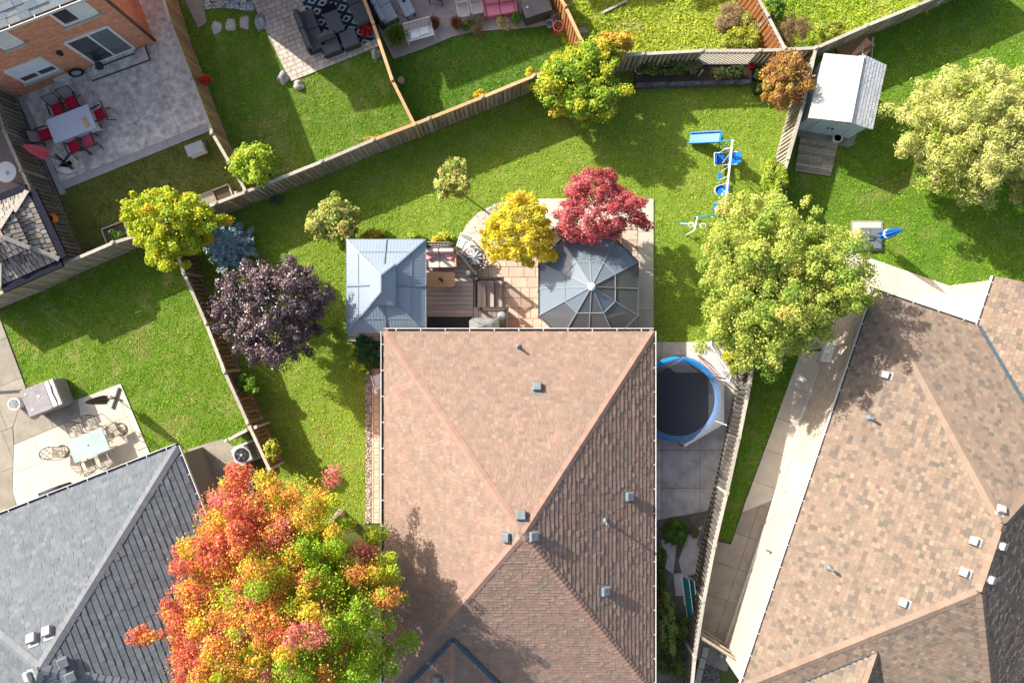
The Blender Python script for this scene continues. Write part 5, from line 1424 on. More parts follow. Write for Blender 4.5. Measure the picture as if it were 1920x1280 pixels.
# ---------------------------------------------------------------- metal roofed gazebo
gz_m = mat("gazebo_metal", (0.215, 0.27, 0.325), (0.20, 0.253, 0.305), ns=1.5, rough=0.42, metal=0.0, spec=0.5)
gz_e = mat("gazebo_edge", (0.185, 0.235, 0.285), (0.17, 0.215, 0.265), ns=3, rough=0.4)
gc_ = P(724, 536, 2.3)
gz = thing("gazebo", "blue grey metal roofed gazebo with a raised vent tier over the deck", "gazebo", (gc_.x, gc_.y, 0.0))
def rect(hx, hy, z, cx=0, cy=0): return [Vector((cx + sx * hx, cy + sy * hy, z)) for sx, sy in ((-1, -1), (1, -1), (1, 1), (-1, 1))]
O1, I1 = rect(1.635, 1.92, 2.3), rect(0.40, 0.68, 2.94)
for k in range(4):
    a, b, c, d = O1[k], O1[(k + 1) % 4], I1[(k + 1) % 4], I1[k]
    n = (b - a).cross(d - a).normalized()
    m0, m1 = a.lerp(b, .5), d.lerp(c, .5)
    for q in ([a, m0, m1, d], [m0, b, c, m1]):
        mb = MB(); vs = q + [v - n * 0.025 for v in q]
        mb.add(vs, [(0, 1, 2, 3), (7, 6, 5, 4), (0, 4, 5, 1), (1, 5, 6, 2), (2, 6, 7, 3), (3, 7, 4, 0)]); p = mb.build("roof_panel", gz_m, gz)
        # standing seams running up the panel
        mb = MB()
        L = (q[1] - q[0]).length; e = (q[1] - q[0]).normalized(); up_ = (d - a); s = n.cross(e)
        if s.z < 0: s = -s
        poly = [((v - q[0]).dot(e), (v - q[0]).dot(s)) for v in q]
        x = 0.12
        while x < L:
            ys = []
            for i in range(4):
                (xa, ya), (xb, yb) = poly[i], poly[(i + 1) % 4]
                if (xa > x) != (xb > x): ys.append(ya + (yb - ya) * (x - xa) / (xb - xa))
            if len(ys) > 1 and max(ys) - min(ys) > 0.1: mb.bar(q[0] + e * x + s * min(ys) + n * 0.003, q[0] + e * x + s * max(ys) + n * 0.003, 0.016, 0.008, up=n)
            x += 0.13
        mb.build("seam", gz_m, p)
    mb = MB(); mb.bar(a + Vector((0, 0, .02)), d + Vector((0, 0, .025)), 0.06, 0.05); mb.build("hip_beam", gz_e, gz)
    mb = MB(); mb.bar(m0 + n * .02, m1 + n * .02, 0.07, 0.05); mb.build("mid_beam", gz_e, gz)
    mb = MB(); mb.bar(a - Vector((0, 0, .03)), b - Vector((0, 0, .03)), 0.05, 0.07); mb.build("edge_trim", gz_e, gz)
    mb = MB(); mb.bar(a.lerp(d, .45) + n * .016, b.lerp(c, .45) + n * .016, 0.015, 0.012); mb.build("cross_seam", gz_e, gz)
O2 = rect(0.52, 0.83, 3.06); r0, r1 = Vector((0, -0.33, 3.46)), Vector((0, 0.33, 3.46))
for q in ([O2[0], O2[1], r0], [O2[1], O2[2], r1, r0], [O2[2], O2[3], r1], [O2[3], O2[0], r0, r1]):
    mb = MB(); n = plane_of(q); k = len(q); mb.add(q + [v - n * 0.025 for v in q], [tuple(range(k)), tuple(range(2 * k - 1, k - 1, -1))] + [(i, k + i, k + (i + 1) % k, (i + 1) % k) for i in range(k)]); mb.build("vent_roof_panel", gz_m, gz)
for a, b in ((O2[0], r0), (O2[1], r0), (O2[2], r1), (O2[3], r1), (r0, r1)):
    mb = MB(); mb.bar(a + Vector((0, 0, .015)), b + Vector((0, 0, .015)), 0.05, 0.045); mb.build("hip_beam", gz_e, gz)
for v in O1: B(gz, "post", dark_metal, ((v.x * .9, v.y * .92, 1.42), (0.1, 0.1, 1.7)))

# ---------------------------------------------------------------- timber deck, steps, railings
deck_w = mat("deck_wood", (0.37, 0.31, 0.265), (0.30, 0.25, 0.215), ns=6, rough=0.8, rnd=0.12, stretch=(0.25, 5, 1), bump=0.15, bs=30)
deck_w2 = mat("deck_wood_across", (0.40, 0.325, 0.27), (0.33, 0.265, 0.22), ns=6, rough=0.8, rnd=0.12, stretch=(5, 0.25, 1), bump=0.15, bs=30)
rail_m = mat("rail_metal", (0.055, 0.053, 0.05), (0.042, 0.04, 0.038), ns=8, rough=0.5)
DZ = 0.6
def D(px, py, z=DZ): return P(px, py, z)
dk = thing("deck", "raised grey brown timber deck with steps behind the middle house", "deck", (D(800, 540).x, D(800, 540).y, 0))
mb = MB(dk.location); mb.prism([D(652, 452), D(845, 456), D(892, 516), D(892, 576), D(945, 576), D(945, 636), D(652, 640)], 0.05, DZ - 0.05); mb.build("deck_frame", wood_dark, dk)
reg = [D(652, 450), D(845, 454), D(887, 510), D(887, 636), D(652, 640)]
tiles(dk, "deck_board", reg, 0, 12.0, 0.1995, 0.016, DZ, deck_w, bond=0, seed=3, proud=0.002)
tiles(dk, "edge_board", [D(887.6, 512), D(894, 519), D(894, 576), D(887.6, 576)], 0, 2, 9, 0.006, DZ, deck_w2, bond=0, proud=0.001)
tiles(dk, "landing_board", [D(888, 577), D(945, 577), D(945, 636), D(888, 636)], 0, 0.2, 9, 0.016, DZ, deck_w2, bond=0, proud=0.002)
for k in range(3):
    z = DZ - 0.15 * (k + 1) + 0.02
    for j in range(2):
        x0 = D(895, 549).x + k * 0.37 + j * 0.18; y0, y1 = D(895, 576).y + 0.02, D(895, 522).y
        mb = MB(dk.location); mb.box((x0 + 0.085, (y0 + y1) / 2, z), (0.165, y1 - y0, 0.035)); mb.build("step_board", deck_w2, dk)
    mb = MB(dk.location); mb.box((D(895, 549).x + k * 0.37 + 0.02, (D(895, 576).y + D(895, 522).y) / 2, z - 0.09), (0.03, (D(895, 522).y - D(895, 576).y), 0.14)); mb.build("riser", wood_dark, dk)
def railing(label, pts, zs, n_bal=14, ends=(True, True)):
    t = thing("railing", label, "railing", (P(*pts[0], zs[0]).x, P(*pts[0], zs[0]).y, 0)); W = [P(x, y, z) for (x, y), z in zip(pts, zs)]
    for a, b in zip(W, W[1:]):
        mb = MB(t.location); mb.bar(a, b, 0.09, 0.05); mb.build("top_rail", rail_m, t)
        lo = Vector((0, 0, -0.86)); mb = MB(t.location); mb.bar(a + lo, b + lo, 0.05, 0.05); mb.build("bottom_rail", rail_m, t)
        k = max(2, int((b - a).length / 0.13))
        me = None
        for i in range(1, k):
            q = a.lerp(b, i / k) - t.location
            if me is None:
                o = MB().box((0, 0, -0.43), (0.022, 0.022, 0.84)).build("baluster", rail_m, t); me = o.data
            else: o = link(bpy.data.objects.new("baluster", me), t)
            o.location = q
    for w in W:
        mb = MB(t.location); mb.box((w.x, w.y, w.z - 0.5 + 0.02), (0.1, 0.1, 1.1)); mb.box((w.x, w.y, w.z + 0.08), (0.13, 0.13, 0.03)); mb.build("post", rail_m, t)
    return t
railing("dark railing behind the cream sofa, turning down to the steps", [(797, 456), (846, 457), (892, 513)], (1.55, 1.55, 1.55))
railing("dark handrail on the upper side of the deck steps", [(893, 522), (942, 522)], (1.55, 1.15))
railing("dark railing round the landing by the covered barbecue", [(897, 577), (951, 577), (951, 622)], (1.55, 1.55, 1.55))

# --- things on the deck
def on_deck(px, py, z): return at(px, py, z, DZ)
sf = thing("sofa", "cream cushioned teak sofa on the deck beside the gazebo", "sofa", on_deck(825, 484, 1.0), 0.02)
B(sf, "frame", teak, ((0, 0, 0.27), (1.4, 0.82, 0.06)), ((-0.68, 0, 0.42), (0.06, 0.82, 0.34)), ((0.68, 0, 0.42), (0.06, 0.82, 0.34)), ((0, 0.4, 0.5), (1.4, 0.05, 0.5)))
for sx in (-.66, .66):
    for sy in (-.36, .36): B(sf, "leg", teak, ((sx, sy, 0.13), (0.06, 0.06, 0.26)))
for sx in (-.325, .325):
    B(sf, "seat_cushion", cream_fab, ((sx, -0.06, 0.38), (0.63, 0.7, 0.16)), bevel=0.05)
    B(sf, "back_cushion", cream_fab, ((sx, 0.27, 0.64), (0.63, 0.2, 0.42), 0, -0.2), bevel=0.08)
for x, y, r, lab in ((806, 478, 0.5, "rose patterned pillow at the gazebo end of the cream sofa"), (843, 478, -0.5, "rose patterned pillow at the railing end of the cream sofa")):
    single("pillow", MB().box((0, 0, 0.08), (0.4, 0.36, 0.13)), rose_fab, lab, "pillow", (*at(x, y, 1.15)[:2], DZ + 0.47), r, bevel=0.055)
tt = thing("coffee_table", "long teak table with rounded corners in front of the cream sofa", "table", on_deck(826, 524, 1.05), 0)
mb = MB(); mb.prism([(0.62 * math.copysign(abs(math.cos(a)) ** 0.25, math.cos(a)), 0.32 * math.copysign(abs(math.sin(a)) ** 0.25, math.sin(a))) for a in [i * math.pi / 20 for i in range(40)]], 0.42, 0.46)
o = mb.build("tabletop", teak, tt)
mb = MB()
for j in range(9): mb.bar((-0.56, -0.26 + j * 0.065, 0.4615), (0.56, -0.26 + j * 0.065, 0.4615), 0.006, 0.003)
mb.build("groove", wood_brown, o)
for sx in (-.5, .5):
    for sy in (-.24, .24): B(tt, "leg", teak, ((sx, sy, 0.21), (0.05, 0.05, 0.42)))
plantpal = [((0.05, 0.10, 0.03), 3), ((0.09, 0.15, 0.05), 2)]
pp = thing("potted_plant", "small dark green plant on the teak table", "plant", (*at(826, 523, 1.2)[:2], DZ + 0.465))
mb = MB(); mb.lathe([(0.04, 0), (0.06, 0.07), (0.05, 0.07)], n=10); mb.build("pot", dark_metal, pp)
canopy(pp, "leaves", 826, 523, DZ + 0.58, (0.12, 0.12, 0.07), 4, plantpal, 90, leaf=0.06, nclump=6, clump=0.5)
single("door_mat", MB().box((0, 0, 0.008), (1.95, 0.72, 0.016)), mat("mat_black", (0.022, 0.024, 0.03), (0.035, 0.037, 0.042), ns=14, rough=0.95), "large black mat on the deck at the foot of the house wall", "mat", on_deck(843, 609, 0.62), 0)
bq = thing("barbecue", "barbecue under a grey creased cover at the eave of the middle house", "barbecue", on_deck(909, 611, 1.6), 0)
cov = mat("bbq_cover", (0.20, 0.215, 0.20), (0.165, 0.178, 0.165), ns=4, rough=0.75, bump=0.3, bs=9)
mb = MB(); g = random.Random(3)
ringz = [(1.0, 0.0), (1.02, 0.75), (0.9, 0.95), (0.45, 1.1), (0.02, 1.12)]; N_ = 28; vs = []
for k_, z in ringz:
    for i in range(N_):
        a = 2 * math.pi * i / N_; cx, sy = math.cos(a), math.sin(a)
        vs.append((0.66 * k_ * math.copysign(abs(cx) ** 0.35, cx) * (1 + g.uniform(-.03, .03)), 0.34 * k_ * math.copysign(abs(sy) ** 0.35, sy) * (1 + g.uniform(-.04, .04)), z + (g.uniform(-.03, .03) if z > .5 else 0)))
fs = [(i + r * N_, (i + 1) % N_ + r * N_, (i + 1) % N_ + (r + 1) * N_, i + (r + 1) * N_) for r in range(4) for i in range(N_)] + [tuple(range(4 * N_, 5 * N_))]
mb.add(vs, fs); mb.build("cover", cov, bq, smooth=False)
bg = thing("cooler_stool", "round grey topped bucket seat in the corner of the landing railing", "stool", on_deck(941, 592, 1.0), 0)
mb = MB(); mb.lathe([(0.16, 0), (0.18, 0.42), (0.17, 0.44)], n=18); mb.build("body", dark_metal, bg); mb = MB(); mb.lathe([(0.18, 0.44), (0.19, 0.47), (0.12, 0.52), (0.01, 0.53)], n=18); mb.build("seat", lgrey_fab, bg)
wc = thing("plastic_chair", "white plastic armchair beside the curved concrete edge", "chair", at(871, 457, 0.45), 2.8)
def monobloc(t, m):
    B(t, "seat", m, ((0, 0, 0.43), (0.46, 0.46, 0.03)), bevel=0.012)
    for j in range(5): B(t, "back_slat", m, ((-0.17 + j * 0.085, -0.29, 0.66), (0.06, 0.02, 0.44), 0, 0.25))
    TU(t, "frame", m, [(-.27, .25, 0), (-.26, .22, .6), (-.27, -.2, .64), (-.24, -.33, .88), (0, -.35, .93), (.24, -.33, .88), (.27, -.2, .64), (.26, .22, .6), (.27, .25, 0)], [(-.24, -.2, .43), (-.28, -.3, 0)], [(.24, -.2, .43), (.28, -.3, 0)], r=0.028)
monobloc(wc, white_plastic)
eg = thing("swivel_chair", "dark round framed chair holding a crumpled white and grey cover", "chair", at(889, 483, 0.5), -0.5)
TU(eg, "frame", dark_metal, [(0.5 * math.cos(a), 0.5 * math.sin(a), 0.42 + 0.14 * math.sin(a)) for a in [i * math.pi / 10 for i in range(21)]], [(0.3 * math.cos(a), 0.3 * math.sin(a), 0.03) for a in [i * math.pi / 8 for i in range(17)]], [(0, 0, .03), (0, 0, .35)], [(-.5, 0, .42), (.5, 0, .42)], [(0, -.5, .3), (0, .5, .55)], r=0.022)
mb = MB(); g = random.Random(8); n = 22
vs = [(0, 0, 0.62)] + [(0.42 * (1 if i % 2 else 0.6) * math.cos(2 * math.pi * i / n), 0.42 * (1 if i % 2 else 0.6) * math.sin(2 * math.pi * i / n), 0.52 + (0.1 if i % 2 else 0) + g.uniform(-.03, .03)) for i in range(n)]
mb.add(vs, [(0, i + 1, (i + 1) % n + 1) for i in range(n)] + [tuple(range(n, 0, -1))]); mb.build("crumpled_cover", mat("cover_white", (0.62, 0.64, 0.67), (0.12, 0.13, 0.15), ns=3.2, rough=0.8), eg)
lb = thing("globe_lamp", "clear glass globe on the deck by the railing corner post", "lamp", on_deck(878, 513, 1.0), 0)
mb = MB(); mb.lathe([(0.09, 0), (0.1, 0.04), (0.03, 0.06)], n=12); mb.build("foot", white_plastic, lb); mb = MB(); mb.lathe([(0.03, .06), (.12, .12), (.16, .24), (.12, .36), (.02, .4)], n=14); mb.build("globe", glass_mat("globe_glass", (0.8, 0.85, 0.9), 0.25, (0.6, 0.62, 0.65)), lb, smooth=True)

# ---------------------------------------------------------------- glass sun room
gg = thing("glass_gazebo", "octagonal glass roofed sun room on the middle house's patio", "gazebo", (P(1103.5, 541, 1.9).x, P(1103.5, 541, 1.9).y, 0))
gl_a = glass_mat("pane_skylit", (0.45, 0.52, 0.56), 0.55, (0.26, 0.33, 0.39), rough=0.08)  # sky reflection on the sun-facing panes put into their colour
gl_b = glass_mat("pane_dim", (0.42, 0.42, 0.41), 0.45, (0.21, 0.225, 0.24), rough=0.06)  # same glass without the painted reflection
alu = mat("alu_frame", (0.26, 0.28, 0.29), (0.22, 0.24, 0.25), ns=10, rough=0.6)
a_, b_, ez, az = 2.08, 1.12, 1.9, 3.0
oct_ = [(a_, -b_), (a_, 0), (a_, b_), (b_, a_), (0, a_), (-b_, a_), (-a_, b_), (-a_, 0), (-a_, -b_), (-b_, -a_), (0, -a_), (b_, -a_)]
oct_ = [Vector((x, y, ez)) for x, y in oct_]; apx = Vector((0, 0, az))
for k in range(12):
    p, q = oct_[k], oct_[(k + 1) % 12]; pm_, qm_ = p.lerp(apx, .5), q.lerp(apx, .5)
    for ii, quad in enumerate(([p, q, qm_, pm_], [pm_, qm_, apx])):
        n = plane_of(quad); c = sum(quad, Vector()) / len(quad); qs = [c + (v - c) * 0.985 for v in quad]; m_ = len(qs)
        mb = MB(); mb.add(qs + [v - n * 0.012 for v in qs], [tuple(range(m_)), tuple(range(2 * m_ - 1, m_ - 1, -1))] + [(i, m_ + i, m_ + (i + 1) % m_, (i + 1) % m_) for i in range(m_)])
        mb.build("glass_panel", gl_a if (k in (2, 4, 3, 5, 6, 7) or (k in (8, 11) and ii == 1)) else gl_b, gg)
    for nm, s, e, w in (("rib", p, apx, 0.035), ("edge_bar", p, q, 0.06), ("cross_bar", pm_, qm_, 0.028)):
        mb = MB(); mb.bar(s + Vector((0, 0, .012)), e + Vector((0, 0, .012)), w, 0.03); mb.build(nm, alu if nm != "edge_bar" else dark_metal, gg)
    if (p - q).length > 0.1:
        pw, qw = p * 0.985, q * 0.985; pw.z = qw.z = 0
        if k != 9:
            mb = MB(); mb.bar(pw + Vector((0, 0, .95)), qw + Vector((0, 0, .95)), 0.01, 1.75); mb.build("wall_panel", gl_b, gg)
        B(gg, "post", dark_metal, ((pw.x, pw.y, 0.95), (0.06, 0.06, 1.88)))
mb = MB(); mb.lathe([(0.15, az - 0.03), (0.16, az + 0.02), (0.08, az + 0.07), (0.01, az + 0.09)], n=16); mb.build("finial", white_plastic, gg)
q = thing("lounge_chair", "cream chair seen through the glass roof of the sun room", "chair", at(1158, 566, 0.6), math.pi / 2)
B(q, "seat", cream_fab, ((0, 0, 0.36), (0.6, 0.6, 0.16)), bevel=0.04); B(q, "backrest", cream_fab, ((0, -0.3, 0.62), (0.6, 0.14, 0.5)), bevel=0.05); B(q, "frame", teak, ((0, 0, 0.14), (0.62, 0.62, 0.26)))
for x, lab in ((1080, "white chair inside the sun room, left of its centre rib"), (1136, "white chair inside the sun room, right of its centre rib")):
    t = thing("plastic_chair", lab, "chair", at(x, 600, 0.45), 0); monobloc(t, white_plastic)

# red brick planter boxes under the maples
for (x, y, w, d, r, lab) in ((1041, 446, 0.75, 0.55, -0.75, "reddish planter box under the yellow tree's edge"), (1130, 452, 1.6, 0.5, 0, "long reddish planter box below the red maple")):
    t = thing("planter_box", lab, "planter", at(x, y, 0.4), r)
    rm_ = mat("planter_red", (0.30, 0.115, 0.075), (0.22, 0.085, 0.055), ns=6, rough=0.85)
    for sx, sy, lx, ly in ((0, -d / 2, w, 0.04), (0, d / 2, w, 0.04), (-w / 2, 0, 0.04, d), (w / 2, 0, 0.04, d)): B(t, "side_board", rm_, ((sx, sy, 0.21), (lx, ly, 0.42)))
    B(t, "soil", soil, ((0, 0, 0.33), (w - .05, d - .05, 0.04)))

# ---------------------------------------------------------------- play set
blue_pl = mat("blue_plastic", (0.012, 0.14, 0.50), (0.016, 0.17, 0.56), ns=3, rough=0.4, spec=0.25)
teal_m = mat("teal_metal", (0.03, 0.20, 0.30), (0.04, 0.23, 0.34), ns=6, rough=0.4)
A0, A1 = P(1374, 262, 2.0), P(1358, 400, 2.0); A0.z = A1.z = 0
pw = thing("swing_set", "blue and white swing set with a slide on the lawn", "swing set", A0)
U = Vector((0, 0, 1)); dr_ = (A1 - A0).normalized(); ou = Vector((dr_.y, -dr_.x, 0))   # ou points to the slide side (image left)
if ou.x > 0: ou = -ou
def TW(root, name, m, *paths, r=0.02, n=6):
    mb = MB(root.location)
    for p in paths: mb.tube(p, r, n)
    return mb.build(name, m, root)
TW(pw, "top_bar", white_paint, [A0 + U * 2.0, A1 + U * 2.0], r=0.045, n=8)
for q, base in ((A0, P(1320, 270, 0)), (A1, P(1300, 408, 0))):
    mir = q * 2 - base; mir = Vector((mir.x, mir.y, 0)); 
    TW(pw, "leg", teal_m, [q + U * 2.0, Vector((base.x, base.y, 0))], r=0.032); TW(pw, "leg", teal_m, [q + U * 2.0, q.lerp(mir, 0.75)], r=0.032)
    TW(pw, "brace", teal_m, [q.lerp(base, .55) + U * 0.9, q.lerp(mir, .42) + U * 0.9], r=0.022)
s0, s1 = P(1293, 260, 0.12), P(1351, 257, 1.0); sd = (s1 - s0).normalized(); sy_ = Vector((-sd.y, sd.x, 0)).normalized()
mb = MB(pw.location)
mb.bar(s0, s1, 0.44, 0.03)
for sg in (1, -1): mb.bar(s0 + sy_ * 0.23 * sg + U * 0.05, s1 + sy_ * 0.23 * sg + U * 0.05, 0.05, 0.14)
mb.bar(s1 - sd * 0.02 + U * 0.08 - sy_ * 0.2, s1 - sd * 0.02 + U * 0.08 + sy_ * 0.2, 0.06, 0.16)
mb.build("slide", blue_pl, pw, bevel=0.012)
TW(pw, "ladder_leg", teal_m, [s1 + sy_ * 0.2, Vector(((s1 + sd * .35 + sy_ * .2).x, (s1 + sd * .35 + sy_ * .2).y, 0))], [s1 - sy_ * 0.2, Vector(((s1 + sd * .35 - sy_ * .2).x, (s1 + sd * .35 - sy_ * .2).y, 0))], [s1 + sd * .2 + sy_ * .2 - U * .45, s1 + sd * .2 - sy_ * .2 - U * .45], r=0.022)
def swing(cx, cy, w, bars):
    c = P(cx, cy, 0.5)
    mb = MB(pw.location); mb.box(c, (0.16, w, 0.04), rz=math.atan2(dr_.y, dr_.x) + math.pi / 2); s = mb.build("swing_seat", blue_pl, pw, bevel=0.01)
    for k, (x, y) in enumerate(bars):
        e = c + dr_ * (w / 2 - 0.02) * (1 if k else -1)
        TW(pw, "swing_chain", white_paint, [P(x, y, 1.98), e], r=0.014, n=5)
swing(1349, 331, 0.36, ((1368, 311), (1365, 330))); swing(1341, 388, 0.34, ((1361, 371), (1359, 390)))
c = P(1351, 358, 0.5); mb = MB(pw.location)
mb.lathe([(0.05, 0), (0.27, 0.02), (0.30, 0.1), (0.27, 0.12), (0.2, 0.05)], c, 14, sx=1.0, sy=0.8); mb.box(c + Vector((0.24, 0.1, 0.22)), (0.07, 0.42, 0.4)); s = mb.build("toddler_seat", blue_pl, pw)
mb = MB(pw.location); mb.lathe([(0.27, 0.1), (0.31, 0.12), (0.29, 0.15)], c, 14, sx=1.0, sy=0.8, caps=False); mb.build("seat_rim", white_paint, s)
TW(pw, "swing_chain", white_paint, [P(1364, 343, 1.98), c + Vector((0, 0.25, 0.1))], [P(1361, 372, 1.98), c + Vector((0.05, -0.25, 0.1))], r=0.013, n=5)
# two-seat glider
c = P(1349, 299, 0.45); c2_ = P(1374, 297, 0.55)
for q, lean in ((c, -1), (c2_, 1)):
    mb = MB(pw.location); mb.box(q, (0.42, 0.5, 0.04)); mb.box(q + Vector((0.2 * lean, 0, 0.2)), (0.04, 0.5, 0.36), ry=0.3 * lean); mb.build("glider_seat", blue_pl, pw, bevel=0.01)
TW(pw, "glider_frame", white_paint, [c + Vector((-.24, .27, .05)), c + Vector((-.24, -.27, .05)), c2_ + Vector((.2, -.27, .05)), c2_ + Vector((.2, .27, .05)), c + Vector((-.24, .27, .05))], [P(1371, 277, 1.98), P(1360, 279, 1.5), c + Vector((-.05, .25, .05))], [P(1372, 283, 1.98), c + Vector((.1, -.2, .05))], [P(1370, 300, 1.98), c2_ + Vector((-.1, -.25, .05))], r=0.018)
# trapeze arm
e0, e1 = P(1308, 406, 1.0), P(1302, 432, 1.0)
TW(pw, "trapeze_arm", white_paint, [e0, e1], [e1, Vector((e1.x - .1, e1.y - .05, 0))], r=0.03)
for (x, y) in ((1296, 421), (1318, 423)):
    c = P(x, y, 0.7); TW(pw, "ring", white_paint, [c + Vector((0.13 * math.cos(a), 0.1 * math.sin(a), 0)) for a in [i * math.pi / 6 for i in range(13)]], r=0.018, n=5)
mb = MB(pw.location); mb.box(P(1281, 419, 0.6), (0.22, 0.12, 0.05)); mb.build("trapeze_grip", blue_pl, pw)
TW(pw, "trapeze_rod", white_paint, [P(1276, 419, 0.62), P(1303, 420, 0.95)], r=0.014)

# ---------------------------------------------------------------- trampoline and goals
tc_ = P(1271, 748, 0.9); TR_ = 1.84
tp = thing("trampoline", "round black trampoline with a blue pad and a grey safety net", "trampoline", (tc_.x, tc_.y, 0.05))
pad_b = mat("pad_blue", (0.008, 0.19, 0.56), (0.014, 0.23, 0.62), ns=4, rough=0.55)
mb = MB(); n = 48; mb.lathe([(TR_ - 0.22, 0.80), (TR_ - 0.20, 0.83)], n=n); mb.build("jumping_mat", mat("mat_tramp", (0.036, 0.042, 0.055), (0.048, 0.054, 0.068), ns=30, rough=0.8), tp)
for k in range(8):
    mb = MB(); vs = []; m_ = 6
    for i in range(m_ + 1):
        a = (k + i / m_) * math.pi / 4 + 0.2
        for r_, z in ((TR_ - 0.23, 0.86), (TR_ - 0.12, 0.9), (TR_ + 0.01, 0.87), (TR_ + 0.01, 0.82)): vs.append((r_ * math.cos(a), r_ * math.sin(a), z))
    fs = [(i * 4 + j, i * 4 + j + 1, (i + 1) * 4 + j + 1, (i + 1) * 4 + j) for i in range(m_) for j in range(3)]
    fs = [tuple(reversed(f)) for f in fs]
    mb.add(vs, fs); mb.build("edge_pad", pad_b, tp)
TU(tp, "frame", dark_metal, [(TR_ * math.cos(a), TR_ * math.sin(a), 0.82) for a in [i * math.pi / 16 for i in range(33)]], r=0.03)
NP = 6; pol = []
for k in range(NP):
    a = k * 2 * math.pi / NP - 0.52; x, y = math.cos(a), math.sin(a); pol.append((x, y))
    TU(tp, "leg", dark_metal, [(x * TR_, y * TR_, 0.82), (x * TR_ * .98, y * TR_ * .98, 0.0)], r=0.03)
    TU(tp, "net_pole", white_plastic if k == 0 else dark_metal, [(x * (TR_ + 0.05), y * (TR_ + 0.05), 0.3), (x * (TR_ + 0.08), y * (TR_ + 0.08), 2.3)], r=0.028)
mb = MB(); n = 48; vs = []
for z, ex in ((0.90, 0.86), (1.5, 1.0), (2.25, 1.0)):
    for i in range(n):
        a = 2 * math.pi * i / n - 0.52; ph = (i % (n // NP)) / (n // NP)
        cut = math.cos(math.pi / NP) / math.cos((ph - .5) * 2 * math.pi / NP)
        f = ex if z < 1 else (0.5 + 0.5 * cut if z < 2 else cut)
        vs.append((TR_ * f * math.cos(a), TR_ * f * math.sin(a), z))
mb.add(vs, [(i + r * n, (i + 1) % n + r * n, (i + 1) % n + (r + 1) * n, i + (r + 1) * n) for r in range(2) for i in range(n)])
mb.build("safety_net", net_mat("net_grey", (0.20, 0.21, 0.23), 0.40), tp)
def goal(label, a, b, dpt, hgt, red=False):
    """a, b: ground pixels of the goal mouth"""
    A_, B_ = P(*a, 0), P(*b, 0); t = thing("soccer_goal", label, "goal", (A_.x, A_.y, 0.05)); d = (B_ - A_); L = d.length; d.normalize(); n = Vector((-d.y, d.x, 0)) * dpt
    Z = Vector((0, 0, hgt)); o = Vector(); e = d * L
    TU(t, "frame", white_paint, [o, o + Z, e + Z, e], [o + Z, n + U * 0.03, n + e + U * 0.03, e + Z], [o, n], [e, e + n], r=0.032, n=7)
    if red: TU(t, "trim", pinkred_fab, [o + U * .03, e + U * .03], r=0.02)
    mb = MB(); g_ = 0.11; k = int(L / g_); m_ = int(math.hypot(dpt, hgt) / g_)
    for i in range(k + 1): mb.bar(o + d * (L * i / k) + Z, n + d * (L * i / k), 0.009, 0.009)
    for j in range(1, m_): mb.bar(o + Z + (n - Z) * (j / m_), o + Z + (n - Z) * (j / m_) + e, 0.009, 0.009)
    mb.build("net", white_plastic, t)
    return t
goal("white framed soccer goal standing behind the trampoline, red bottom bar", (1306, 664), (1352, 712), 0.85, 1.1, True)
goal("smaller white goal leaning on the larger goal by the trampoline", (1322, 648), (1354, 694), 0.35, 0.9)

# ---------------------------------------------------------------- lounge chairs folded against the fence
teal_f = mat("teal_fab", (0.01, 0.22, 0.22), (0.012, 0.26, 0.26), ns=6, rough=0.8)
for i, (p, q, z, lab) in enumerate((((1283, 1083), (1296, 1186), 0.5, "folded white framed teal lounger farther from the fence boards"), ((1295, 1088), (1304, 1178), 0.7, "folded white framed teal lounger resting against the fence boards"))):
    a, b = P(*p, z), P(*q, z); t = thing("folding_lounger", lab, "lounge chair", (a.x, a.y, 0.05), group="folded teal loungers"); d = b - a; L = d.length; d.normalize(); n = Vector((-d.y, d.x, 0)); n = n if n.x > 0 else -n
    h_ = 0.62; ln = n * 0.16
    f0, f1 = Vector((0, 0, 0.02)), d * L + Vector((0, 0, 0.02))
    TU(t, "frame", white_paint, [f0, f1, f1 + ln + U * h_, f0 + ln + U * h_, f0], [f0 - n * .05, f0 + d * L * .55 - n * .07 + U * .1], r=0.018)
    for s0_, s1_ in ((0.03, 0.36), (0.38, 0.66), (0.68, 0.97)):
        mb = MB(); mb.quad(f0 + d * L * s0_ + U * .03 + ln * .05, f0 + d * L * s1_ + U * .03 + ln * .05, f0 + d * L * s1_ + ln * .95 + U * (h_ - .03), f0 + d * L * s0_ + ln * .95 + U * (h_ - .03)); mb.build("sling", teal_f, t)
single("board", MB().box((0, 0, 0.05), (0.16, 1.9, 0.1)), wood_dark, "dark timber lying against the long grey fence near the weeds", "timber", at(1322, 985, 0.1, 0.05), -0.3)
single("paving_stone", MB().box((0, 0, 0.03), (0.5, 1.0, 0.06)), conc_drive, "grey broken slab beside the folded loungers", "paving stone", at(1275, 1095, 0.05, 0.02), 0.1, bevel=0.02)
for i, (x, y) in enumerate(((1322, 1222), (1316, 1243), (1311, 1264), (1307, 1284))):
    single("edging_stone", MB().box((0, 0, 0.05), (0.28, 0.48, 0.1)), conc_pale, ["pale edging stone nearest the gate between weeds and gravel", "pale edging stone second from the gate", "pale edging stone third from the gate", "pale edging stone cut by the bottom edge of the photo"][i], "edging stone", at(x, y, 0.1, 0.02), -0.2, group="edging stones", bevel=0.015)

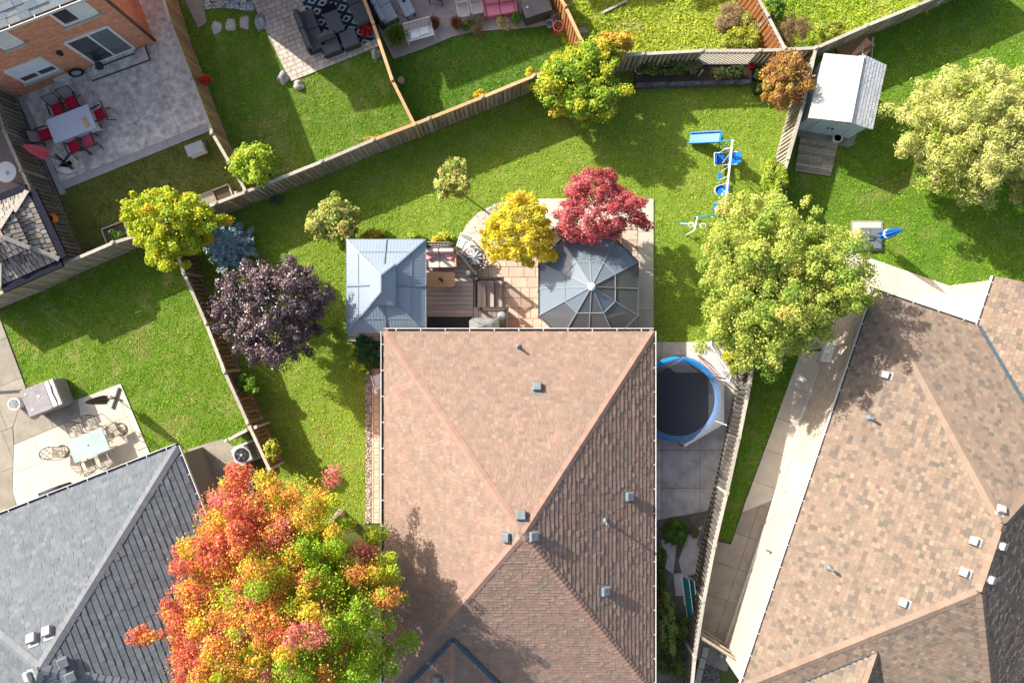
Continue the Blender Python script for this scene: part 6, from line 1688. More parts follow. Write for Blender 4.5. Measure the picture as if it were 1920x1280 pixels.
# ---------------------------------------------------------------- garden shed, boardwalk, umbrella on the right
shed_w = mat("shed_white", (0.43, 0.415, 0.39), (0.385, 0.37, 0.35), ns=3, rough=0.7, dirt=0.25, dirt_c=(0.5, 0.45, 0.38))
shed_g = mat("shed_grey", (0.50, 0.51, 0.54), (0.40, 0.415, 0.45), ns=6, rough=0.7, rnd=0.1)
shed_wall = mat("shed_wall", (0.50, 0.58, 0.60), (0.46, 0.54, 0.56), ns=4, rough=0.6)
zE, zR = 2.0, 2.5
e0, e1, e2, e3 = P(1545, 100, zE), P(1515, 221, zE), P(1636, 243, zE), P(1662, 122, zE)
r0, r1 = P(1615, 106, zR), P(1591, 229, zR)
sh = thing("garden_shed", "white roofed garden shed with pale blue grey walls and double doors", "shed", ((e0 + e2) / 2 * Vector((1, 1, 0)) if False else Vector(((e0.x + e2.x) / 2, (e0.y + e2.y) / 2, 0))))
fw, fe = [e1, e0, r0, r1], [e3, e2, r1, r0]
for f, m_, nm in ((fw, shed_w, "roof"), (fe, shed_g, "roof")):
    mb = MB(sh.location); n = plane_of(f); mb.add(f + [v - n * .04 for v in f], [(0, 1, 2, 3), (7, 6, 5, 4), (0, 4, 5, 1), (1, 5, 6, 2), (2, 6, 7, 3), (3, 7, 4, 0)]); rfx = mb.build(nm, m_, sh)
    e = (f[1] - f[0]).normalized(); s = n.cross(e); s = s if s.z > 0 else -s; wid_ = (f[3] - f[0]).dot(s)
    k = 0; b = 0.0
    while b < wid_ - 0.05:
        for j in range(9 if m_ is shed_g else 3):
            nn_ = 9 if m_ is shed_g else 3; L = (f[1] - f[0]).length; off = (k % 2) * 0.5 if m_ is shed_g else 0
            x0, x1 = max(0, (j - off) * L / nn_), min(L, (j + 1 - off) * L / nn_)
            if x1 - x0 > .05:
                mb = MB(sh.location); c = f[0] + e * ((x0 + x1) / 2) + s * b; hh = (x1 - x0) / 2 - (0.008 if m_ is shed_g else 0.012); ex = 0.165 if m_ is shed_g else 0.33
                ex = min(ex, wid_ - b); sg = 1 if e.cross(s).dot(n) > 0 else -1
                vs = shingle_verts(c, e, s, n, hh * 2, ex / 1.08, 0.016 if m_ is shed_g else 0.006); mb.add(vs, [(0, 1, 2, 3), (4, 5, 1, 0), (5, 2, 1), (0, 3, 4)]); mb.build("shingle" if m_ is shed_g else "roof_sheet", m_, rfx)
        b += 0.165 if m_ is shed_g else 0.33; k += 1
mb = MB(sh.location); mb.bar(r0 + U * .015, r1 + U * .015, 0.22, 0.03); mb.build("ridge_cap", white_paint, sh)
ct = sum((e0, e1, e2, e3), Vector()) / 4
wl_ = [ct + (v - ct) * 0.90 for v in (e0, e1, e2, e3)]
for v in wl_: v.z = 0.05
mb = MB(sh.location); A_, B_, C_, D_ = wl_
ra_, rb_ = (A_ + D_) / 2, (B_ + C_) / 2
top = [v + U * (zE - 0.05 - 0.02) for v in wl_]; rt = [Vector((ra_.x, ra_.y, zR - .06)), Vector((rb_.x, rb_.y, zR - .06))]
vs = wl_ + top + rt
mb.add(vs, [(0, 1, 5, 4), (2, 3, 7, 6), (1, 2, 6, 9, 5), (3, 0, 4, 8, 7), (3, 2, 1, 0)]); mb.build("wall", shed_wall, sh)
dF = (C_ - B_).normalized(); LF = (C_ - B_).length; nF = Vector((dF.y, -dF.x, 0))
for k in range(2):
    mb = MB(sh.location); c0 = B_ + dF * (LF * 0.2 + k * LF * 0.305) + nF * .02
    mb.bar(c0 + dF * .01 + U * 0.95, c0 + dF * (LF * .3) + U * 0.95, 0.03, 1.72); dd_ = mb.build("door", mat("shed_door", (0.46, 0.56, 0.60), (0.43, 0.52, 0.56), ns=4, rough=0.6), sh)
    mb = MB(sh.location); c1 = B_ + dF * (LF * .5 + (k - .5) * 0.2) + nF * .05 + U * 0.95; mb.bar(c1 - U * .1, c1 + U * .1, 0.03, 0.03, up=nF); mb.box(c1, (0.1, 0.04, 0.05)); mb.build("handle", black_metal, dd_)
for k in (0.17, 0.84):
    mb = MB(sh.location); c0 = B_ + dF * LF * k + nF * .015; mb.bar(c0 + U * 0.02, c0 + U * 1.9, 0.05, 0.03, up=nF); mb.build("door_trim", white_paint, sh)
tr_ = tiles
bw_ = thing("boardwalk", "weathered grey board path in front of the shed doors", "boardwalk", G(1527, 296))
bp = GP([(1499, 259), (1570, 270), (1556, 331), (1489, 321)])
mb = MB(bw_.location); mb.prism(bp, 0.0, 0.05); mb.build("bearer", wood_dark, bw_)
tiles(bw_, "board", bp, math.radians(-10), 1.75, 0.13, 0.014, 0.09, wood_grey, bond=0.35, seed=4, proud=0.006)
pt = thing("flower_pot", "round white rimmed pot of soil by the shed corner", "pot", at(1570, 259, 0.35, 0.09))
mb = MB(); mb.lathe([(0.14, 0), (0.19, 0.3), (0.215, 0.31), (0.215, 0.34), (0.17, 0.34), (0.165, 0.26)], n=18); mb.build("pot", white_plastic, pt); mb = MB(); mb.lathe([(0.01, .29), (.168, .29)], n=18); mb.build("soil", soil, pt)
wd = thing("debris_pile", "reddish boards and sheet stacked behind the shed under the fence", "debris", G(1612, 92))
mb = MB(wd.location); mb.bar(P(1573, 103, .2), P(1630, 72, .5), 0.9, 0.03); mb.build("sheet", wood_brown, wd)
mb = MB(wd.location); mb.bar(P(1604, 110, .3), P(1632, 78, .5), 0.5, 0.04); mb.build("red_panel", brick_red, wd)
mb = MB(wd.location); mb.bar(P(1634, 108, .1), P(1637, 70, .8), 0.05, 0.06); mb.build("stake", wood_greylit, wd)
mb = MB(wd.location); mb.bar(P(1617, 108, .4), P(1617, 84, .7), 0.07, 0.03); mb.build("pale_board", wood_greylit, wd)
pb_ = thing("parasol_weight", "square grey weight holding the blue parasol on its pad", "parasol weight", at(1632, 447, 0.15, 0.065))
slate = mat("base_slate", (0.13, 0.155, 0.19), (0.105, 0.125, 0.155), ns=5, rough=0.5)
for sx in (-1, 1):
    for sy in (-1, 1): B(pb_, "weight", slate, ((sx * .238, sy * .238, 0.08), (0.47, 0.47, 0.15)), bevel=0.04)
B(pb_, "socket", dark_metal, ((0.02, 0, 0.17), (0.26, 0.24, 0.04)), bevel=0.01)
closed_parasol("parasol", "closed bright blue parasol standing on the square grey weight", None, (1634, 447), 2.5, mat("parasol_blue", (0.01, 0.14, 0.46), (0.008, 0.11, 0.38), ns=5, rough=0.8), dark_metal, r=0.22, low=0.95, strap=white_plastic)

# ---------------------------------------------------------------- bottom left patio
gt_ = thing("glass_table", "rectangular frosted glass dining table on the sunny concrete", "table", at(167, 834, 0.72), ANG)
B(gt_, "tabletop", glass_mat("table_glass", (0.75, 0.86, 0.86), 0.6, (0.50, 0.60, 0.60), rough=0.15), ((0, 0, 0.72), (1.62, 0.98, 0.012)))
TU(gt_, "frame", lgrey_fab, [(-.82, -.5, .71), (.82, -.5, .71), (.82, .5, .71), (-.82, .5, .71), (-.82, -.5, .71)], r=0.02)
mb = MB(); mb.lathe([(0.035, .72), (.035, .73), (.01, .735)], n=10); mb.build("parasol_hole", dark_metal, gt_)
for sx in (-.72, .72):
    for sy in (-.42, .42): TU(gt_, "leg", tan_sling, [(sx, sy, .7), (sx * 1.02, sy * 1.03, 0)], r=0.02)
iron = mat("iron", (0.07, 0.065, 0.06), (0.05, 0.047, 0.044), ns=9, rough=0.5)
def metal_chair(label, swivel=False, light=False):
    t = thing("metal_chair", label, "chair", group="lattice backed chairs round the glass table"); m_ = iron if not light else lgrey_fab
    B(t, "seat", tan_sling, ((0, 0.02, 0.43), (0.47, 0.48, 0.03)), bevel=0.01)
    arch = [(-.25, -.24, .44), (-.25, -.32, .72), (-.17, -.39, .92), (0, -.42, .98), (.17, -.39, .92), (.25, -.32, .72), (.25, -.24, .44)]
    TU(t, "back_frame", m_, arch, r=0.016)
    def bk(x, z): return (x, -.24 - (z - .44) * 0.33, z)
    TU(t, "lattice", m_, [bk(-.24, .5), bk(.13, .93)], [bk(-.24, .68), bk(0, .97)], [bk(-.05, .46), bk(.24, .76)], [bk(.24, .5), bk(-.13, .93)], [bk(.24, .68), bk(0, .97)], [bk(.05, .46), bk(-.24, .76)], r=0.011, n=5)
    for sx in (-.28, .28): TU(t, "armrest", m_, [(sx, .24, .42), (sx, .22, .63), (sx, -.27, .66)], r=0.016)
    if swivel:
        TU(t, "swivel_base", m_, [(0.27 * math.cos(a), 0.27 * math.sin(a), .03) for a in [i * math.pi / 9 for i in range(19)]], [(-.27, 0, .03), (0, 0, .12), (.27, 0, .03)], [(0, -.27, .03), (0, 0, .12), (0, .27, .03)], [(0, 0, .1), (0, 0, .42)], r=0.018)
    else:
        for sx in (-.26, .26): TU(t, "leg", m_, [(sx, .24, .42), (sx, .25, 0)], [(sx, -.24, .44), (sx, -.32, 0)], r=0.015)
    return t
mc = metal_chair("lattice backed chair on the lawn side, nearer the covered hot tub"); mc.location = at(146, 806, 0.45); mc.rotation_euler = (0, 0, ANG + math.pi)
dup(mc, at(175, 793, 0.45), ANG + math.pi - 0.05, "lattice backed chair on the lawn side, nearer the black parasol")
lc = metal_chair("pale lattice backed chair at the roof side of the glass table", light=True); lc.location = at(199, 862, 0.45); lc.rotation_euler = (0, 0, ANG + 0.1)
dup(mc, at(171, 871, 0.45), ANG, "lattice backed chair half under the glass table, roof side")
sw_ = metal_chair("swivel lattice chair at the table end toward the lawn", True); sw_.location = at(217, 806, 0.45); sw_.rotation_euler = (0, 0, ANG + math.pi / 2 + 0.15)
dup(sw_, at(107, 848, 0.45), math.pi * 1.5, "swivel lattice chair at the table end toward the duller slab")
def black_cross(t): B(t, "base", dark_metal, ((0, 0, 0.04), (0.98, 0.09, 0.05), 1.25), ((0, 0, 0.04), (0.5, 0.07, 0.05), 1.25 + math.pi / 2))
closed_parasol("parasol", "closed dark brown parasol on a black cross base at the patio corner", None, (219, 746), 2.3, mat("parasol_dark", (0.16, 0.125, 0.12), (0.10, 0.08, 0.08), ns=4, rough=0.8), dark_metal, r=0.2, low=0.85, basefn=black_cross)
ht = thing("hot_tub", "hot tub under a mauve grey cover with a strapped folded lid", "hot tub", at(81, 745, 0.8), ANG)
mv = mat("cover_mauve", (0.30, 0.275, 0.285), (0.22, 0.20, 0.21), ns=3, rough=0.75, bump=0.6, bs=6, dirt=0.4, dirt_c=(0.44, 0.42, 0.42))
B(ht, "tub", mv, ((0, 0, 0.40), (1.6, 1.22, 0.8)), bevel=0.10, seg=3)
B(ht, "cover_panel", mv, ((-0.24, 0, 0.83), (1.1, 1.22, 0.08)), bevel=0.03)
B(ht, "folded_panel", mat("cover_pale", (0.50, 0.46, 0.45), (0.40, 0.37, 0.37), ns=3, rough=0.75, bump=0.4, bs=8), ((0.56, 0, 0.85), (0.44, 1.2, 0.14)), bevel=0.05)
TU(ht, "strap", black_metal, [(0.58, -.62, .9), (0.6, -.3, .935), (0.56, 0, .935), (0.6, .3, .935), (0.57, .62, .9)], r=0.02)
for x, y, s_ in ((-.55, -.35, .14), (-.1, .1, .16), (-.6, .38, .12)): B(ht, "patch", lgrey_fab, ((x, y, .875), (s_, s_ * .8, .012), .4))
single("bucket", MB().lathe([(0.21, 0), (0.25, 0.42), (0.275, 0.43), (0.275, 0.46), (0.24, 0.46), (0.2, 0.06), (0.01, 0.05)], n=22), white_plastic, "white round bucket beside the mauve covered hot tub", "bucket", at(29, 757, 0.4))
single("beam", MB().box((0, 0, 0.07), (1.2, 0.14, 0.14)), dark_metal, "dark beam running from the left edge to the hot tub", "beam", at(14, 735, 0.5, 0.4), 0.06)
gq = thing("barbecue", "barbecue under a black cover tucked beneath the slate roof edge", "barbecue", at(92, 930, 1.0), ANG)
mb = MB(); mb.prism([(-.5, -.3), (.5, -.3), (.5, .3), (-.5, .3)], 0, 0.85); mb.build("body", black_metal, gq, bevel=.03); mb = MB(); mb.lathe([(.52, .83), (.5, .95), (.3, 1.1), (.02, 1.13)], n=14, sy=.6); mb.build("cover", mat("cover_black", (0.03, 0.03, 0.045), (0.05, 0.05, 0.07), ns=4, rough=0.6), gq)
# cooling unit in the brown fence corner
ac_ = thing("air_conditioner", "round topped cooling unit beside the slate roofed house", "air conditioner", at(454, 852, 0.7, 0.05), ANG)
B(ac_, "pad", conc_pale, ((0, 0, 0.02), (1.0, 0.9, 0.08)))
B(ac_, "casing", lgrey_fab, ((0, 0, 0.38), (0.78, 0.74, 0.66)), bevel=0.05)
mb = MB(); mb.lathe([(0.31, .70), (.31, .735), (.27, .74)], n=24); mb.build("fan_shroud", black_metal, ac_)
for k in range(5): B(ac_, "fan_blade", dark_metal, ((0.13 * math.cos(k * 1.257), 0.13 * math.sin(k * 1.257), .745), (0.22, 0.09, 0.01), k * 1.257, 0.2))
mb = MB(); mb.lathe([(.06, .74), (.05, .77)], n=12); mb.build("hub", lgrey_fab, ac_)
sl_ = GP([(352, 842), (418, 822), (470, 860), (480, 960), (392, 985)]); o = flat("path", sl_, 0.03, conc_dull, z0=-0.05)
HARD.append(sl_)
pc_ = thing("plastic_chair", "white slatted plastic chair on the paver path under the eave", "chair", at(711, 711, 0.45), 0.35); monobloc(pc_, white_plastic)

# ---------------------------------------------------------------- shake roofed pavilion and its neighbours
sk = [((0.30, 0.275, 0.245), 4), ((0.21, 0.195, 0.175), 3), ((0.36, 0.33, 0.28), 2), ((0.32, 0.27, 0.21), 1.5)]
shake_m = mat("shake", (1, 1, 1), (0.75, 0.75, 0.76), ns=9, rough=0.95, palette=sk, rnd=0.15, bump=0.5, bs=30)
pvz = 2.2
K = [P(-62, 402, pvz), P(52, 358, pvz), P(112, 486, pvz), P(0, 536, pvz)]
pv = thing("pavilion", "pavilion with a two tier roof of weathered wooden shakes", "pavilion", Vector((sum(k.x for k in K) / 4, sum(k.y for k in K) / 4, 0)))
pc0 = sum(K, Vector()) / 4
def frust(Q, k_, zt): return [Vector((pc0.x + (v.x - pc0.x) * k_, pc0.y + (v.y - pc0.y) * k_, zt)) for v in Q]
Kt = frust(K, 0.40, 2.66); K2 = frust(K, 0.56, 2.74); K3 = frust(K, 0.12, 3.10)
lowf = [[K[i], K[(i + 1) % 4], Kt[(i + 1) % 4], Kt[i]] for i in range(4)]; upf = [[K2[i], K2[(i + 1) % 4], K3[(i + 1) % 4], K3[i]] for i in range(4)]
for fs_, sd_ in ((lowf, 61), (upf, 62)):
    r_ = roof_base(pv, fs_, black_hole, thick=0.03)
    lay_shingles(r_, pv, fs_, 0.21, (0.14, 0.28), shake_m, sd_, name="shake", gap=0.03, thick=0.02, limit=230 if sd_ == 61 else 60, centre=(40, 440), margin=60)
for Q, Wd in ((list(zip(K, Kt)), 0.2), (list(zip(K2, K3)), 0.18)):
    for a, b in Q: 
        mb = MB(pv.location); mb.bar(a + U * .04, b + U * .04, Wd, 0.05); mb.build("hip_board", mat("hip_board", (0.36, 0.33, 0.29), (0.28, 0.255, 0.225), ns=7, rough=0.9), pv)
for i in range(4):
    a, b = K[i], K[(i + 1) % 4]; mb = MB(pv.location); o_ = (a + b) / 2 - pc0; o_.z = 0; o_.normalize()
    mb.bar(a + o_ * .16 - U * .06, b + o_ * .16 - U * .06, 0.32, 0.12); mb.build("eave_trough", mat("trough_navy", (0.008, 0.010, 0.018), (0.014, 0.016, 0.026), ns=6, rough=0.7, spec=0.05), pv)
    c = pc0 + (a - pc0) * 0.86; mb = MB(pv.location); mb.bar(Vector((c.x, c.y, 0.04)), Vector((c.x, c.y, pvz)), 0.14, 0.14); mb.build("post", wood_dark, pv)
rt_ = thing("round_table", "round white patio table at the left edge beside the dark fence", "table", at(13, 323, 0.72, 0.04))
mb = MB(); mb.lathe([(0.02, .70), (.44, .70), (.46, .72), (.44, .74), (.02, .74)], n=28); mb.build("tabletop", white_plastic, rt_)
for k in range(4): TU(rt_, "leg", black_metal, [(.3 * math.cos(k * 1.57 + .4), .3 * math.sin(k * 1.57 + .4), .7), (.44 * math.cos(k * 1.57 + .4), .44 * math.sin(k * 1.57 + .4), 0)], r=0.018)
single("candle_holder", MB().lathe([(.09, 0), (.09, .05), (.05, .06), (.03, .02)], n=14), white_paint, "small white dish on the round white table", "dish", (*at(11, 324, .8)[:2], .78))
jg = thing("watering_jug", "orange plastic jug hanging on the dark fence post", "jug", (*at(102, 411, 1.5)[:2], 1.42))
org = mat("orange_plastic", (0.85, 0.26, 0.02), (0.78, 0.22, 0.02), ns=5, rough=0.35)
mb = MB(); mb.lathe([(0.1, 0), (.15, .05), (.16, .25), (.13, .33), (.1, .33), (.12, .1)], n=16); mb.build("body", org, jg); TU(jg, "handle", org, [(.0, .15, .1), (.0, .26, .2), (0, .15, .3)], r=.02); mb = MB(); mb.tube([(0.1, .0, .2), (.2, .16, .34)], .03); mb.build("spout", org, jg)
for (x, y, lx, ly, lab) in ((404, 372, 1.5, 0.75, "low wooden planter of bare soil where the tan fence meets the long fence"), (218, 440, 1.05, 0.9, "low wooden bed with a few green leaves under the golden tree")):
    t = thing("planter_bed", lab, "planter", at(x, y, 0.25, 0), ANG)
    for sx, sy, a, b in ((0, -ly / 2, lx, .05), (0, ly / 2, lx, .05), (-lx / 2, 0, .05, ly), (lx / 2, 0, .05, ly)): B(t, "side_board", wood_greylit, ((sx, sy, .14), (a, b, .28)))
    B(t, "soil", soil, ((0, 0, .2), (lx - .05, ly - .05, .04)))
    if x == 404: B(t, "cover_board", wood_grey, ((-.35, 0, .27), (.75, .7, .03), .05))
rock("rounded white stone in the low soil planter", 441, 361, .14, .11, .3, 31, rock_w, name="stone", cat="stone")

# ---------------------------------------------------------------- planter bed by the lattice fence
pbd = thing("planter_bed", "long dark edged planting bed in front of the lattice fence", "planter", G(1300, 140))
edge_m = mat("bed_edge", (0.055, 0.06, 0.07), (0.16, 0.165, 0.18), ns=3, rough=0.6, dirt=0.4, dirt_c=(0.02, 0.022, 0.03))
e0_, e1_ = P(1192, 159, .4), P(1410, 152, .4); e0_.z = e1_.z = 0
nseg = 7
for i in range(nseg):
    a, b = e0_.lerp(e1_, i / nseg), e0_.lerp(e1_, (i + 1) / nseg - .004)
    mb = MB(pbd.location); mb.bar(a + U * .2, b + U * .2, 0.17, 0.42); mb.build("edge_block", edge_m, pbd, bevel=.015)
mb = MB(pbd.location); mb.prism([P(1190, 104, 0) * 1.0, P(1412, 100, 0), e1_, e0_], 0.0, 0.26); mb.build("soil", soil, pbd)
for (x, y, lab) in ((1421, 138, "black tub of bright green leaves under the orange bush, nearer the fence"), (1425, 165, "black tub of bright green leaves under the orange bush, nearer the lawn")):
    t = thing("plant_tub", lab, "planter", at(x, y, .4, 0)); mb = MB(); mb.lathe([(.2, 0), (.27, .38), (.29, .4), (.25, .4), (.24, .3)], n=20); mb.build("tub", black_metal, t); mb = MB(); mb.lathe([(.2, .30), (.25, .33)], n=16); mb.build("soil", soil, t)
    canopy(t, "leaves", x + 3, y, .5, (.26, .26, .16), int(x), [((0.12, 0.26, 0.03), 2), ((0.2, 0.32, 0.05), 1)], 260, leaf=.1, nclump=9, clump=.5)
single("red_pot", MB().lathe([(.09, 0), (.13, .2), (.14, .22), (.1, .22), (.02, .1)], n=14), mat("red_glaze", (0.55, 0.01, 0.03), (0.48, 0.008, 0.025), ns=7, rough=0.3), "bright red watering pot on the bed's right end", "pot", at(1410, 122, .5, .26), 0)
single("hoop", MB().tube([(.2 * math.cos(a), .2 * math.sin(a), .3) for a in [i * math.pi / 9 for i in range(19)]], .02), lgrey_fab, "pale round hoop lying on the plants at the bed's left end", "hoop", at(1199, 131, .5, .25), 0)
single("plant_stake", MB().box((0, 0, .4), (.05, .05, .8)), wood_greylit, "short pale stake in the planting bed under the lattice", "stake", at(1313, 138, .6, .2), 0)
# ---------------------------------------------------------------- trees
def maple_fn(p, ci, g):
    x, y, z = p[:, 0], p[:, 1], p[:, 2]
    patch = np.sin(x * 7.3 + y * 3.1 + 1.0) + np.sin(-x * 4.2 + y * 8.7 + 2.2) + np.sin(x * 11.0 - y * 9.0 + z * 6) + np.sin(x * 15 + y * 13 + 0.5)
    v = -x * 0.85 + 0.22 * y + 0.24 * patch + g.normal(0, 0.13, len(x))
    out = np.full(len(x), 4)
    out[v > -0.42] = 3; out[v > -0.12] = 2; out[v > 0.08] = 1; out[v > 0.50] = 0
    k = np.sin(x * 9 - y * 6 + 4) + np.sin(x * 5 + y * 12); out[(k > 1.45) & (v < 0.5)] = 5; out[(k < -1.6) & (v < 0.3)] = 1
    return out
MAPLE = [((0.60, 0.12, 0.085), 1), ((0.70, 0.31, 0.06), 1.6), ((0.68, 0.54, 0.05), 1.8), ((0.46, 0.54, 0.03), 1.4), ((0.24, 0.42, 0.02), 1.2), ((0.64, 0.20, 0.17), 0.7)]
tree("maple_tree", "tall maple turning red, orange and green between the two roofs", "tree", 528, 1112, 6.0, (4.5, 4.3, 3.5), 34, MAPLE, 125000, foot=(640, 960), r0=0.2, leaf=0.098, nclump=340, clump=0.125, fn=maple_fn, mixin=0.05, blend=0.45, limbs=26, bark_=bark_pale, lo_r=0.4, low=-0.35)
tree("plum_tree", "rounded purple leaved tree by the brown fence", "tree", 510, 584, 3.0, (2.35, 2.2, 1.7), 12, [((0.105, 0.068, 0.078), 3), ((0.065, 0.044, 0.052), 2), ((0.17, 0.105, 0.105), 1.2), ((0.13, 0.075, 0.068), 1)], 26000, r0=0.12, leaf=0.11, nclump=150, clump=0.18, m=LEAF_GLOSSY, limbs=12)
tree("golden_tree", "bright golden yellow tree where the fences meet on the left", "tree", 320, 421, 3.0, (1.85, 1.55, 1.4), 13, [((0.56, 0.58, 0.03), 3), ((0.46, 0.54, 0.03), 3), ((0.36, 0.48, 0.03), 2), ((0.66, 0.50, 0.03), 0.8)], 21000, r0=0.1, leaf=0.125, nclump=120, clump=0.2, limbs=12)
tree("ash_tree", "large pale green tree over the narrow fence, next to the swing set", "tree", 1458, 526, 4.4, (3.4, 3.35, 2.6), 14, [((0.42, 0.49, 0.085), 3), ((0.53, 0.56, 0.13), 2.5), ((0.29, 0.39, 0.06), 2.4), ((0.54, 0.46, 0.12), 0.5), ((0.19, 0.31, 0.04), 1.8)], 62000, r0=0.18, leaf=0.115, nclump=270, clump=0.14, limbs=20, lo_r=0.35)
tree("red_maple", "crimson pink Japanese maple at the top of the paved patio", "tree", 1122, 392, 2.9, (1.85, 1.5, 1.25), 15, [((0.56, 0.14, 0.15), 3), ((0.48, 0.09, 0.105), 2), ((0.62, 0.22, 0.21), 1.5), ((0.40, 0.07, 0.07), 0.8)], 17000, r0=0.09, leaf=0.10, nclump=85, clump=0.22, limbs=12, lo_r=0.6)
tree("yellow_maple", "clear yellow maple touching the crimson one on the patio", "tree", 972, 434, 2.7, (1.5, 1.55, 1.2), 16, [((0.74, 0.62, 0.05), 3), ((0.70, 0.58, 0.04), 2), ((0.58, 0.56, 0.05), 1.2), ((0.72, 0.48, 0.06), 0.5)], 14000, r0=0.08, leaf=0.115, nclump=80, clump=0.22, limbs=12, lo_r=0.55)
tree("big_bush", "big yellow green bush at the top of the long weathered fence", "bush", 1092, 157, 1.9, (1.95, 1.75, 1.25), 17, [((0.52, 0.54, 0.04), 2), ((0.36, 0.48, 0.04), 2.8), ((0.21, 0.35, 0.03), 3.2), ((0.60, 0.53, 0.05), 0.6)], 21000, r0=0.09, leaf=0.125, nclump=120, clump=0.2, limbs=10, bark_=bark)
tree("golden_shrub", "orange yellow shrub leaning over the top of the long fence", "shrub", 1152, 84, 2.0, (0.95, 0.6, 0.7), 18, [((0.62, 0.42, 0.05), 2), ((0.50, 0.45, 0.05), 2), ((0.60, 0.35, 0.06), 1)], 4200, r0=0.05, leaf=0.12, nclump=26, clump=0.34, limbs=8)
tree("willow_shrub", "round pale cream willow in the right hand lawn", "tree", 1822, 243, 2.9, (2.95, 2.75, 2.3), 19, [((0.62, 0.62, 0.22), 3), ((0.52, 0.55, 0.15), 2.5), ((0.70, 0.69, 0.25), 1.6), ((0.38, 0.48, 0.07), 1)], 30000, r0=0.12, leaf=0.20, aspect=0.30, nclump=190, clump=0.17, limbs=16, up=0.3, lo_r=0.5)
tree("willow_shrub", "second willow at the right edge, mostly outside the photo", "tree", 1955, 320, 2.2, (1.4, 1.5, 1.6), 20, [((0.62, 0.62, 0.22), 3), ((0.52, 0.55, 0.15), 2.5), ((0.38, 0.48, 0.07), 1)], 6000, r0=0.08, leaf=0.2, aspect=0.3, nclump=40, clump=0.25, limbs=8, up=0.3)
tree("orange_bush", "rusty orange bush at the fence corner beside the shed", "bush", 1476, 148, 1.9, (1.05, 1.2, 1.2), 21, [((0.46, 0.27, 0.06), 3), ((0.38, 0.19, 0.07), 2), ((0.30, 0.15, 0.07), 1.2), ((0.50, 0.36, 0.08), 1)], 8500, r0=0.06, leaf=0.09, nclump=46, clump=0.28, limbs=14)
tree("round_shrub", "cream edged green standard shrub on the lawn above the curved concrete", "shrub", 849, 337, 1.9, (0.78, 0.86, 0.7), 22, [((0.58, 0.57, 0.16), 2.4), ((0.45, 0.49, 0.11), 2), ((0.26, 0.36, 0.07), 1.5), ((0.60, 0.46, 0.15), 0.6)], 4200, r0=0.05, leaf=0.12, nclump=34, clump=0.32, limbs=9, group=None)
tree("round_shrub", "cream edged green shrub by the top left corner of the gazebo", "shrub", 626, 415, 1.35, (1.2, 1.0, 0.8), 23, [((0.58, 0.57, 0.16), 2.4), ((0.45, 0.49, 0.11), 2), ((0.26, 0.36, 0.07), 1.5), ((0.60, 0.46, 0.15), 0.6)], 6000, r0=0.06, leaf=0.125, nclump=44, clump=0.28, limbs=9)
tree("lime_shrub", "lime green shrub between the tan fence and the long fence", "shrub", 475, 306, 2.0, (0.98, 0.9, 0.8), 24, [((0.42, 0.56, 0.04), 3), ((0.54, 0.62, 0.06), 2), ((0.27, 0.43, 0.03), 1.5)], 5200, r0=0.05, leaf=0.12, nclump=34, clump=0.32, limbs=8)
tree("fence_shrub", "golden green shrub over the fence by the soccer goals", "shrub", 1386, 668, 1.5, (0.62, 0.75, 0.6), 25, [((0.50, 0.46, 0.05), 2), ((0.38, 0.42, 0.05), 2), ((0.25, 0.34, 0.04), 1)], 3600, r0=0.04, leaf=0.11, nclump=26, clump=0.34, limbs=7)
tree("fence_shrub", "bright green shrub along the narrow fence above the pale green tree", "shrub", 1450, 342, 1.5, (0.55, 1.25, 0.6), 26, [((0.33, 0.44, 0.04), 2), ((0.42, 0.47, 0.05), 1.4), ((0.22, 0.33, 0.03), 1.4)], 4600, r0=0.05, leaf=0.10, nclump=36, clump=0.3, limbs=8)
tree("side_shrub", "small lime shrub in the shade at the brown fence", "shrub", 462, 722, 1.1, (0.55, 0.5, 0.45), 27, [((0.25, 0.40, 0.03), 2), ((0.15, 0.28, 0.03), 2)], 1500, r0=0.03, leaf=0.11, nclump=16, clump=0.4, limbs=6)
tree("side_shrub", "upright yellow green shrub at the fence end above the maple", "shrub", 514, 842, 1.6, (0.35, 0.5, 0.5), 28, [((0.45, 0.42, 0.04), 2), ((0.30, 0.36, 0.04), 2)], 1100, r0=0.03, leaf=0.11, nclump=12, clump=0.42, limbs=5)
tree("weed_tree", "broad dark green weedy sapling along the middle house's right wall", "shrub", 1245, 1170, 1.4, (0.55, 1.3, 0.8), 29, [((0.10, 0.17, 0.03), 2), ((0.16, 0.23, 0.05), 2), ((0.22, 0.24, 0.06), 1)], 4200, r0=0.04, leaf=0.13, nclump=34, clump=0.3, limbs=10)

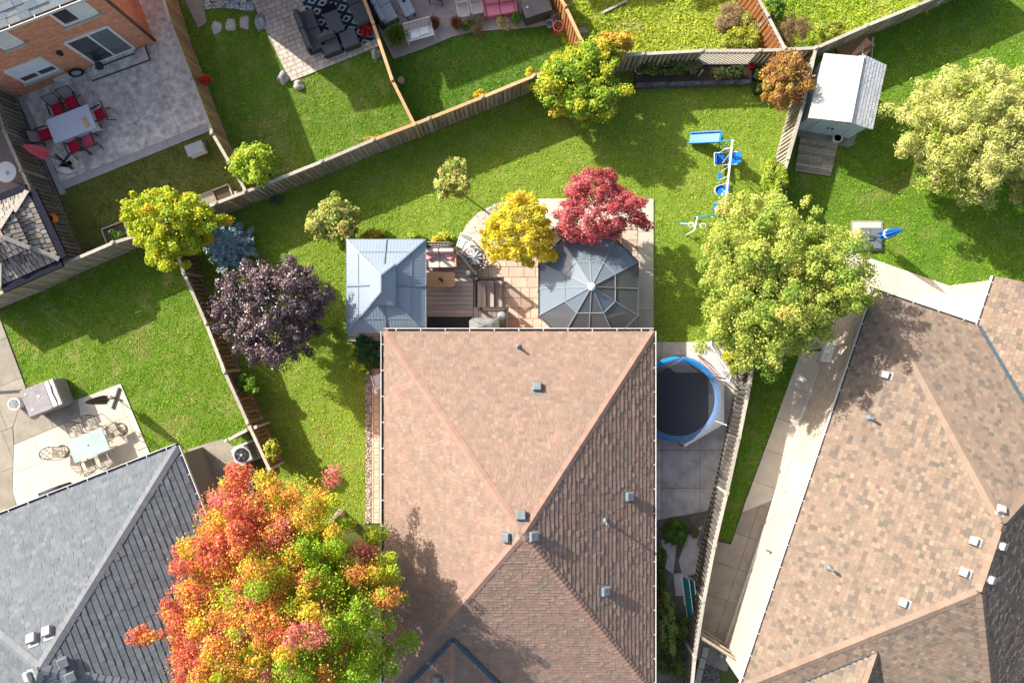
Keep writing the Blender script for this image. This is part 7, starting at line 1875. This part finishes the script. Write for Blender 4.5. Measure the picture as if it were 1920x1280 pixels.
# blue spruce: whorls of needle covered branches
bs_c = P(424, 460, 1.1); bs = thing("blue_spruce", "small dusty blue spruce between the golden tree and the purple tree", "tree", (bs_c.x, bs_c.y, 0))
mb = MB(); mb.tube([(0, 0, -.1), (0, 0, 1.2), (0, 0, 2.2)], .07, 8, r1=.015); mb.build("trunk", bark, bs)
C, Nn, Tt = [], [], []; g = np.random.default_rng(5); bm_ = MB()
for z in np.linspace(0.25, 2.15, 12):
    Lb = 1.12 * (1 - (z / 2.45) ** 1.3) + 0.08; nbr = int(7 + 9 * Lb); a0 = g.uniform(0, 6.28)
    for k in range(nbr):
        a = a0 + 2 * np.pi * k / nbr + g.normal(0, .12); L = Lb * g.uniform(.8, 1.1); d = np.array([np.cos(a), np.sin(a), 0.12])
        bm_.tube([(0, 0, z), tuple(np.array([0, 0, z]) + d * L)], .012, 4, r1=.004)
        m_ = int(120 * L) + 10
        t = g.uniform(.15, 1.02, m_); side = np.cross(d, [0, 0, 1]); sp = g.uniform(-1, 1, m_) * (.05 + .20 * L * (1.05 - t))
        c = np.array([0, 0, z]) + d * (t * L)[:, None] + side * sp[:, None] + np.stack([0 * t, 0 * t, g.normal(.015, .025, m_)], 1)
        tt_ = d * 1.0 + side * np.sign(sp)[:, None] * .7 + g.normal(0, .35, (m_, 3)); C.append(c); Tt.append(tt_); Nn.append(np.array([0, 0, 1]) + g.normal(0, .45, (m_, 3)))
bm_.build("branch", bark, bs); C = np.concatenate(C); Nn = np.concatenate(Nn); Tt = np.concatenate(Tt); n = len(C)
col = np.array([(0.32, 0.45, 0.49), (0.40, 0.54, 0.58), (0.24, 0.36, 0.40)])[g.integers(0, 3, n)] * g.uniform(.8, 1.25, (n, 1))
leaf_mesh("needles", C, Nn, g.uniform(.08, .15, n), col, .34, NEEDLE, bs, T=Tt)

# ---------------------------------------------------------------- low plants and flowers
GRN = [((0.10, 0.22, 0.03), 2), ((0.16, 0.28, 0.04), 2)]
YEL = [((0.66, 0.50, 0.03), 3), ((0.55, 0.48, 0.05), 2), ((0.25, 0.34, 0.04), 0.7)]
RED = [((0.55, 0.05, 0.02), 3), ((0.50, 0.12, 0.03), 2), ((0.12, 0.2, 0.03), 0.6)]
plant("flower_clump", "round yellow flower clump on the shaded lawn side of the long fence", "flowers", 901, 178, .3, (.34, .24, .28), 41, YEL, 700, leaf=.08)
plant("flower_clump", "round yellow flower clump near the orange fence end", "flowers", 996, 138, .3, (.32, .26, .28), 42, YEL, 700, leaf=.08)
plant("flower_clump", "straggly yellow flowers by the long fence below the sunny lawn", "flowers", 703, 262, .3, (.45, .22, .28), 43, [((0.55, 0.40, 0.06), 2), ((0.35, 0.36, 0.05), 2)], 600, leaf=.08)
t = thing("hanging_flowers", "red flowers in a basket hanging on the tan fence", "flowers", P(384, 152, 1.4)); canopy(t, "blooms", 384, 152, 1.4, (.30, .22, .2), 44, [((0.60, 0.05, 0.02), 3), ((0.5, 0.03, 0.03), 1)], 420, leaf=.1, nclump=8, clump=.5)
mb = MB(); mb.lathe([(.08, -.3), (.16, -.12), (.17, -.1), (.1, -.12)], n=12); mb.build("basket", wood_brown, t)
t = plant("potted_flowers", "red leaved pot plant on the paver patio by the stained fence", "flowers", 687, 55, .42, (.28, .28, .2), 45, [((0.50, 0.02, 0.03), 3), ((0.38, 0.015, 0.03), 2)], 320, leaf=.15)
mb = MB(); mb.lathe([(.12, .05), (.18, .32), (.19, .34), (.12, .3)], n=14); mb.build("pot", dark_metal, t)
def grassy(name, label, px, py, r, hgt, n, pal, seed, pot=None):
    f = P(px, py, 0); t = thing(name, label, "plant", f); g = np.random.default_rng(seed)
    a = g.uniform(0, 6.283, n); q = g.uniform(.1, 1, n) ** .6; d = np.stack([np.cos(a) * q * r, np.sin(a) * q * r, hgt * (1.1 - .7 * q)], 1)
    C = d * .55 + np.array([0, 0, .3]); T_ = d; N_ = np.cross(d, np.stack([-np.sin(a), np.cos(a), 0 * a], 1)); N_ *= np.sign(N_[:, 2:3] + 1e-9)
    col = np.array(pal)[g.integers(0, len(pal), n)] * g.uniform(.75, 1.25, (n, 1))
    leaf_mesh("blades", C, N_, np.linalg.norm(d, axis=1), col, .06, LEAF, t, T=T_)
    mb = MB(); mb.lathe([(.14, 0.03), (.2, .3), (.22, .32), (.16, .3)], n=14); mb.build("pot", pot or black_metal, t)
    return t
grassy("grass_pot", "tall green ornamental grass in a dark pot left of the white bench", 748, 76, .62, .7, 520, [(0.16, 0.26, 0.03), (0.25, 0.34, 0.05), (0.10, 0.2, 0.02)], 46)
grassy("grass_pot", "copper red pot plant right of the white ornate bench", 816, 50, .34, .45, 260, [(0.30, 0.13, 0.06), (0.22, 0.2, 0.06), (0.36, 0.08, 0.05)], 47)
grassy("grass_pot", "rusty pot plant in front of the cream striped chairs", 857, 51, .36, .45, 260, [(0.32, 0.15, 0.07), (0.25, 0.2, 0.07), (0.34, 0.06, 0.05)], 48)
plant("edge_plant", "dark green clump beside the rusty pot plant", "plant", 876, 47, .3, (.3, .22, .25), 49, GRN, 420, leaf=.1)
plant("edge_plant", "wispy buff plant hanging over the patio edge by the pink sofa", "plant", 895, 46, .35, (.45, .4, .3), 50, [((0.42, 0.30, 0.14), 2), ((0.3, 0.26, 0.1), 2), ((0.35, 0.12, 0.1), .6)], 520, leaf=.09, aspect=.4)
plant("edge_plant", "cream flowering pot plant in front of the pink sofa", "plant", 943, 44, .35, (.34, .3, .25), 51, [((0.62, 0.50, 0.24), 2), ((0.36, 0.38, 0.1), 2)], 480, leaf=.09)
plant("edge_plant", "bright green bush in a pot between the pink sofa and the grill", "plant", 970, 34, .4, (.3, .3, .3), 52, GRN, 520, leaf=.11)
for i, (x, y, r, pal, lab) in enumerate(((692, 441, .3, YEL, "yellow leaved hosta peeping out at the gazebo's top edge"), (712, 440, .28, YEL, "second yellow hosta at the gazebo's top edge"), (775, 442, .34, [((0.36, 0.46, 0.04), 2), ((0.25, 0.38, 0.03), 1)], "lime hosta at the gazebo's top right corner"), (833, 441, .24, [((0.50, 0.52, 0.05), 2), ((0.36, 0.44, 0.04), 1)], "pale yellow hosta above the deck railing"), (846, 446, .2, [((0.50, 0.52, 0.05), 2), ((0.36, 0.44, 0.04), 1)], "small pale yellow hosta at the railing's corner"), (820, 450, .24, YEL, "golden hosta behind the cream sofa's railing"))):
    plant("hosta", lab, "plant", x, y, .25, (r, r * .7, .2), 60 + i, pal, 130, leaf=.19, aspect=.75, nclump=7, clump=.6)
plant("hydrangea", "dark green leafy hedge bush at the house corner under the gazebo", "bush", 700, 660, .6, (.85, .75, .5), 70, [((0.05, 0.15, 0.05), 3), ((0.08, 0.2, 0.06), 2)], 2600, leaf=.14, nclump=30, clump=.3)
for i, (x, y, lab) in enumerate(((667, 655, "lime green hosta at the shaded edge of the lawn, nearest the gazebo"), (668, 682, "lime green hosta beside the dark leafy bush"), (684, 690, "small lime green hosta nearest the paver path"))):
    plant("hosta", lab, "plant", x, y, .25, (.28, .26, .18), 72 + i, [((0.38, 0.48, 0.04), 2), ((0.28, 0.40, 0.03), 1)], 90, leaf=.22, aspect=.8, nclump=6, clump=.6)
plant("weeds", "patch of bright green weeds on the concrete side yard", "weeds", 1266, 1000, .3, (.62, .6, .3), 80, [((0.14, 0.3, 0.03), 2), ((0.09, 0.2, 0.02), 2)], 2200, leaf=.09, nclump=26, clump=.35)
plant("weeds", "dry brownish weed tuft at the fence foot beside the green weeds", "weeds", 1300, 998, .2, (.3, .22, .2), 81, [((0.22, 0.16, 0.06), 2), ((0.2, 0.2, 0.06), 1)], 500, leaf=.07)
for i, (x, y, r1, r2, lab) in enumerate(((1237, 1045, .35, .7, "dark weeds along the wall near the weed patch"), (1238, 1100, .35, .8, "dark weeds along the wall beside the folded loungers"), (1275, 1180, .55, .7, "tangled weeds and brambles below the folded loungers"), (1262, 1240, .85, .75, "mass of leafy weeds at the bottom of the side yard"))):
    plant("weeds", lab, "weeds", x, y, .35, (r1, r2, .35), 82 + i, [((0.10, 0.2, 0.03), 2), ((0.16, 0.24, 0.05), 2), ((0.2, 0.2, 0.07), .6)], 2000, leaf=.10, nclump=28, clump=.32)
for i, (x, y, rx, ry, lab) in enumerate(((1262, 122, .8, .45, "leafy green vegetables filling the bed's left half"), (1215, 128, .5, .4, "dark bushy herbs at the bed's left end"), (1300, 118, .45, .4, "green stalks in the bed where the lattice begins"), (1348, 137, .3, .25, "low green plant in the bed below the lattice"), (1378, 134, .4, .25, "sparse low sprouts at the bed's right end"))):
    plant("vegetables", lab, "plant", x, y, .6, (rx, ry, .35), 90 + i, [((0.12, 0.2, 0.04), 2), ((0.2, 0.27, 0.07), 2), ((0.26, 0.26, 0.1), .8)], int(1900 * rx), leaf=.10, nclump=24, clump=.34)
plant("flower_clump", "single yellow bloom in the bed beside the pale stake", "flowers", 1303, 133, .5, (.12, .12, .1), 97, YEL, 60, leaf=.09)
plant("brush_pile", "pile of dry buff stems in the weedy lawn by the reddish fence", "brush", 1368, 32, .3, (.75, .6, .3), 98, [((0.42, 0.30, 0.17), 2), ((0.34, 0.24, 0.14), 2), ((0.3, 0.28, 0.1), 1)], 1800, leaf=.22, aspect=.1, nclump=20, clump=.4)
plant("weeds", "tall lime weeds along the fence behind the lattice", "weeds", 1395, 72, .5, (.9, .5, .5), 99, [((0.45, 0.46, 0.06), 2), ((0.34, 0.42, 0.05), 2)], 3000, leaf=.09, nclump=30, clump=.32)
plant("weeds", "tangled green weeds at the foot of the reddish fence", "weeds", 1412, 40, .5, (.5, .7, .45), 100, [((0.3, 0.38, 0.06), 2), ((0.42, 0.40, 0.1), 2)], 1900, leaf=.09, nclump=26, clump=.34)
plant("dry_bush", "brown twiggy bush right of the reddish fence", "bush", 1488, 58, .9, (.8, .75, .7), 101, [((0.22, 0.13, 0.09), 2), ((0.3, 0.19, 0.1), 2), ((0.34, 0.3, 0.08), 1)], 3000, leaf=.08, aspect=.4, nclump=30, clump=.3)
plant("weeds", "yellow weeds hugging the grey fence that rises past the shed", "weeds", 1557, 58, .5, (.8, .45, .4), 102, [((0.46, 0.46, 0.06), 2), ((0.3, 0.38, 0.05), 2)], 2200, leaf=.09, nclump=24, clump=.34)
plant("weeds", "dark green weeds left at the top of the overgrown corner", "weeds", 1455, 15, .5, (.4, .5, .4), 103, GRN, 1100, leaf=.09, nclump=16, clump=.36)
plant("weeds", "lime weeds at the orange fence's end under the golden shrub", "weeds", 1098, 92, .8, (.45, .5, .5), 104, [((0.40, 0.46, 0.06), 2), ((0.28, 0.38, 0.05), 2)], 1700, leaf=.1, nclump=20, clump=.36)
plant("flower_clump", "mixed yellow and orange flowers below the shake roofed pavilion", "flowers", 20, 524, .7, (.75, .35, .3), 105, [((0.55, 0.2, 0.03), 2), ((0.55, 0.45, 0.04), 2), ((0.15, 0.3, 0.03), 2)], 1300, leaf=.1, nclump=18, clump=.4)
plant("low_plant", "small grey green plant at the foot of the long fence", "plant", 517, 377, .2, (.32, .22, .15), 106, [((0.15, 0.2, 0.1), 2), ((0.2, 0.25, 0.12), 1)], 350, leaf=.08)
plant("low_plant", "green leaves in the low bed under the golden tree", "plant", 216, 440, .35, (.32, .25, .15), 107, GRN, 350, leaf=.1)
plant("low_plant", "bright grassy sprig in the lawn's shade below the purple tree", "plant", 622, 618, .2, (.3, .25, .15), 108, [((0.3, 0.42, 0.04), 1)], 220, leaf=.14, aspect=.3)

# ---------------------------------------------------------------- fallen leaves on the lawns
def fallen(name, poly, n, cols, seed, z=0.03):
    g = np.random.default_rng(seed); xs = [p[0] for p in poly]; ys = [p[1] for p in poly]
    x = g.uniform(min(xs), max(xs), n); y = g.uniform(min(ys), max(ys), n); k = inside([(p[0], p[1]) for p in poly], x, y); x = x[k]; y = y[k]; n = len(x)
    C = np.stack([x, y, np.full(n, z)], 1); N_ = np.array([0, 0, 1.0]) + g.normal(0, .3, (n, 3))
    tag(leaf_mesh(name, C, N_, g.uniform(.05, .11, n), np.array(cols)[g.integers(0, len(cols), n)] * g.uniform(.7, 1.2, (n, 1)), .8, LEAF), kind="stuff")
fallen("fallen_leaves", L_MAIN, 420, [(0.5, 0.36, 0.14), (0.55, 0.5, 0.3), (0.4, 0.2, 0.06)], 1)
fallen("fallen_leaves", GP([(480, 760), (690, 760), (690, 980), (500, 960)]), 160, [(0.6, 0.3, 0.05), (0.5, 0.1, 0.06), (0.6, 0.5, 0.05)], 2)
fallen("fallen_leaves", GP([(860, 380), (1220, 380), (1220, 520), (860, 520)]), 120, [(0.7, 0.55, 0.05), (0.5, 0.1, 0.1)], 3, z=0.058)
